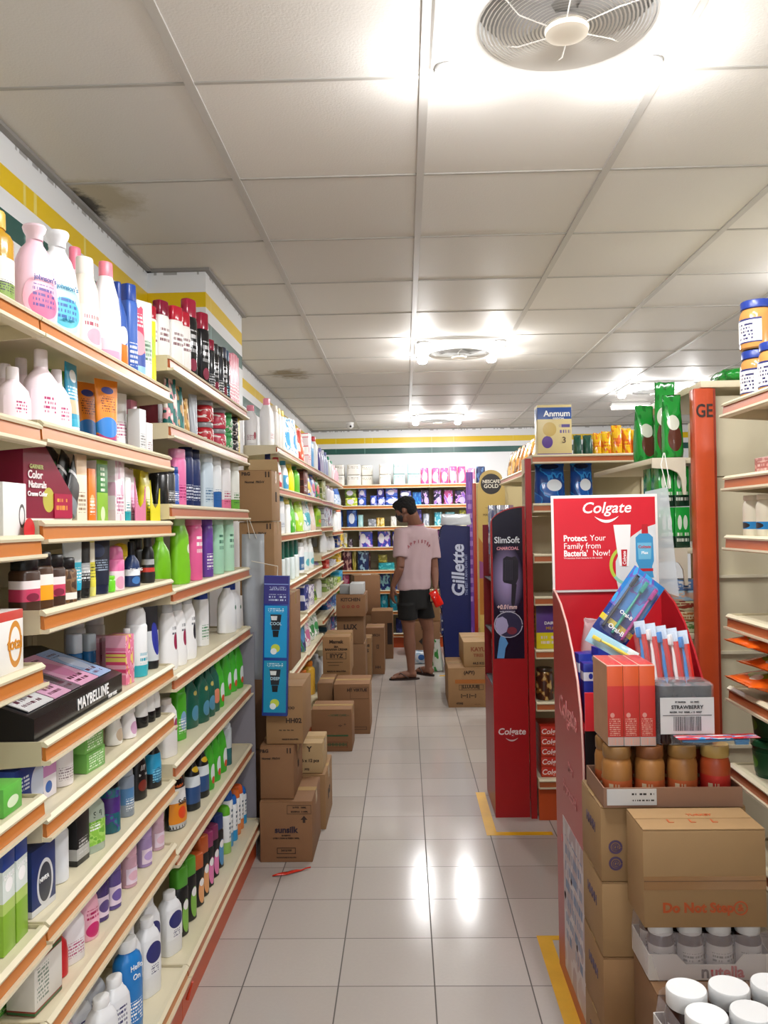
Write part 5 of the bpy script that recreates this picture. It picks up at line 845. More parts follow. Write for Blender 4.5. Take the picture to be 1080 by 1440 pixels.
r = carton(0.0, .36, 9.05, 9.40, 0, .36, 'brown carton with black diamond mark behind the man\'s legs', 'a', words=[('TREE', .04, .1, .8)])
link('diamond_mark', prism_me('diamond_mark', [(.0, .10), (.05, .15), (.0, .20), (-.05, .15)], 'Y', -.1765, -.1755), mat('#221a14', .6), r)
carton(.10, .38, 9.08, 9.40, .362, .66, 'brown carton on the diamond marked one behind the man', 'b', rz=-.12, words=[('||', .05, .4, .5)])
carton(.315, .66, 6.50, 7.03, 0, .305, 'wide carton with orange panel below the right stack', 'b', words=[('(APY)', .035, -.05, .88), ('|LLUUUE|', .034, 0, .52, '#2a1c14'), ('[~~] [~~]', .03, -.1, .3), ('4TINS', .02, -.5, .1), ('___ ___', .014, .3, .1)])
mark(ALL[-1], -.12, .13, .185, .215, -.265, '#a8642a', False); mark(ALL[-1], -.09, .10, .135, .175, -.265)
carton(.44, .68, 6.53, 7.10, .307, .50, 'carton lettered in red on top of the right stack', 'c', words=[('KAYU', .045, -.05, .70, '#8a4a30'), ('TIRES', .032, -.05, .46, '#8a4a30'), ('44.5 KG', .026, -.05, .14, '#3a2a22')])
for i, (x, y, c) in enumerate(((.13, 8.55, '#a8c4dc'), (.27, 8.45, '#8fb4d6'))):
    place('plastic_pack', P_pouch(.13, .16, .12, pr('#dfe6ee', '#2a5fa8', busy=['#c9d8e8', c], blob=(.6, .5, .2, .2, '#2f62a8'))), (x, y, 0), (0, 0, .3*i), 'blue and white plastic pack on the floor behind the man', 'pack', 'plastic packs on the floor')
place('detergent_pouch', P_pouch(.30, .14, .07, pr('#e6ece6', '#2a7a3a', busy=['#dfe9df', '#3f9a4a'])), (.285, 8.1, 0), (0, -.1, -.5), 'white and green bag leaning against the navy stand', 'pouch')
tg = place('plastic_strap_scrap', [('strap', None, None, None)][:0], (0, 0, 0), (0, 0, 0), 'torn red plastic strip lying on the floor tiles', 'plastic strip')
p0, p1 = un(383, 1233, 'Z', 0), un(437, 1222, 'Z', 0); bm = bmesh.new(); pts = []
for i in range(9):
    f = i/8; p = p0.lerp(p1, f); wd = .016*math.sin(PI*min(1, f*1.15+.03))+.002; pts.append((p, wd, .004+.005*math.sin(i*2.1)**2))
A = [bm.verts.new((p.x, p.y-wd, zz*.5+.0006)) for p, wd, zz in pts]; Bm = [bm.verts.new((p.x, p.y, zz+.0015)) for p, wd, zz in pts]; D_ = [bm.verts.new((p.x, p.y+wd, zz*.4+.0006)) for p, wd, zz in pts]
for a, b in ((A, Bm), (Bm, D_)):
    for i in range(8): bm.faces.new((a[i], a[i+1], b[i+1], b[i]))
me = finish(bm, 'strap'); o = link('strap', me, mat('#c9301f', .15), tg); md = o.modifiers.new('t', 'SOLIDIFY'); md.thickness = .001
place('plastic_tie', [('tie', loft_me('tie', [(0, .006, .008), (.05, .003, .005)]), mat('#c03a1a', .3), None)], (-.645, 2.40, .085), (0, .3, 0), 'short orange plastic tie hanging on the bottom lip of the left rack', 'tie')
# ================================================================ HANGING STRIPS BY THE COLUMN
t = thing('hanging_plastic_sheet', 'long grey plastic strip hanging at the end of third left bay', 'plastic strip', (-.665, 3.675, 0))
bm = bmesh.new(); n = 14; vsA = []
for i in range(n+1):
    f = i/n; z = .76+(1.40-.76)*f; yy = .012*math.sin(f*7); w0, w1 = -.055, .055-.012*f
    vsA.append([bm.verts.new((w0+(w1-w0)*j/4, yy+.006*math.sin(j*1.7+i*.4), z)) for j in range(5)])
for a, b in zip(vsA, vsA[1:]):
    for j in range(4): bm.faces.new((a[j], a[j+1], b[j+1], b[j]))
me = finish(bm, 'sheet'); o = link('sheet', me, mat('#a5a9ae', .25, noise=.15), t); md = o.modifiers.new('t', 'SOLIDIFY'); md.thickness = .0015
for s in (0, 1):
    bm = bmesh.new(); tube(bm, [(-.02+.03*s, 0, 1.38), (-.035, .0, 1.505)], .0012, 5); link('string', finish(bm, 'string'), mat('#d8d2c4', .6), t)
t = thing('display_strip', 'blue cardboard strip with two face wash pictures hanging before the cartons', 'display strip', (-.572, 3.582, .62), (0, .03, 0))
bm = bmesh.new(); tube(bm, [(0, .02, .60), (0, .03, .64), (-.118, .045, .66)], .002, 5); link('hook_wire', finish(bm, 'hook_wire'), mat('#d8d2c4', .5), t)
link('backing', box_me('backing', -.054, .054, 0, .03, 0, .60, .001), mat('#1f3f92', .35), t)
link('header', box_me('header', -.052, .052, -.0012, 0, .48, .598), pr('#33307f', '#c9d6f0', lines=[(.5, .62, 20, .2, .9), (.1, .35, 9, .2, .9)], band=[(.7, .73, '#8fa8e0')]), t)
for i, (z, wd, c) in enumerate(((.015, 'DEEP', '#0f8fb8'), (.25, 'COOL', '#149ad6'))):
    link('picture_panel', box_me('picture_panel', -.048, .048, -.0016, 0, z, z+.222), pr(c, '#dff0f8', lines=[(.88, .95, 30, .15, .85)], blob=(.5, .18, .2, .08, '#c8d84a'), blob2=(.42, .12, .14, .06, '#e6eef2')), t)
    P = [(-.024, z+.185), (.024, z+.185), (.017, z+.118), (-.017, z+.118)]
    link('tube_picture', prism_me('tube_picture', P, 'Y', -.0022, -.0016), mat('#20242e', .3), t); link('cap_picture', prism_me('cap_picture', [(-.014, z+.116), (.014, z+.116), (.011, z+.088), (-.011, z+.088)], 'Y', -.0022, -.0016), mat('#14161c', .3), t)
    link('label_picture', prism_me('label_picture', [(-.022, z+.178), (.006, z+.178), (.004, z+.160), (-.019, z+.160)], 'Y', -.0026, -.0022), mat('#dfe3e6', .3), t)
    letter(wd, .018, '#b9d6e6', t, (0, -.0026, z+.145))
# ================================================================ RIGHT SIDE
def flat(name, pts, y, m, parent, th=.0008):
    return link(name, prism_me(name, pts, 'Y', y-th, y), mat(m, .35) if isinstance(m, str) else m, parent)
def disc(cx, cz, rx, rz, a0=0, a1=2*PI, n=32): return [(cx+rx*math.cos(a0+(a1-a0)*i/n), cz+rz*math.sin(a0+(a1-a0)*i/n)) for i in range(n+(0 if a1-a0 > 6.2 else 1))]
def arc_strip(name, cx, cz, r0, r1, a0, a1, y, m, parent, sq=1.0):
    o_ = disc(cx, cz, r1, r1*sq, a0, a1, 18); i_ = disc(cx, cz, r0, r0*sq, a0, a1, 18)[::-1]
    return flat(name, o_+i_, y, m, parent)
def smile(cx, cz, w, y, parent, c='#ffffff'):
    o_ = []; i_ = []
    for i in range(15):
        t_ = i/14*2-1; o_.append((cx+t_*w/2, cz-w*.27*(1-t_*t_))); i_.append((cx+t_*w/2*.97, cz-w*.15*(1-t_*t_)))
    return flat('smile_mark', o_+i_[::-1], y, c, parent)
RED = mat('#c8202a', .3); DRED = mat('#8e1218', .35)
# ---- big display bin
t = thing('display_bin', 'tall red toothpaste display bin with white edged header board', 'display stand', (0, 0, 0))
SP = [(2.75, 0), (2.75, 1.215), (2.71, 1.21), (2.62, 1.18), (2.53, 1.13), (2.45, 1.06), (2.385, .985), (2.345, .90), (2.325, .78), (2.32, .6), (2.32, 0)]
for x in (.482, .832):
    o = link('side_panel', prism_me('side_panel', SP, 'X', x-.003, x+.003), mat('#a81c26', .3), t)
    if x < .5:
        bm = bmesh.new(); tube(bm, [(x-.001, y, z) for y, z in SP[1:-1]], .0032, 6); link('panel_edge', finish(bm, 'panel_edge'), mat('#e6b9b0', .3), o)
        letter('Colgate', .085, '#d88a8a', o, (x-.0042, 2.53, .86), '-X', sx=1); letter('Max', .04, '#c07a7a', o, (x-.0042, 2.50, .70), '-X'); letter('Protected', .05, '#c07a7a', o, (x-.0042, 2.52, .62), '-X')
        for (yy, zz, r_) in ((2.66, .44, .012), (2.52, .36, .01), (2.62, .28, .012), (2.45, .20, .01)): link('red_dot', loft_me('red_dot', [(0, r_, r_), (.0008, r_, r_)]), RED, o, (x-.0038, yy, zz), (0, PI/2, 0))
        link('pale_print', box_me('pale_print', x-.0038, x-.0030, 2.33, 2.64, .05, .52), pr('#b9a7ac', '#4a6a9a', busy=['#c9c0c6', '#a8909a'], lines=[(.2, .9, 9, .1, .9)], axis=1), o)
link('back_board', box_me('back_board', .485, .829, 2.745, 2.75, 0, 1.22), mat('#c01f2a', .3), t)
link('front_board', box_me('front_board', .486, .828, 2.322, 2.327, .0, .86), mat('#1a1517', .4), t)
link('front_tray_rail', box_me('front_tray_rail', .486, .828, 2.316, 2.321, .86, .965), mat('#d8323a', .3), t)
link('bin_floor', box_me('bin_floor', .486, .828, 2.328, 2.744, .85, .858), mat('#b01d26', .4), t)
hb = link('header_board', box_me('header_board', -.172, .172, -.004, 0, 0, .315, .001), mat('#eeeae8', .3), t, (.650, 2.742, 1.205), (0, -.004, 0))
flat('red_print', [(-.164, .008), (.164, .008), (.164, .306), (-.164, .306)], -.0041, '#cf1f31', hb)
U = lambda u: -.164+.328*u
V = lambda v: .008+.298*v
letter('Colgate', .050, '#ffffff', hb, (U(.515), -.0052, V(.885)), shear=.25, bold=.0006, sx=1.02); smile(U(.52), V(.795), .078, -.0056, hb)
letter('Protect', .0275, '#ffffff', hb, (U(.09), -.0052, V(.56)), align='LEFT', bold=.0007, sx=.9); letter('Your', .0275, '#ffffff', hb, (U(.352), -.0052, V(.56)), align='LEFT', bold=0, sx=.9)
letter('Family from', .0275, '#ffffff', hb, (U(.09), -.0052, V(.475)), align='LEFT', bold=0, sx=.92); letter("Bacteria'", .0275, '#ffffff', hb, (U(.09), -.0052, V(.395)), align='LEFT', bold=.0007, sx=.82); letter('Now!', .0275, '#ffffff', hb, (U(.375), -.0052, V(.395)), align='LEFT', bold=0, sx=.9)
letter('*Protection from bacteria in the mouth', .0078, '#f3c9cc', hb, (U(.09), -.0052, V(.345)), align='LEFT')
sw = [(U(.62), V(.0))]+[(U(.62+.02*math.sin(i/8*PI)+.30*(i/8)**2*0), V(.0)) for i in ()]+[(U(.60), V(.12)), (U(.60), V(.30)), (U(.66), V(.45)), (U(.76), V(.57)), (U(.88), V(.66)), (U(1), V(.70)), (U(1), V(0))]
flat('pale_swoosh', sw, -.0051, '#d9dee2', hb)
arc_strip('green_arc', U(.745), V(.26), .058, .068, PI*.62, PI*1.38, -.0054, '#b9cf4a', hb); arc_strip('teal_arc', U(.745), V(.26), .058, .068, PI*1.2, PI*1.5, -.0058, '#8fd0c0', hb)
flat('toothpaste_picture', [(U(.585), V(.70)), (U(.755), V(.70)), (U(.74), V(.42)), (U(.725), V(.25)), (U(.64), V(.25)), (U(.615), V(.42))], -.0062, '#f2f3f4', hb)
flat('toothpaste_label_picture', [(U(.655), V(.43)), (U(.715), V(.43)), (U(.705), V(.25)), (U(.66), V(.25))], -.0068, '#c01f2f', hb); letter('Colgate', .014, '#ffffff', hb, (U(.686), -.0075, V(.34)), roll=PI/2)
flat('mouthwash_picture', [(U(.80), V(.56)), (U(.84), V(.60)), (U(.93), V(.60)), (U(.97), V(.56)), (U(.975), V(.30)), (U(.955), V(.24)), (U(.97), V(.12)), (U(.81), V(.12)), (U(.825), V(.24)), (U(.80), V(.30))], -.0062, '#3d93c8', hb)
flat('cap_picture', [(U(.86), V(.60)), (U(.925), V(.60)), (U(.92), V(.70)), (U(.865), V(.70))], -.0062, '#b8202c', hb)
flat('mouthwash_label_picture', [(U(.815), V(.50)), (U(.955), V(.50)), (U(.945), V(.32)), (U(.825), V(.32))], -.0066, '#6fb8dc', hb); letter('Colgate', .013, '#c01f2f', hb, (U(.886), -.0074, V(.455))); letter('Plax', .013, '#ffffff', hb, (U(.886), -.0074, V(.39))); flat('red_band_picture', [(U(.82), V(.22)), (U(.965), V(.22)), (U(.965), V(.19)), (U(.815), V(.19))], -.0068, '#b8202c', hb)
t2 = thing('plastic_sheet', 'clear plastic sheet hanging behind the white edged header board', 'plastic sheet', (0, 0, 0))
link('sheet', prism_me('sheet', [(.79, 1.22), (.905, 1.18), (.89, 1.36), (.875, 1.545), (.80, 1.53)], 'Y', 2.80, 2.802), mat('#dfe6ec', .15, alpha=.45), t2)
bm = bmesh.new(); tube(bm, [(.872, 2.80, 1.54), (.86, 2.82, 1.62), (.873, 2.83, 1.66)], .0015, 5); tube(bm, [(.884, 2.80, 1.54), (.876, 2.83, 1.66)], .0015, 5); link('string', finish(bm, 'string'), mat('#f2f2ee', .5), t2)
# things in the bin
def blister(name, label, loc, rot, w, h, card, brush, cat='toothbrush pack', group=None, n=1, words=()):
    r = thing(name, label, cat, loc, rot, group)
    link('card', box_me('card', -w/2, w/2, 0, .002, 0, h, .0006), card, r)
    bs = []
    for k in range(n):
        x = (k-(n-1)/2)*w/(n+.3); bm = bmesh.new()
        tube(bm, [(x, -.007, h*.08), (x, -.008, h*.35), (x+.001, -.007, h*.55), (x, -.007, h*.72)], [.0042, .0055, .004, .003], 8)
        bx(bm, x-.0055, x+.0055, -.012, -.006, h*.72, h*.90, .001); bx(bm, x-.005, x+.005, -.019, -.012, h*.73, h*.89, .001)
        link('toothbrush', finish(bm, 'toothbrush'), brush[k % len(brush)], r)
    bm = bmesh.new(); loft(bm, [(h*.05, w*.34, .003, 4, 0, -.006), (h*.09, w*.42, .010, 4, 0, -.010), (h*.86, w*.42, .0105, 4, 0, -.0105), (h*.93, w*.34, .003, 4, 0, -.006)], 24)
    link('clear_bubble', finish(bm, 'clear_bubble'), mat('#f2f6fa', .06, alpha=.07), r)
    for wd in words: letter(wd[0], wd[1], wd[2], r, (wd[4] if len(wd) > 4 else 0, -.0222, wd[3]))
    return r
blister('toothbrush_pack', 'large blue and purple toothbrush blister pack tilted against the header board', (.60, 2.52, 1.085), (-.22, .68, 0), .115, .235, printed('#2f7fc8', '#e6eef8', band=[(0, .16, '#1a2f80'), (.16, .24, '#e0c832'), (.24, .40, '#23408f')], busy=['#2f7fc8', '#6a5ab8', '#3fa0dc'], rough=.12), [mat('#2a2c34', .3), mat('#3a9a8a', .3), mat('#a83a8a', .3)], n=3, words=[('Oral-B', .02, '#ffffff', .03), ('Oral-B', .016, '#ffffff', .085)])
for i in range(5):
    blister('toothbrush_pack', 'red and white toothbrush pack in the bin\'s right row', (.682+.027*i, 2.40-.010*i, .975-.006*i), (-.12, -.20, -.75), .034, .175, printed('#d8342c', '#ffffff', band=[(.78, 1, '#c9d6e6'), (0, .12, '#b01d22')], rough=.12), [mat('#f2eef0', .3) if i % 2 else mat('#3f86d0', .3)], group='red toothbrush packs in the bin')
place('price_card', [('card', box_me('card', -.032, .032, -.001, 0, 0, .036), pr('#d8c8ce', '#c01f4a', band=[(.5, 1, '#d02a5c')], lines=[(.1, .45, 6, .1, .6)]), None)], (.70, 2.29, .955), (0, -.12, 0), 'pink and white price card before the red toothbrush packs', 'price card')
blister('toothbrush_pack', 'yellow and pale blue toothbrush pack lying slanted in the bin', (.632, 2.335, 1.05), (-.35, -1.05, 0), .042, .145, printed('#9fd0ea', '#2a5fa8', band=[(.0, .2, '#e6f0f4')], rough=.12), [mat('#e6cf2a', .3)])
place('clear_bag', P_pouch(.13, .10, .07, mat('#e9d9dc', .1, alpha=.4)), (.60, 2.685, .86+.13), (0, .1, .0), 'crumpled clear plastic bag at the bin\'s left side', 'plastic bag')
for i, (x, y, z, h) in enumerate(((.525, 2.44, .862, .165), (.525, 2.52, .862, .18), (.575, 2.50, .862, .20), (.57, 2.60, .862, .17))):
    place('toothpaste_box', P_box(h, .04, .05, pr('#22359c', '#e6e9f4', band=[(.7, .85, '#d8dcea')], blob=(.5, .78, .15, .05, '#22359c'))), (x, y, z), (0, 0, .1*i), 'dark blue toothpaste box standing in the bin\'s left corner', 'box', 'dark blue boxes in the bin')
# ---- stack of cartons in front of the bin
for k in range(4):
    r = carton(.468, .822, 2.075, 2.295, .184*k, .184*(k+1)-.001, ['bottom carton of the stack of four before the red bin', 'second carton from the floor in the stack before the red bin', 'third carton from the floor in the stack before the red bin', 'top carton of the stack of four, under the jar tray'][k], 'c' if k > 1 else 'b', words=[('00550143087', .019, .06, .86, '#3a2f5a'), ('Kimball', .026, .06, .66, '#3a2f5a', 1.1), ('S', .03, -.12, .35, '#3a2f5a')] if k == 3 else ())
    if k == 3:
        for z, rr in ((.085, .017), (.045, .017)): arc_strip('round_seal', -.142, z, rr*.7, rr, 0, 6.19, -.1108, '#5a4a6a', r); letter('@', .02, '#5a4a6a', r, (-.142, -.1108, z))
    letter('HHHH', .035, '#4a3a5a', r, (-.1775, 0, .11), '-X')
t = thing('jar_tray', 'brown cardboard tray of jars on the carton stack', 'tray', (.642, 2.16, .737))
link('tray_floor', box_me('tray_floor', -.165, .165, -.095, .095, 0, .003), M_CB['c'], t)
for nm, q in (('tray_wall', (-.165, .165, -.097, -.094, 0, .048)), ('tray_wall', (-.165, .165, .094, .097, 0, .048)), ('tray_wall', (-.168, -.165, -.097, .097, 0, .048)), ('tray_wall', (.165, .168, -.097, .097, 0, .048))): link(nm, box_me(nm, *q), mat('#94705a', .7), t)
link('paper_label', box_me('paper_label', -.16, -.04, -.0985, -.097, .006, .045), pr('#d0d0d0', '#2a2a2a', lines=[(.25, .75, 1.6, .5, .95)]), t)
for i in range(4):
    for j in range(2):
        place('jar', P_jar(.135, .073, pr('#a4713c' if i < 3 else '#b8502a', '#e6d0b0', band=[(.1, .5, '#c8653a')] if i < 3 else [(.1, .6, '#c8322a')], lines=[(.15, .45, 6, .1, .6)]), mat(('#8f6a3f', '#7a4a2a', '#94703f', '#b89a5a')[i], .3), lf=.22), (.642-.121+.081*i, 2.118+.08*j, .741), 0, f'brown spread jar in the cardboard tray, {"front" if j == 0 else "back"} row, {["leftmost", "second from left", "third from left", "red labelled rightmost"][i]}', 'jar', 'brown jars in the tray')
for i in range(3):
    place('toothpaste_box', P_box(.20, .0385, .155, pr('#c9302a', '#e8b0a0', band=[(.0, .11, '#c8c2c2'), (.74, .98, '#d8582a'), (.985, 1, '#e6c0b0')], blob=(.3, .38, .14, .03, '#e09a90'), lines=[(.13, .34, 40, .1, .8), (.01, .1, 2, .05, .95)]), side=mat('#b3886a', .6, noise=.25)), (.513+.0395*i, 2.165, .879), 0, f'upright red toothpaste carton on the jars, {["left", "middle", "right"][i]} of three', 'box', 'red toothpaste cartons on the jars')
t = thing('jam_pack', 'shrink wrapped pack of dark jars with white barcode sheet lettered strawberry', 'jar pack', (.69, 2.12, .879))
for i in range(3):
    for j in range(2):
        for nm, me, m, _ in P_jar(.145, .046, pl('#2a1518', .1), pl('#17171a', .15), lf=.2):
            me.materials.append(m); me.transform(Matrix.Translation((-.048+.048*i, .0+.047*j, 0))); link(nm, me, m, t)
bm = bmesh.new(); loft(bm, [(.0, .072, .045, 6, 0, .024), (.145, .074, .048, 6, 0, .024), (.152, .066, .04, 6, 0, .024)], 32); link('shrink_wrap', finish(bm, 'shrink_wrap'), mat('#dfe3ea', .08, alpha=.2), t)
link('paper_sheet', box_me('paper_sheet', -.066, .066, -.0285, -.0275, .028, .118), mat('#d9dadc', .4), t)
letter('STRAWBERRY', .0125, '#2a2a2e', t, (0, -.029, .094)); letter('87 58640536        AA 1005C', .005, '#2a2a2e', t, (0, -.029, .107)); letter('MAXIM:  PAX  500ML x 12  00057', .0055, '#2a2a2e', t, (-.004, -.029, .082)); bm = bmesh.new(); bx(bm, -.06, .06, -.0290, -.0285, .0735, .0748); rnd = random.Random(4); x = -.034
while x < .034: wv = rnd.choice((.0008, .0012, .002)); bx(bm, x, x+wv, -.0290, -.0285, .036, .071); x += wv+rnd.choice((.001, .0016))
link('barcode', finish(bm, 'barcode', False), mat('#1c1c20', .5), t)
r = blister('toothbrush_pack', 'red and blue toothbrush pack lying flat on the jars at the right', (.60, 2.09, .884), (PI/2-.05, 0, -PI/2+.0), .04, .20, printed('#c8323a', '#ffffff', busy=['#c8323a', '#3f8fd0', '#e6e0e4'], rough=.1), [mat('#3f8fd0', .3)])
r.location = (.652, 2.062, .905); r.rotation_euler = (PI/2, 0, PI/2+.06)
# ---- front carton on spread trays
r = carton(.523, .797, 1.905, 2.045, .521, .742, 'brown carton lettered do not step in orange, on white capped jars', 'c', words=[('Do Not Step', .030, -.12, .20, '#b8552a')], tape=False)
arc_strip('no_step_sign', .078, .044, .013, .016, 0, 6.19, -.0708, '#b8552a', r); letter('&', .022, '#b8552a', r, (.078, -.0708, .044))
link('side_tape', box_me('side_tape', -.136, .136, -.0712, -.0702, .085, .115), mat('#a07a54', .2), r); link('fold_line', box_me('fold_line', -.136, .136, -.0714, -.0712, .104, .1055), mat('#6f523a', .6), r)
for i, s in enumerate(('1', '1', 'T')): letter('L', .028, '#b8552a', r, (-.06+.05*i, -.02, .2208), '+Z')
letter('TURKEY', .016, '#b8552a', r, (.02, .02, .2208), '+Z')
def spread_tray(loc, nx, ny, pitch, jw, jh, label, jl, jcat, words=True, wrap=True, rz=0, order=None, jarh=None):
    t = thing('jar_tray', label, 'tray', loc, (0, 0, rz)); W, D = nx*pitch/2+.004, ny*pitch/2+.004
    link('tray_floor', box_me('tray_floor', -W, W, -D, D, 0, .003), mat('#c9c3be', .5), t)
    P = [(-W, 0), (W, 0), (W, jh*.5), (W*.55, jh*.5), (W*.4, jh*.3), (-W*.4, jh*.3), (-W*.55, jh*.5), (-W, jh*.5)]
    link('tray_front', prism_me('tray_front', P, 'Y', -D-.002, -D), mat('#d3cfcb', .5), t); link('tray_back', box_me('tray_back', -W, W, D, D+.002, 0, jh*.5), mat('#d3cfcb', .5), t)
    for s in (-1, 1): link('tray_side', box_me('tray_side', s*W-.001, s*W+.001, -D, D, 0, jh*.5), mat('#d3cfcb', .5), t)
    if words: letter('n', jh*.34, '#1c1416', t, (-.012, -D-.0032, jh*.155)); letter('utella', jh*.30, '#b8202a', t, (-.0005, -D-.0032, jh*.155), align='LEFT', bold=.0008)
    if wrap:
        bm = bmesh.new(); rnd = random.Random(3)
        loft(bm, [(.0, W+.004, D+.004, 9), (jh*.5, W+.006, D+.006, 9), (jh*.9, W+.002, D+.002, 8)], 36)
        bm.faces.ensure_lookup_table(); bmesh.ops.delete(bm, geom=[f for f in bm.faces if len(f.verts) > 4], context='FACES')
        for v in bm.verts: v.co += Vector((rnd.uniform(-.003, .003), rnd.uniform(-.003, .003), rnd.uniform(-.004, .004)))
        link('plastic_wrap', finish(bm, 'plastic_wrap'), mat('#e6dfe6', .08, alpha=.28), t)
    c, s = math.cos(rz), math.sin(rz)
    for j in range(ny):
        for i in range(nx):
            x, y = (i-(nx-1)/2)*pitch, (j-(ny-1)/2)*pitch
            place('spread_jar', P_jar(jh, jw, mat('#3a1f18', .12), mat('#eceef0', .35), pr('#cfcbca', '#5a5a5a', lines=[(.3, .7, 6, .1, .9)]), lf=.24, lidw=.98), (loc[0]+x*c-y*s, loc[1]+x*s+y*c, loc[2]+.0035), (0, 0, rz), jl+f', row {["one", "two", "three", "four"][j]} from the front, {["leftmost", "second", "third", "fourth"][i]} across', 'jar', jcat)
spread_tray((.671, 1.985, .40), 4, 2, .066, .06, .115, 'white cardboard tray of dark spread jars under the do not step carton', 'white capped dark spread jar under the lettered carton', 'small white capped spread jars', words=True)
carton(.535, .815, 1.86, 2.05, .0, .195, 'carton on the floor under the spread trays', 'd', tape=False)
carton(.535, .815, 1.86, 2.05, .197, .398, 'carton under the white spread tray', 'd', tape=False)
spread_tray((.615, 1.452, .472), 4, 3, .079, .077, .125, 'plastic wrapped tray of large white capped spread jars at the lower right corner', 'large white capped spread jar in the front tray', 'large white capped spread jars', words=False, rz=.10)
carton(.455, .775, 1.33, 1.57, 0, .235, 'lower carton under the front jar tray', 'b', tape=False, rz=.10); carton(.455, .775, 1.33, 1.57, .237, .463, 'upper carton under the front jar tray', 'b', tape=False, rz=.10)
# ---- floor tape
def tape(pts, label):
    t = thing('floor_tape', label, 'floor tape', (0, 0, 0)); bm = bmesh.new()
    for q in pts: bx(bm, *q, .0003, .0011)
    link('tape', finish(bm, 'tape', False), mat('#e0aa14', .4, noise=.15), t)
tape([(.432, .482, 1.7, 2.93), (.482, .56, 2.90, 2.93)], 'wide yellow tape line along the red toothpaste bin')
tape([(.352, .400, 3.90, 4.47), (.352, .655, 3.86, 3.90)], 'yellow tape corner around the dark toothbrush stand')
tape([(.30, .40, 7.82, 7.87), (.40, .44, 7.82, 8.2)], 'small yellow tape piece at the foot of the navy stand')
# ---- dark toothbrush stand
t = thing('display_stand', 'tall dark toothbrush stand with red base and black brush picture', 'display stand', (.417, 4.09, 0)); W = .168
arch = [(0, 1.425)]+[(W*(1-math.cos(a)), 1.425+.085*math.sin(a)) for a in [PI/2*i/10 for i in range(1, 11)]]
link('front_board', prism_me('front_board', [(0, 0), (W, 0)]+arch[::-1], 'Y', 0, .012), mat('#a3161c', .3), t)
m, tr, b = bsdf('night_lavender_print'); n = NB(tr); tc = tr.nodes.new('ShaderNodeTexCoord'); s_ = tr.nodes.new('ShaderNodeSeparateXYZ'); tr.links.new(tc.outputs['Generated'], s_.inputs[0])
d = n.m('SQRT', n.m('ADD', n.m('POWER', n.m('DIVIDE', n.m('SUBTRACT', s_.outputs[0], .45), .55), 2.0), n.m('POWER', n.m('DIVIDE', n.m('SUBTRACT', s_.outputs[2], .52), .24), 2.0)))
n.v(n.mix(n.m('MINIMUM', n.m('MULTIPLY', d, 1.0), 1.0), hexc('#b9a8dc'), hexc('#15142a')), b.inputs['Base Color']); b.inputs['Roughness'].default_value = .2
link('picture_panel', prism_me('picture_panel', [(.008, .77), (W-.014, .77)]+[(min(max(x, .008), W-.014), z-.006) for x, z in arch[::-1]], 'Y', -.001, 0), m, t)
letter('SlimSoft', .043, '#dfe3ea', t, (.078, -.002, 1.345), sx=.88); letter('CHARCOAL', .021, '#e89aa8', t, (.08, -.002, 1.305), shear=.2, bold=.0006, sx=.95)
Q = mat('#1d1a28', .4)
flat('brush_head_picture', [(.058, 1.255), (.075, 1.268), (.10, 1.262), (.118, 1.268), (.132, 1.245), (.130, 1.16), (.118, 1.13), (.108, 1.128), (.06, 1.14), (.055, 1.15)], -.0016, Q, t)
for k in range(9): flat('bristle_picture', [(.06+.005*k, 1.15), (.0622+.005*k, 1.15), (.064+.005*k, 1.25), (.062+.005*k, 1.25)], -.0024, mat('#3a3648', .4), t)
flat('brush_neck_picture', [(.098, 1.14), (.122, 1.13), (.112, 1.04), (.10, 1.0), (.094, 1.04)], -.0020, Q, t)
letter('+0.01mm', .030, '#f3d0d0', t, (.072, -.0028, 1.02), bold=.0006, sx=.85, shear=.15); letter('SUPER-SLIM BRISTLES', .008, '#c8c8dc', t, (.075, -.0028, .998))
flat('inset_picture', disc(.078, .935, .068, .062), -.0022, '#2a2748', t); arc_strip('inset_ring', .078, .935, .066, .07, 0, 6.19, -.003, '#b8b6c8', t, sq=.92)
flat('tooth_picture', [(.014, .93), (.02, .965), (.05, .975), (.07, .96), (.078, .93), (.068, .90), (.04, .885), (.022, .90)], -.0030, '#a8a0c8', t); flat('gum_picture', disc(.095, .905, .024, .018), -.0030, '#7a2a3a', t)
flat('handle_picture', [(.02, .772), (.055, .772), (.062, .82), (.075, .845), (.06, .875), (.04, .882), (.032, .86)], -.0026, '#5a93cc', t)
letter('Colgate', .043, '#e6d6d6', t, (.085, -.0012, .415), shear=.15, bold=.0008); smile(.085, .385, .06, -.0012, t, '#d8c0c0')
link('side_board', box_me('side_board', 0, .006, .012, .42, 0, .62), mat('#8e1218', .35), t); link('side_top', box_me('side_top', 0.0, .006, .012, .03, .62, 1.4), mat('#8e1218', .35), t); link('right_board', box_me('right_board', W-.006, W, .012, .42, 0, 1.38), mat('#8e1218', .35), t); link('back_board', box_me('back_board', 0, W, .414, .42, 0, 1.42), mat('#8e1218', .35), t)
for z in (.62, .88, 1.14): link('tray_shelf', box_me('tray_shelf', .006, W-.006, .012, .414, z, z+.006), mat('#5a5f66', .4), t)
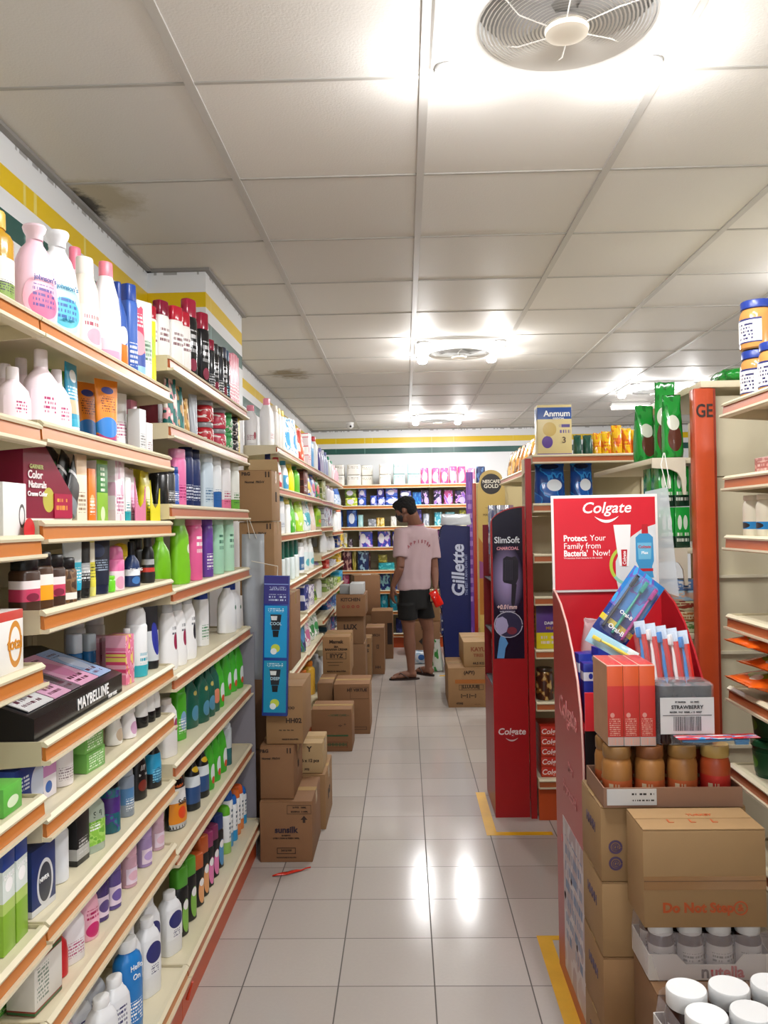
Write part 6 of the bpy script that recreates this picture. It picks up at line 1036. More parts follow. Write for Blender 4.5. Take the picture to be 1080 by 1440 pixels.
for i, (yy, z, c, c2) in enumerate(((4.16, 1.148, '#c8252c', '#e6e9ee'), (4.22, 1.148, '#e6e9f0', '#3a8ac0'), (4.29, 1.148, '#2a5fb0', '#dfe6f0'), (4.36, 1.148, '#3a6ac0', '#e6e9f0'), (4.16, .888, '#8a96a8', '#4a4a5a'), (4.26, .888, '#7a8698', '#3a3a4a'), (4.16, .628, '#8a96a8', '#4a4a5a'), (4.28, .628, '#a83038', '#cfd6dc'))):
    blister('toothbrush_pack', ['red', 'white', 'blue', 'mid blue', 'steel grey', 'dark grey', 'pale grey', 'maroon'][i]+' toothbrush pack on the side shelves of the dark stand, '+('upper' if z > 1 else 'middle' if z > .7 else 'lower')+' shelf', (.452, yy, z), (0, 0, -PI/2), .05, .24, printed(c, '#ffffff', band=[(.7, 1, c2)], busy=[c, c2], seed=i, rough=.12), [mat(c2, .3)])
for i, (x, c) in enumerate(((.45, '#8a9ab8'), (.49, '#c0c8d8'), (.535, '#b8a0b0'))):
    blister('toothbrush_pack', ['blue grey', 'silver', 'mauve'][i]+' toothbrush pack sticking up behind the arched board', (x, 4.30, 1.27), (0, 0, 0), .045, .25, printed(c, '#ffffff', busy=[c, '#e6e9f0', '#3a4a8a'], seed=i, rough=.1), [mat('#3a4a8a', .3)])
# ---- end unit goods
def eput(z, x0, x1, top, kind, mk, label, cat, Y=4.17, dz=0, h=None, group=None):
    return bput(z, x0, x1, top, kind, mk, label, cat, Y=Y, dz=dz, h=h, group=group)
def EP(m, d=.08): return lambda h, w: P_pouch(h, w*.95, d*.75, m)
r = eput(1.758, 751, 803, 569, 'milk_powder_box', lambda h, w: P_box(h, w, .09, pr('#d8c68f', '#5a4a8a', band=[(.72, .95, '#1f4a94'), (0, .045, '#5a3a9a')], blob=(.28, .27, .16, .12, '#5b3a8f'), blob2=(.35, .52, .2, .14, '#c8aa5a'), lines=[(.40, .62, 9, .62, .95)])), 'gold and blue milk powder box with a large 3 on the top shelf', 'box', Y=4.14)
letter('Anmum', .040, '#ffffff', r, (.012, -.046, .205), bold=.001); letter('ESSENTIAL', .012, '#ffffff', r, (.02, -.046, .182)); letter('3', .042, '#5a4a3a', r, (.045, -.046, .075))
for a, b in ((805, 818), (818, 833)): eput(1.758, a, b, 611, 'snack_pouch', EP(pr('#14493a', '#2f6a55')), 'dark green pointed pouch beside the milk powder box', 'pouch')
for i, (a, b, tp) in enumerate(((832, 846, 608), (845, 862, 606), (858, 876, 597), (873, 889, 601), (887, 901, 603), (900, 918, 600), (916, 934, 600))):
    eput(1.758, a, b, tp, 'snack_pouch', EP(pr(('#dfa81c', '#e8bc1e')[i % 2], '#c8481c', busy=['#e6b81e', '#d8721c'], seed=i, lines=[(.3, .6, 8, .1, .9)], rough=.15)), 'glossy yellow orange pouch in the row on the top shelf', 'pouch', group='yellow orange pouches')
blu = pr('#1a55a8', '#e6eef6', busy=['#1a55a8', '#2f8ad0', '#0f3f88'], blob=(.62, .45, .24, .14, '#dfe6ee'), blob2=(.5, .9, .3, .07, '#0e1f4a'), rough=.15, seed=3)
eput(1.522, 747, 797, 642, 'milk_powder_pouch', EP(blu, .12), 'large blue pouch at the left of the second shelf of the end unit', 'pouch'); eput(1.522, 798, 835, 646, 'milk_powder_pouch', EP(blu, .12), 'large blue pouch right beside the first, second shelf of the end unit', 'pouch'); eput(1.522, 908, 934, 644, 'milk_powder_pouch', EP(blu, .12), 'blue pouch alone at the right of the second shelf', 'pouch')
eput(1.522, 700, 701, 644, 'milk_powder_pouch', EP(blu, .1), 'x', 'pouch') if False else None
r = eput(.815, 751, 776, 850, 'chocolate_box', lambda h, w: P_box(h, w*1.4, .09, pr('#5a3a8a', '#e6d8f0', band=[(0, .36, '#e6d81e')], lines=[(.1, .3, 9, .2, .8)]), side=pr('#e6d81e', '#5a4a1a', lines=[(.1, .9, 9, .3, .7)], axis=1)), 'yellow and purple chocolate box on the end unit', 'box'); letter('DAIRY', .02, '#ffffff', r, (.012, -.046, .125)); letter('MILK', .02, '#c89a3a', r, (.012, -.046, .10))
eput(.563, 752, 779, 942, 'candy_jar', lambda h, w: P_jar(h, w, pr('#4a2a1c', '#c8a05a', busy=['#4a2a1c', '#8a5a2a', '#c8a868'], rough=.12), pl('#3a2a20'), lf=.1), 'brown sweets jar with clear top on the end unit', 'jar', Y=4.16)
for k in range(5):
    r = eput(.2, 755, 798, 1040, 'toothpaste_box', BX('#c8301f', '#d84a2a', d=.18, seed=9, band=[(.0, .15, '#b8351c')]), f'red toothpaste carton, {["lowest", "second", "middle", "fourth", "topmost"][k]} of the flat stack on the end unit base', 'box', Y=4.17, dz=.049*k, h=.048); letter('Colgate', .035, '#f6e6e2', r, (-.012, -.0915, .024), shear=.15, bold=.0006)
# ---- aisle side of the middle island: pouches on top, further gondola goods
for i, (px, tp, c, c2) in enumerate(((738, 617, '#163f34', '#2a5a4a'), (729, 634, '#c8a05a', '#8a5a2a'), (722, 638, '#b8803a', '#e0c080'), (715, 640, '#c8924a', '#7a4a20'), (709, 645, '#b87a3a', '#e6c890'), (703, 648, '#8a5a30', '#c8a060'), (698, 651, '#a8743a', '#5a3a20'), (693, 655, '#c89858', '#8a6030'), (689, 657, '#9a6a3a', '#d8b070'))):
    Y = 4.6+.20*i; h = max(.1, un(px, tp, 'X', .80).z-1.745)
    place('coffee_pouch', P_pouch(min(h, .24), .15, .07, pr(c, '#e9dcc0', busy=[c, c2], seed=i, rough=.2)), (.80, Y, 1.744), (0, 0, -PI/2), ('dark green' if i == 0 else 'brown')+' coffee pouch on top of the middle island, aisle side', 'pouch', None if i == 0 else 'brown pouches on the middle island')
for i, (y, c) in enumerate(((4.62, '#c8b8b0'), (4.72, '#d8ccc8'), (4.82, '#b89a9a'), (4.92, '#c0a8a8'), (5.02, '#8a7a8a'))):
    place('coffee_pouch', P_pouch(.22, .10, .06, pr(c, '#8a3a4a', busy=[c, '#e6dcd8', '#7a5a6a'], seed=i)), (.785, y+.02*0, 1.495), (0, 0, -PI/2), 'pale pink grey pouch on the second shelf of the middle island, aisle side', 'pouch', 'pale pouches of the middle island')
t = thing('cardboard_topper', 'gold arched cardboard sign with black round coffee logo', 'sign', (.625, 7.17, 0)); W = .235
P = [(0, .0), (W, .0), (W, 1.70)]+[(W*.5+W*.42*math.cos(a), 1.79+.085*math.sin(a)) for a in [PI*i/14 for i in range(15)]]+[(0, 1.70)]
link('board', prism_me('board', P, 'Y', 0, .006), mat('#c2a55c', .35), t); flat('logo_disc', disc(W*.5, 1.755, .088, .088), -.0005, '#1c1412', t)
letter('NESCAFE', .040, '#f2ead8', t, (W*.5, -.0016, 1.775), bold=.0008, sx=.9); letter('GOLD', .045, '#f2ead8', t, (W*.5, -.0016, 1.735)); letter('THE START OF A', .014, '#8a7240', t, (W*.5, -.0008, 1.55)); letter('PERFECT CUP', .024, '#5a4420', t, (W*.5, -.0008, 1.49))
flat('brown_print', [(0.005, .64), (W*.55, .64), (W*.3, 1.2), (.005, 1.3)], -.0006, '#a86a2a', t); flat('purple_print', [(0.005, .95), (.10, .95), (.08, 1.07), (.005, 1.1)], -.0010, '#8a4a7a', t)
t = thing('cardboard_topper', 'tall purple cardboard strip behind the navy stand', 'sign', (.655, 8.9, 0)); link('board', box_me('board', 0, .075, 0, .02, 0, 1.96), pr('#6a3a98', '#b890d0', busy=['#6a3a98', '#8a5ab8', '#7a3a90'], lines=[(.3, .9, 20, .2, .8)]), t)
# ---- navy razor stand
t = thing('display_stand', 'navy blue razor stand with large white vertical lettering', 'display stand', (0, 0, 0)); NV = mat('#162057', .3)
P = [(.372, 0), (.615, 0), (.62, 1.39), (.375, 1.41), (.345, 1.36), (.325, 1.25), (.315, 1.10), (.315, .92), (.33, .75), (.345, .55), (.355, .3)]
link('front_board', prism_me('front_board', P, 'Y', 8.0, 8.012), NV, t); link('back_board', prism_me('back_board', P, 'Y', 8.33, 8.342), NV, t)
link('shelf_core', box_me('shelf_core', .40, .61, 8.012, 8.33, 0, 1.36), NV, t)
for z in (.35, .6, .85, 1.1): link('tray', box_me('tray', .33, .40, 8.02, 8.32, z, z+.012), NV, t)
letter('Gillette', .165, '#c3cce4', t, (.505, 7.9985, .97), roll=PI/2, bold=.0045, shear=.12); letter('THE BEST A MAN CAN GET', .032, '#8a96c0', t, (.578, 7.9985, .93), roll=PI/2)
place('plastic_bag', P_pouch(.11, .30, .22, mat('#d8dce0', .2, alpha=.9)), (.495, 8.17, 1.40), (0, 0, 0), 'crumpled white plastic bag on top of the navy stand', 'plastic bag')
for i, z in enumerate((.365, .615, .865, 1.115)):
    for j in range(3):
        place('razor_pack', P_box(.17, .07, .03, pr(('#2a3f8a', '#c0c8dc', '#a84a7a')[(i+j) % 3], '#e6e9f4', busy=['#2a3f8a', '#dfe3ee', '#a86a9a'], seed=i+j)), (.35, 8.07+.1*j, z), (0, 0, -PI/2), f'razor pack on the {["lowest", "second", "third", "top"][i]} side tray of the navy stand', 'razor pack', 'razor packs on the navy stand')
# ---- near right rack goods
def rput(z, px, top, kind, mk, label, cat, X=1.0, Y=None, dz=0, h=None, group=None):
    Y = Y or un(px, (top+735)/2, 'X', X).y; z = z-.006+dz; h = h or un(px, top, 'X', X).z-z
    return place(kind, mk(h), (X, Y, z), (0, 0, -PI/2), label, cat, group)
pbl = pr('#e6e2dc', '#2a2a5a', band=[(.92, 1, '#2a2f6a'), (0, .05, '#2a2f6a')], blob=(.15, .4, .2, .3, '#dfa83a'), lines=[(.1, .8, 7, .45, .9)])
def PB(h): return P_jar(h, .098, mat('#c08a4c', .15), mat('#253a8a', .3), pbl, lf=.17, lidw=.98)
for k, (X, Y, dz, s) in enumerate(((1.015, 2.405, 0, 'lower, at the shelf end'), (1.015, 2.405, .142, 'upper, at the shelf end'), (1.015, 2.285, 0, 'lower, nearer the camera'))):
    rput(1.778, 0, 0, 'peanut_butter_jar', PB, f'peanut butter jar with blue lid, {s}, top of right rack', 'jar', X=X, Y=Y, dz=dz, h=.138)
rput(1.562, 0, 0, 'tea_box', lambda h: P_box(h, .14, .08, pr('#b8605a', '#e6c8c0', lines=[(.2, .8, 4, .1, .9)], busy=['#b8605a', '#d89a90'])), 'flat dusty red box on the second right shelf', 'box', X=1.04, Y=2.34, h=.05); rput(1.562, 0, 0, 'tea_box', lambda h: P_box(h, .12, .08, pr('#c03a3a', '#ffffff')), 'red box nearer the camera on the second right shelf', 'box', X=1.04, Y=2.18, h=.06)
for k, (X, Y) in enumerate(((1.003, 2.40), (1.003, 2.31), (1.003, 2.22))):
    rput(1.389, 0, 0, 'mayonnaise_jar', lambda h: P_jar(h, .082, pr('#e9e3cf', '#3a3a3a', band=[(.22, .42, '#2a8ad0')], blob=(.5, .32, .28, .08, '#2a2a2e')), mat('#ded6c0', .3), lf=.12), 'cream white jar with blue band on the third right shelf', 'jar', X=X, Y=Y, h=.118)
for k in range(3):
    place('snack_packet', P_pouch(.17, .19, .060, pr('#e8641c', '#f6e6d0', blob=(.5, .6, .25, .16, '#9ab02a'), blob2=(.6, .7, .12, .1, '#e6e0d0'), rough=.15)), (1.085+.02*(k % 2), 2.36-.04*(k % 2), .974+.053*k), (1.52, 0, -PI/2+.12*(k % 2)), f'orange snack packet lying in the pile, {["lowest", "middle", "topmost"][k]}, right rack', 'packet')
for k, (X, Y, dz) in enumerate(((1.02, 2.38, 0), (1.02, 2.38, .104), (1.03, 2.24, 0))):
    rput(.72, 0, 0, 'plastic_tub', lambda h: P_tub(h, .112, mat('#17452c', .25), mat('#1c5434', .25), pr('#1c4a2c', '#7ac03a', blob=(.4, .5, .25, .3, '#4f8a2a'))), f'dark green plastic tub, {["lower", "upper", "nearest"][k]}, right rack', 'tub', X=X, Y=Y, dz=dz, h=.102)
# ---- right island: green packs
gm = pr('#1e8f34', '#ffffff', busy=['#1e8f34', '#147028'], blob=(.5, .30, .34, .2, '#5a3428'), blob2=(.45, .55, .3, .12, '#d8dccb'), seed=2, rough=.12)
for k, (x, y, h, w) in enumerate(((.962, 3.02, .225, .070), (.968, 3.13, .29, .075), (.93, 3.25, .22, .08))):
    place('malt_drink_pouch', P_pouch(h, w, .08, gm), (x, y, 1.653), (0, (0, .02, 0)[k], (.0, -.3, .2)[k]), ['shorter', 'tall leaning', 'rear'][k]+' shiny green pouch on the bracket shelf by the orange post', 'pouch')
place('malt_drink_pouch', P_pouch(.24, .17, .05, gm), (1.13, 3.02, 1.936), (PI/2-.12, 0, PI/2), 'green pouch lying flat on the right island cap', 'pouch')
gp = pr('#1f9238', '#dfe6d8', band=[(0, .28, '#1c3a2a')], blob=(.32, .62, .14, .18, '#cfd8c8'), blob2=(.7, .62, .14, .18, '#cfd8c8'), lines=[(.1, .4, 7, .1, .9)], rough=.12)
for z, r_ in ((1.336, 'upper'), (1.036, 'lower')):
    pass
for dz, nm in ((0, 'lower'), (.145, 'upper')):
    for i in range(2):
        for j in range(2):
            place('malt_drink_pack', P_box(.142, .052, .09, gp), (.927+.055*i, 3.03+.1*j, 1.336+dz), 0, f'green drink carton pack, {nm} layer, {["front", "back"][j]} {["left", "right"][i]}, second shelf by the orange post', 'carton', 'green drink cartons by the orange post')
for k, (c, c2) in enumerate((('#c8cfa8', '#5f8a4a'), ('#d8c8a0', '#a86a3a'), ('#c0b890', '#8a3a2a'), ('#a8c8d8', '#d8b8a0'), ('#5f86b8', '#e0e0e0'))):
    place('biscuit_box', P_box(.036, .13, .10, pr(c, c2, busy=[c, c2], seed=k, lines=[(.2, .8, 3, .1, .9)])), (.975, 3.03, 1.036+.037*k), 0, f'flat printed box, {["lowest", "second", "middle", "fourth", "topmost"][k]} of the strapped pile by the orange post', 'box')
for i in range(4): place('biscuit_box', P_box(.10, .05, .12, pr('#5a6a3a', '#c8b88a', busy=['#5a6a3a', '#8a7a4a'])), (.92+.06*i, 3.2, .721), 0, f'olive box on the low shelf of the right island, {["leftmost", "second", "third", "rightmost"][i]}', 'box')
# ================================================================ THE MAN
def ell(bm, c, r, M=Matrix.Identity(4), n=14):
    b2 = bmesh.new(); bmesh.ops.create_uvsphere(b2, u_segments=n*2, v_segments=n, radius=1); me = bpy.data.meshes.new('t'); b2.to_mesh(me); b2.free()
    me.transform(M @ Matrix.Translation(c) @ Matrix.Diagonal((*r, 1))); bm.from_mesh(me); bpy.data.meshes.remove(me)
def oring(bm, secs, n=24):             # secs: (centre, rx, ry, yaw)
    rs = []
    for c, rx, ry, yw in secs:
        cs, sn = math.cos(yw), math.sin(yw)
        rs.append([bm.verts.new((c[0]+rx*math.cos(a)*cs-ry*math.sin(a)*sn, c[1]+rx*math.cos(a)*sn+ry*math.sin(a)*cs, c[2])) for a in [2*PI*k/n for k in range(n)]])
    for a, b in zip(rs, rs[1:]):
        for i in range(n): bm.faces.new((a[i], a[(i+1) % n], b[(i+1) % n], b[i]))
    bm.faces.new(rs[0][::-1]); bm.faces.new(rs[-1])
def remeshed(bm, name, voxel, smooth=3, disp=None):
    bmesh.ops.recalc_face_normals(bm, faces=bm.faces); me = bpy.data.meshes.new(name); bm.to_mesh(me); bm.free(); o = bpy.data.objects.new('tmp', me); C.objects.link(o)
    md = o.modifiers.new('r', 'REMESH'); md.mode = 'VOXEL'; md.voxel_size = voxel; md.use_smooth_shade = True
    sm = o.modifiers.new('s', 'SMOOTH'); sm.factor = .6; sm.iterations = smooth
    r = bpy.data.meshes.new_from_object(o.evaluated_get(bpy.context.evaluated_depsgraph_get())); bpy.data.objects.remove(o); r.name = name
    if disp:
        for v in r.vertices: v.co += disp(v.co, v.normal)
    for p in r.polygons: p.use_smooth = True
    return r
S = lambda px, py, Y: un(px, py, 'Y', Y)
TY = math.radians(33)                  # the body is turned away to the left
fw = Vector((-math.sin(TY), math.cos(TY), 0)); lf = Vector((-math.cos(TY), -math.sin(TY), 0))
pel = S(583, 846, 7.74); neck = S(585, 739, 7.76)
shL = neck+lf*.165+Vector((0, 0, -.065)); shR = neck-lf*.165+Vector((0, 0, -.075))
elL = S(563, 798, 7.60); wrL = S(552.5, 825, 7.64); elR = S(611, 799, 7.84); wrR = S(612.5, 826, 7.76)
hipL = pel+lf*.085+Vector((0, 0, -.03)); hipR = pel-lf*.085+Vector((0, 0, -.03))
knL = S(575, 885, 7.68); anL = S(578.5, 944, 7.68); knR = S(602, 884, 7.83); anR = S(603, 944, 7.87)
man = thing('person', 'man in pale pink t shirt, black shorts, face mask and flip flops browsing the shelves', 'person', (pel.x, pel.y, 0)); O3 = Vector((pel.x, pel.y, 0))
bm = bmesh.new()
tube(bm, [pel, pel.lerp(neck, .5), neck+Vector((0, 0, -.05))], [.10, .095, .09], 16)
hc = S(570.5, 717.5, 7.72); HY = math.radians(72); HM = Matrix.Translation(hc) @ Matrix.Rotation(HY, 4, 'Z') @ Matrix.Rotation(-.38, 4, 'X')
tube(bm, [neck+Vector((0, 0, -.06)), neck+Vector((0, 0, .0)), (HM @ Vector((0, -.035, -.04)))], [.085, .064, .062], 16)
ell(bm, (0, -.008, .03), (.072, .092, .085), HM); ell(bm, (0, .032, -.045), (.052, .055, .062), HM); ell(bm, (0, .05, -.005), (.06, .042, .06), HM); ell(bm, (0, .098, -.008), (.011, .014, .020), HM); ell(bm, (0, .088, .022), (.04, .01, .01), HM)
for s in (-1, 1): ell(bm, (.073*s, -.002, -.008), (.008, .018, .029), HM); tube(bm, [(HM @ Vector((.0*s, 0, -.05))), (HM @ Vector((.0*s, .0, -.06)))], .02)
for a, b, c in ((shL, elL, wrL), (shR, elR, wrR)):
    tube(bm, [neck+Vector((0, 0, -.075)), a], [.05, .05], 12); tube(bm, [a, a.lerp(b, .4), b], [.048, .043, .037], 14); tube(bm, [b, b.lerp(c, .3), b.lerp(c, .8), c], [.036, .039, .028, .025], 14)
for h, k, a in ((hipL, knL, anL), (hipR, knR, anR)):
    tube(bm, [h, h.lerp(k, .5), k], [.082, .072, .054], 16); tube(bm, [k, k.lerp(a, .12), k.lerp(a, .35), k.lerp(a, .7), a], [.053, .052, .057, .040, .034], 16)
def foot(an, d, L=.245):
    d = Vector(d).normalized(); s = Vector((d.y, -d.x, 0)); g = Vector((an.x, an.y, 0)); heel = g-d*.045
    tube(bm, [an, g+Vector((0, 0, .05))], [.034, .038], 12); tube(bm, [heel+Vector((0, 0, .045)), g+d*.06+Vector((0, 0, .048)), g+d*.12+Vector((0, 0, .038)), g+d*.165+Vector((0, 0, .03))], [.030, .034, .028, .018], 12)
    tube(bm, [g+d*.08+s*.022+Vector((0, 0, .035)), g+d*.165+s*.03+Vector((0, 0, .027))], [.022, .014], 10)
    tube(bm, [g+d*.08-s*.018+Vector((0, 0, .035)), g+d*.16-s*.02+Vector((0, 0, .027))], [.022, .014], 10)
    for k, (w_, l_, r_) in enumerate(((.036, .19, .012), (.017, .195, .0085), (.0, .188, .008), (-.016, .18, .0078), (-.031, .168, .0075))):
        tube(bm, [g+d*(l_-.04)+s*w_*.9*SD+Vector((0, 0, .028)), g+d*l_+s*w_*SD+Vector((0, 0, .024))], [r_*1.1, r_], 8)
    return g, d, s
SD = -1; fL = foot(anL, (-1, -.10, 0)); SD = 1; fR = foot(anR, (-.62, .78, 0))
def hand(wr, d, pn, curl, thumb):
    """d: towards the fingers, pn: palm facing direction; four fingers and a thumb"""
    d = d.normalized(); pn = (pn-d*pn.dot(d)).normalized(); s = d.cross(pn)*thumb
    pc = wr+d*.055
    for k in range(4): w_ = (.027, .009, -.009, -.026)[k]; tube(bm, [wr+s*w_*.5, pc+s*w_*.9, wr+d*.095+s*w_], [.016, .0145, .0115], 8)
    for k, L in enumerate((.068, .076, .070, .055)):
        w_ = (.027, .009, -.009, -.026)[k]; p = wr+d*.095+s*w_; q = [p]; a = 0
        for f_, c_ in ((.45, curl), (.32, curl*1.2), (.23, curl*.9)): a += c_; p = p+(d*math.cos(a)+pn*math.sin(a))*L*f_; q.append(p)
        tube(bm, q, [.0098, .0092, .0085, .0072], 8)
    b = wr+d*.025+s*.028; tube(bm, [wr+d*.01+s*.012, b+pn*.006, b+(d*.6+s*.55+pn*.35).normalized()*.035, b+(d*.9+s*.25+pn*.45).normalized()*.062], [.015, .0135, .0105, .0085], 8)
hand(wrL, Vector((-.10, .05, -1)), Vector((.9, .4, 0)), .35, 1)
hand(wrR, Vector((.05, -.02, -1)), Vector((-.5, .1, .0)), .55, -1)
me = remeshed(bm, 'body', .0055, 4); me.transform(Matrix.Translation(-O3)); SKIN = mat('#7d5442', .55, noise=.05); link('body', me, SKIN, man)
# hair
bm = bmesh.new(); ell(bm, (0, -.014, .048), (.081, .101, .082), HM); ell(bm, (0, -.052, .0), (.068, .056, .066), HM); ell(bm, (0, .052, .072), (.062, .050, .042), HM); ell(bm, (0, -.055, -.045), (.05, .035, .03), HM)
for s in (-1, 1): ell(bm, (.068*s, .022, .015), (.012, .018, .03), HM)
from mathutils import noise as mn
me = remeshed(bm, 'hair', .005, 2, lambda c, nn: nn*(.006*mn.noise(c*55)+.003*mn.noise(c*140))); me.transform(Matrix.Translation(-O3)); link('hair', me, mat('#0c0b0c', .85), man)
bm = bmesh.new(); ell(bm, (0, .055, -.045), (.057, .052, .050), HM); ell(bm, (0, .085, -.02), (.03, .028, .03), HM); me = remeshed(bm, 'face_mask', .005, 3); me.transform(Matrix.Translation(-O3)); mk_ = link('face_mask', me, mat('#17161b', .6), man)
for s in (-1, 1):
    bm = bmesh.new(); tube(bm, [HM @ Vector((.056*s, .05, -.03))-O3, HM @ Vector((.072*s, .02, -.012))-O3, HM @ Vector((.08*s, -.005, .012))-O3], .0015, 5); tube(bm, [HM @ Vector((.052*s, .045, -.07))-O3, HM @ Vector((.07*s, .01, -.045))-O3, HM @ Vector((.08*s, -.014, -.02))-O3], .0015, 5); link('ear_loop', finish(bm, 'ear_loop'), mat('#17161b', .6), mk_)
    ell_b = bmesh.new(); ell(ell_b, (.026*s, .083, .006), (.012, .008, .007), HM); me = finish(ell_b, 'eye'); me.transform(Matrix.Translation(-O3)); link('eye', me, mat('#2a2220', .3), man)
# t shirt
bm = bmesh.new(); ax = lambda f, dx=0, dy=0: pel.lerp(neck, f)+fw*dy+lf*dx; zp = neck.z-pel.z
hz = un(583, 829, 'Y', 7.74).z
def sec(z, rx, ry, dy=0): f = (z-pel.z)/zp; c = pel.lerp(neck, f)+fw*dy; return ((c.x, c.y, z), rx, ry, TY)
oring(bm, [sec(hz, .172, .118, .01), sec(hz+.06, .170, .118, .01), sec(pel.z+.30*zp, .163, .112, .01), sec(pel.z+.55*zp, .168, .112, .012), sec(pel.z+.74*zp, .185, .114, .01), sec(pel.z+.86*zp, .180, .105, .0), sec(pel.z+.93*zp, .145, .088, -.005), sec(pel.z+.985*zp, .085, .072, -.005), sec(pel.z+1.01*zp, .07, .065, -.0)])
for a, b in ((shL, elL), (shR, elR)):
    tube(bm, [a+(neck-a)*.35+Vector((0, 0, -.04)), a, a.lerp(b, .35), a.lerp(b, .72)], [.075, .074, .070, .068], 18)
def fold(c, nn):
    z = c.z-hz; a = .0045*math.sin(c.x*62+c.y*20+2.2*math.sin(z*9))*max(0, 1-abs(z-.22)/.30)+.006*mn.noise(Vector((c.x*9, c.y*9, c.z*4)))
    return nn*a
me = remeshed(bm, 't_shirt', .008, 5, fold); me.transform(Matrix.Translation(-O3)); shirt = link('t_shirt', me, mat('#b9a0a6', .8, noise=.04), man)
bm = bmesh.new(); cc = pel.lerp(neck, 1.0)-O3; tube(bm, [(cc.x+.072*math.cos(a), cc.y+.067*math.sin(a), cc.z+.012+.012*math.sin(a)) for a in [2*PI*k/20 for k in range(21)]], .006, 6); link('collar', finish(bm, 'collar'), mat('#b8707a', .8), shirt)
from mathutils.bvhtree import BVHTree
bv = BVHTree.FromPolygons([v.co for v in me.vertices], [tuple(p.vertices) for p in me.polygons])
word = 'APPISTEP'; c0 = un(595, 770, 'Y', 7.62)-O3; back = -fw; right = -lf
for i, ch in enumerate(word):
    a = (i-(len(word)-1)/2)/(len(word)-1)*1.9; p = c0+right*(.135*math.sin(a))+Vector((0, 0, .11*math.cos(a)-.055)); q = p+back*.6
    hit = bv.ray_cast(q, fw)
    if hit[0] is not None:
        mt = text_me(ch, .040, ext=.0008, bold=.0010).copy(); nn = (hit[1]*.6+back*.4).normalized(); zz = Vector((0, 0, 1)); xx = zz.cross(nn).normalized()*-1; xx = (nn.cross(zz)*-1).normalized(); yy = nn.cross(xx)
        R_ = Matrix((xx, yy, nn)).transposed().to_4x4() @ Matrix.Rotation(-a*.55, 4, 'Z'); mt.transform(Matrix.Translation(hit[0]+nn*.003) @ R_); mt.materials.clear(); link('lettering', mt, mat('#9a4a55', .8), shirt)
# shorts
bm = bmesh.new(); zt = hz+.012; zb = un(570, 871, 'Y', 7.7).z
oring(bm, [((pel.x, pel.y, pel.z-.06), .155, .115, TY), ((pel.x, pel.y, pel.z+.0), .160, .112, TY), ((pel.x, pel.y, max(zt, pel.z+.01)), .152, .104, TY)])
for h, k in ((hipL, knL), (hipR, knR)):
    e_ = h.lerp(k, (h.z-zb)/(h.z-k.z)); oring(bm, [((e_.x, e_.y, zb), .088, .092, TY), ((h.lerp(k, .4).x, h.lerp(k, .4).y, h.lerp(k, .4).z), .09, .10, TY), ((h.x, h.y, h.z+.02), .088, .105, TY)])
me = remeshed(bm, 'shorts', .008, 4, lambda c, nn: nn*.006*mn.noise(Vector((c.x*10, c.y*10, c.z*6)))); me.transform(Matrix.Translation(-O3)); link('shorts', me, mat('#0a0b0d', .8), man)
for g, d, s in (fL, fR):
    out = []
    for i in range(28):
        a = 2*PI*i/28; l_ = math.cos(a); w_ = .046*math.sin(a)*(1+.15*l_); p = g+d*(.065+.14*l_)+s*w_; out.append(((p-O3).x, (p-O3).y))
    f_ = link('flip_flop', prism_me('flip_flop', out, 'Z', .0, .014), mat('#2a1a16', .6), man)
    bm = bmesh.new(); tp = g+d*.15
    for q in (-1, 1): tube(bm, [tp-O3+Vector((0, 0, .03)), g+d*.10+s*.03*q+Vector((0, 0, .065))-O3, g+d*.03+s*.046*q+Vector((0, 0, .02))-O3], .005, 6)
    link('strap', finish(bm, 'strap'), mat('#3a2420', .5), f_)
# red packet in his right hand
place('red_packet', P_pouch(.15, .085, .05, mat('#d82018', .12)), (wrR.x+.035, wrR.y-.055, wrR.z-.165), (0, -.45, .2), 'glossy red packet held in the man\'s right hand', 'packet')
place('white_ticket', P_box(.02, .03, .004, mat('#c9ccd0', .4)), (wrL.x+.055, wrL.y-.03, wrL.z-.055), (0, 0, 0), 'small white item beside the man\'s left hand', 'small item') if False else None
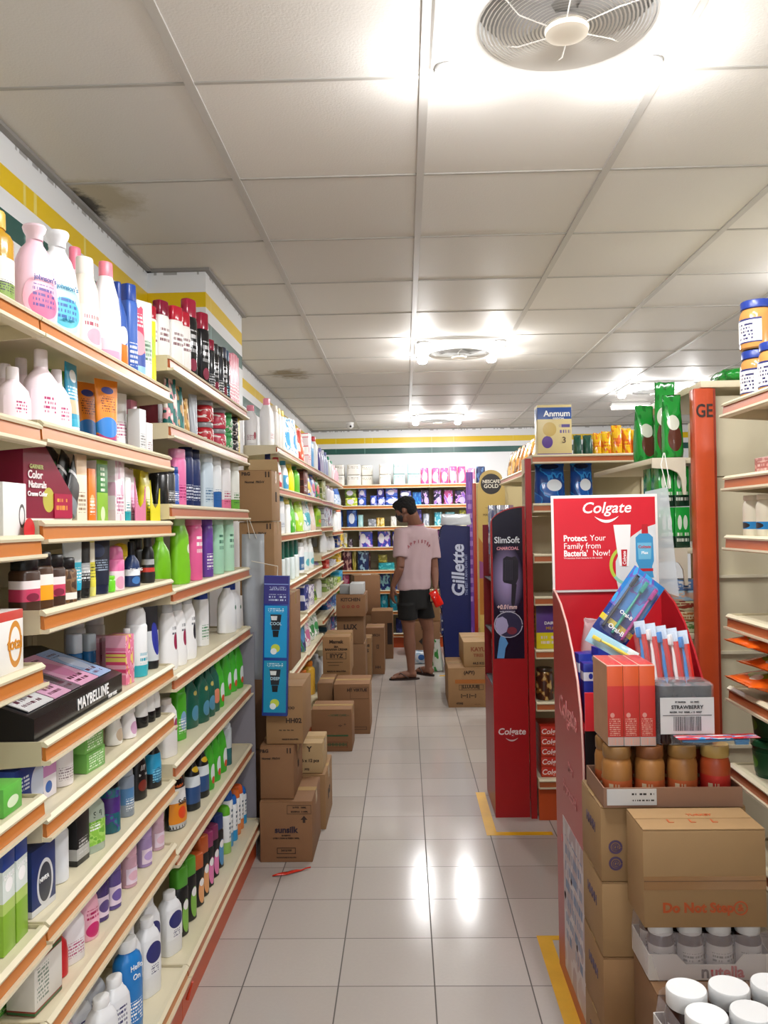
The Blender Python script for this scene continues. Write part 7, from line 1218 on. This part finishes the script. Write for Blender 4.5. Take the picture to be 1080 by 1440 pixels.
# ================================================================ goods on a shelf stand side by side, not inside each other
bpy.context.view_layer.update()
def aabb(o):
    P = [ch.matrix_world @ Vector(c) for ch in o.children_recursive if ch.type == 'MESH' for c in ch.bound_box]
    return [min(p[i] for p in P) for i in range(3)], [max(p[i] for p in P) for i in range(3)]
clusters = {}
for o in PROD:
    x, y = o.location.x, o.location.y
    if not (x < -.70 or y > 9.6 or (4.05 < y < 4.45 and .62 < x < 1.3)): continue
    if 'tray cards' in o['label'] or 'sticker' in o['label'] or 'red display box' in o['label']: continue
    clusters.setdefault((round(x, 3), round(y, 3)), []).append([o, *aabb(o)])
CL = []
for k, mem in clusters.items():
    lo = [min(m[1][i] for m in mem) for i in range(3)]; hi = [max(m[2][i] for m in mem) for i in range(3)]
    b = .03 if mem[0][0]['category'] in ('bottle', 'spray can', 'tube', 'jar', 'pouch', 'tub') else .005
    dx, dy = (hi[0]-lo[0])*b, (hi[1]-lo[1])*b
    x, y = (lo[0]+hi[0])/2, (lo[1]+hi[1])/2
    if y > 9.6: lim = (-1.06 if x < .29 else .30, .285 if x < .29 else 1.345, 9.70, 10.135)
    elif x > 0: lim = (.636, 1.27, 4.085, 4.425)
    else:
        e = [.662, 1.562, 2.436, 3.642, 4.502, 5.775, 6.86, 7.945, 9.19]; z_ = lo[2]; i = max(j for j in range(9) if e[j] <= max(y, .67))
        ymx = e[i+1]-.006 if i < 8 else 9.6
        if i == 3: ymx = 3.63; i = 3
        ymx = min(ymx, 9.46); lim = (-1.095, -.704 if z_ > .2 else -.672, e[i]+.013 if y > 3.7 or i < 3 else 2.444, ymx)
        if 2.436 < y < 3.7: lim = (lim[0], lim[1], 2.446, 3.636)
        bb = BAY.get(mem[0][0].name)
        if bb: lim = (lim[0], lim[1], {1: .67, 2: 1.568, 3: 2.453}[bb], {1: 1.555, 2: 2.43, 3: 3.636}[bb])
    CL.append([mem, [lo[0]+dx, lo[1]+dy, lo[2]], [hi[0]-dx, hi[1]-dy, hi[2]], lim, [0, 0]])
def shift(c, ax, d):
    c[1][ax] += d; c[2][ax] += d; c[4][ax] += d
tray = [[-.94, 1.565, 1.03], [-.70, 2.06, 1.14]]
for it in range(60):
    moved = False
    for c in CL:
        for ax in (0, 1):
            a, b = c[3][2*ax], c[3][2*ax+1]
            if c[1][ax] < a: shift(c, ax, a-c[1][ax])
            if c[2][ax] > b: shift(c, ax, b-c[2][ax])
        if all(c[1][i] < tray[1][i] and c[2][i] > tray[0][i] for i in range(3)): shift(c, 0, tray[0][0]-c[2][0]-.001) if c[2][0] < -.8 or c[1][1] < 1.9 else shift(c, 1, tray[1][1]-c[1][1]+.001)
    for i in range(len(CL)):
        A = CL[i]
        for j in range(i+1, len(CL)):
            B_ = CL[j]
            if abs(A[1][1]-B_[1][1]) > .5: continue
            ov = [min(A[2][k], B_[2][k])-max(A[1][k], B_[1][k]) for k in range(3)]
            if min(ov) <= 0 or ov[2] < .004: continue
            ax = 0 if ov[0] < ov[1]*.8 else 1; d = (ov[ax]+.0008)/2*.9+.0003
            s = 1 if (A[1][ax]+A[2][ax]) < (B_[1][ax]+B_[2][ax]) else -1
            shift(A, ax, -s*d); shift(B_, ax, s*d); moved = True
    if not moved: break
for c in CL:
    for m in c[0]: m[0].location.x += c[4][0]; m[0].location.y += c[4][1]
# ================================================================ LABELS: look-alikes on one shelf are told apart by their order
from collections import defaultdict
seen = defaultdict(list)
for o in ALL: seen[o['label']].append(o)
for lb, os_ in seen.items():
    if len(os_) < 2: continue
    back_ = 'back wall' in lb or 'second shelf' in lb and 'pouch' in lb or 'row on the top shelf' in lb or 'milk powder box' in lb or 'compact' in lb
    xs = [o.location.x for o in os_]; ys = [o.location.y for o in os_]
    byx = (max(xs)-min(xs)) > (max(ys)-min(ys))
    os_.sort(key=lambda o: o.location.x if byx else o.location.y)
    N = len(os_)
    for i, o in enumerate(os_):
        if byx: w_ = 'leftmost' if i == 0 else 'rightmost' if i == N-1 else ['', 'second', 'third', 'fourth', 'fifth', 'sixth', 'seventh', 'eighth', 'ninth', 'tenth', 'eleventh', 'twelfth'][i]+' from left'
        else: w_ = 'nearest' if i == 0 else 'farthest' if i == N-1 else ['', 'second', 'third', 'fourth', 'fifth', 'sixth', 'seventh', 'eighth', 'ninth', 'tenth', 'eleventh', 'twelfth'][i]+' nearest'
        o['label'] = f'{w_} {lb}'
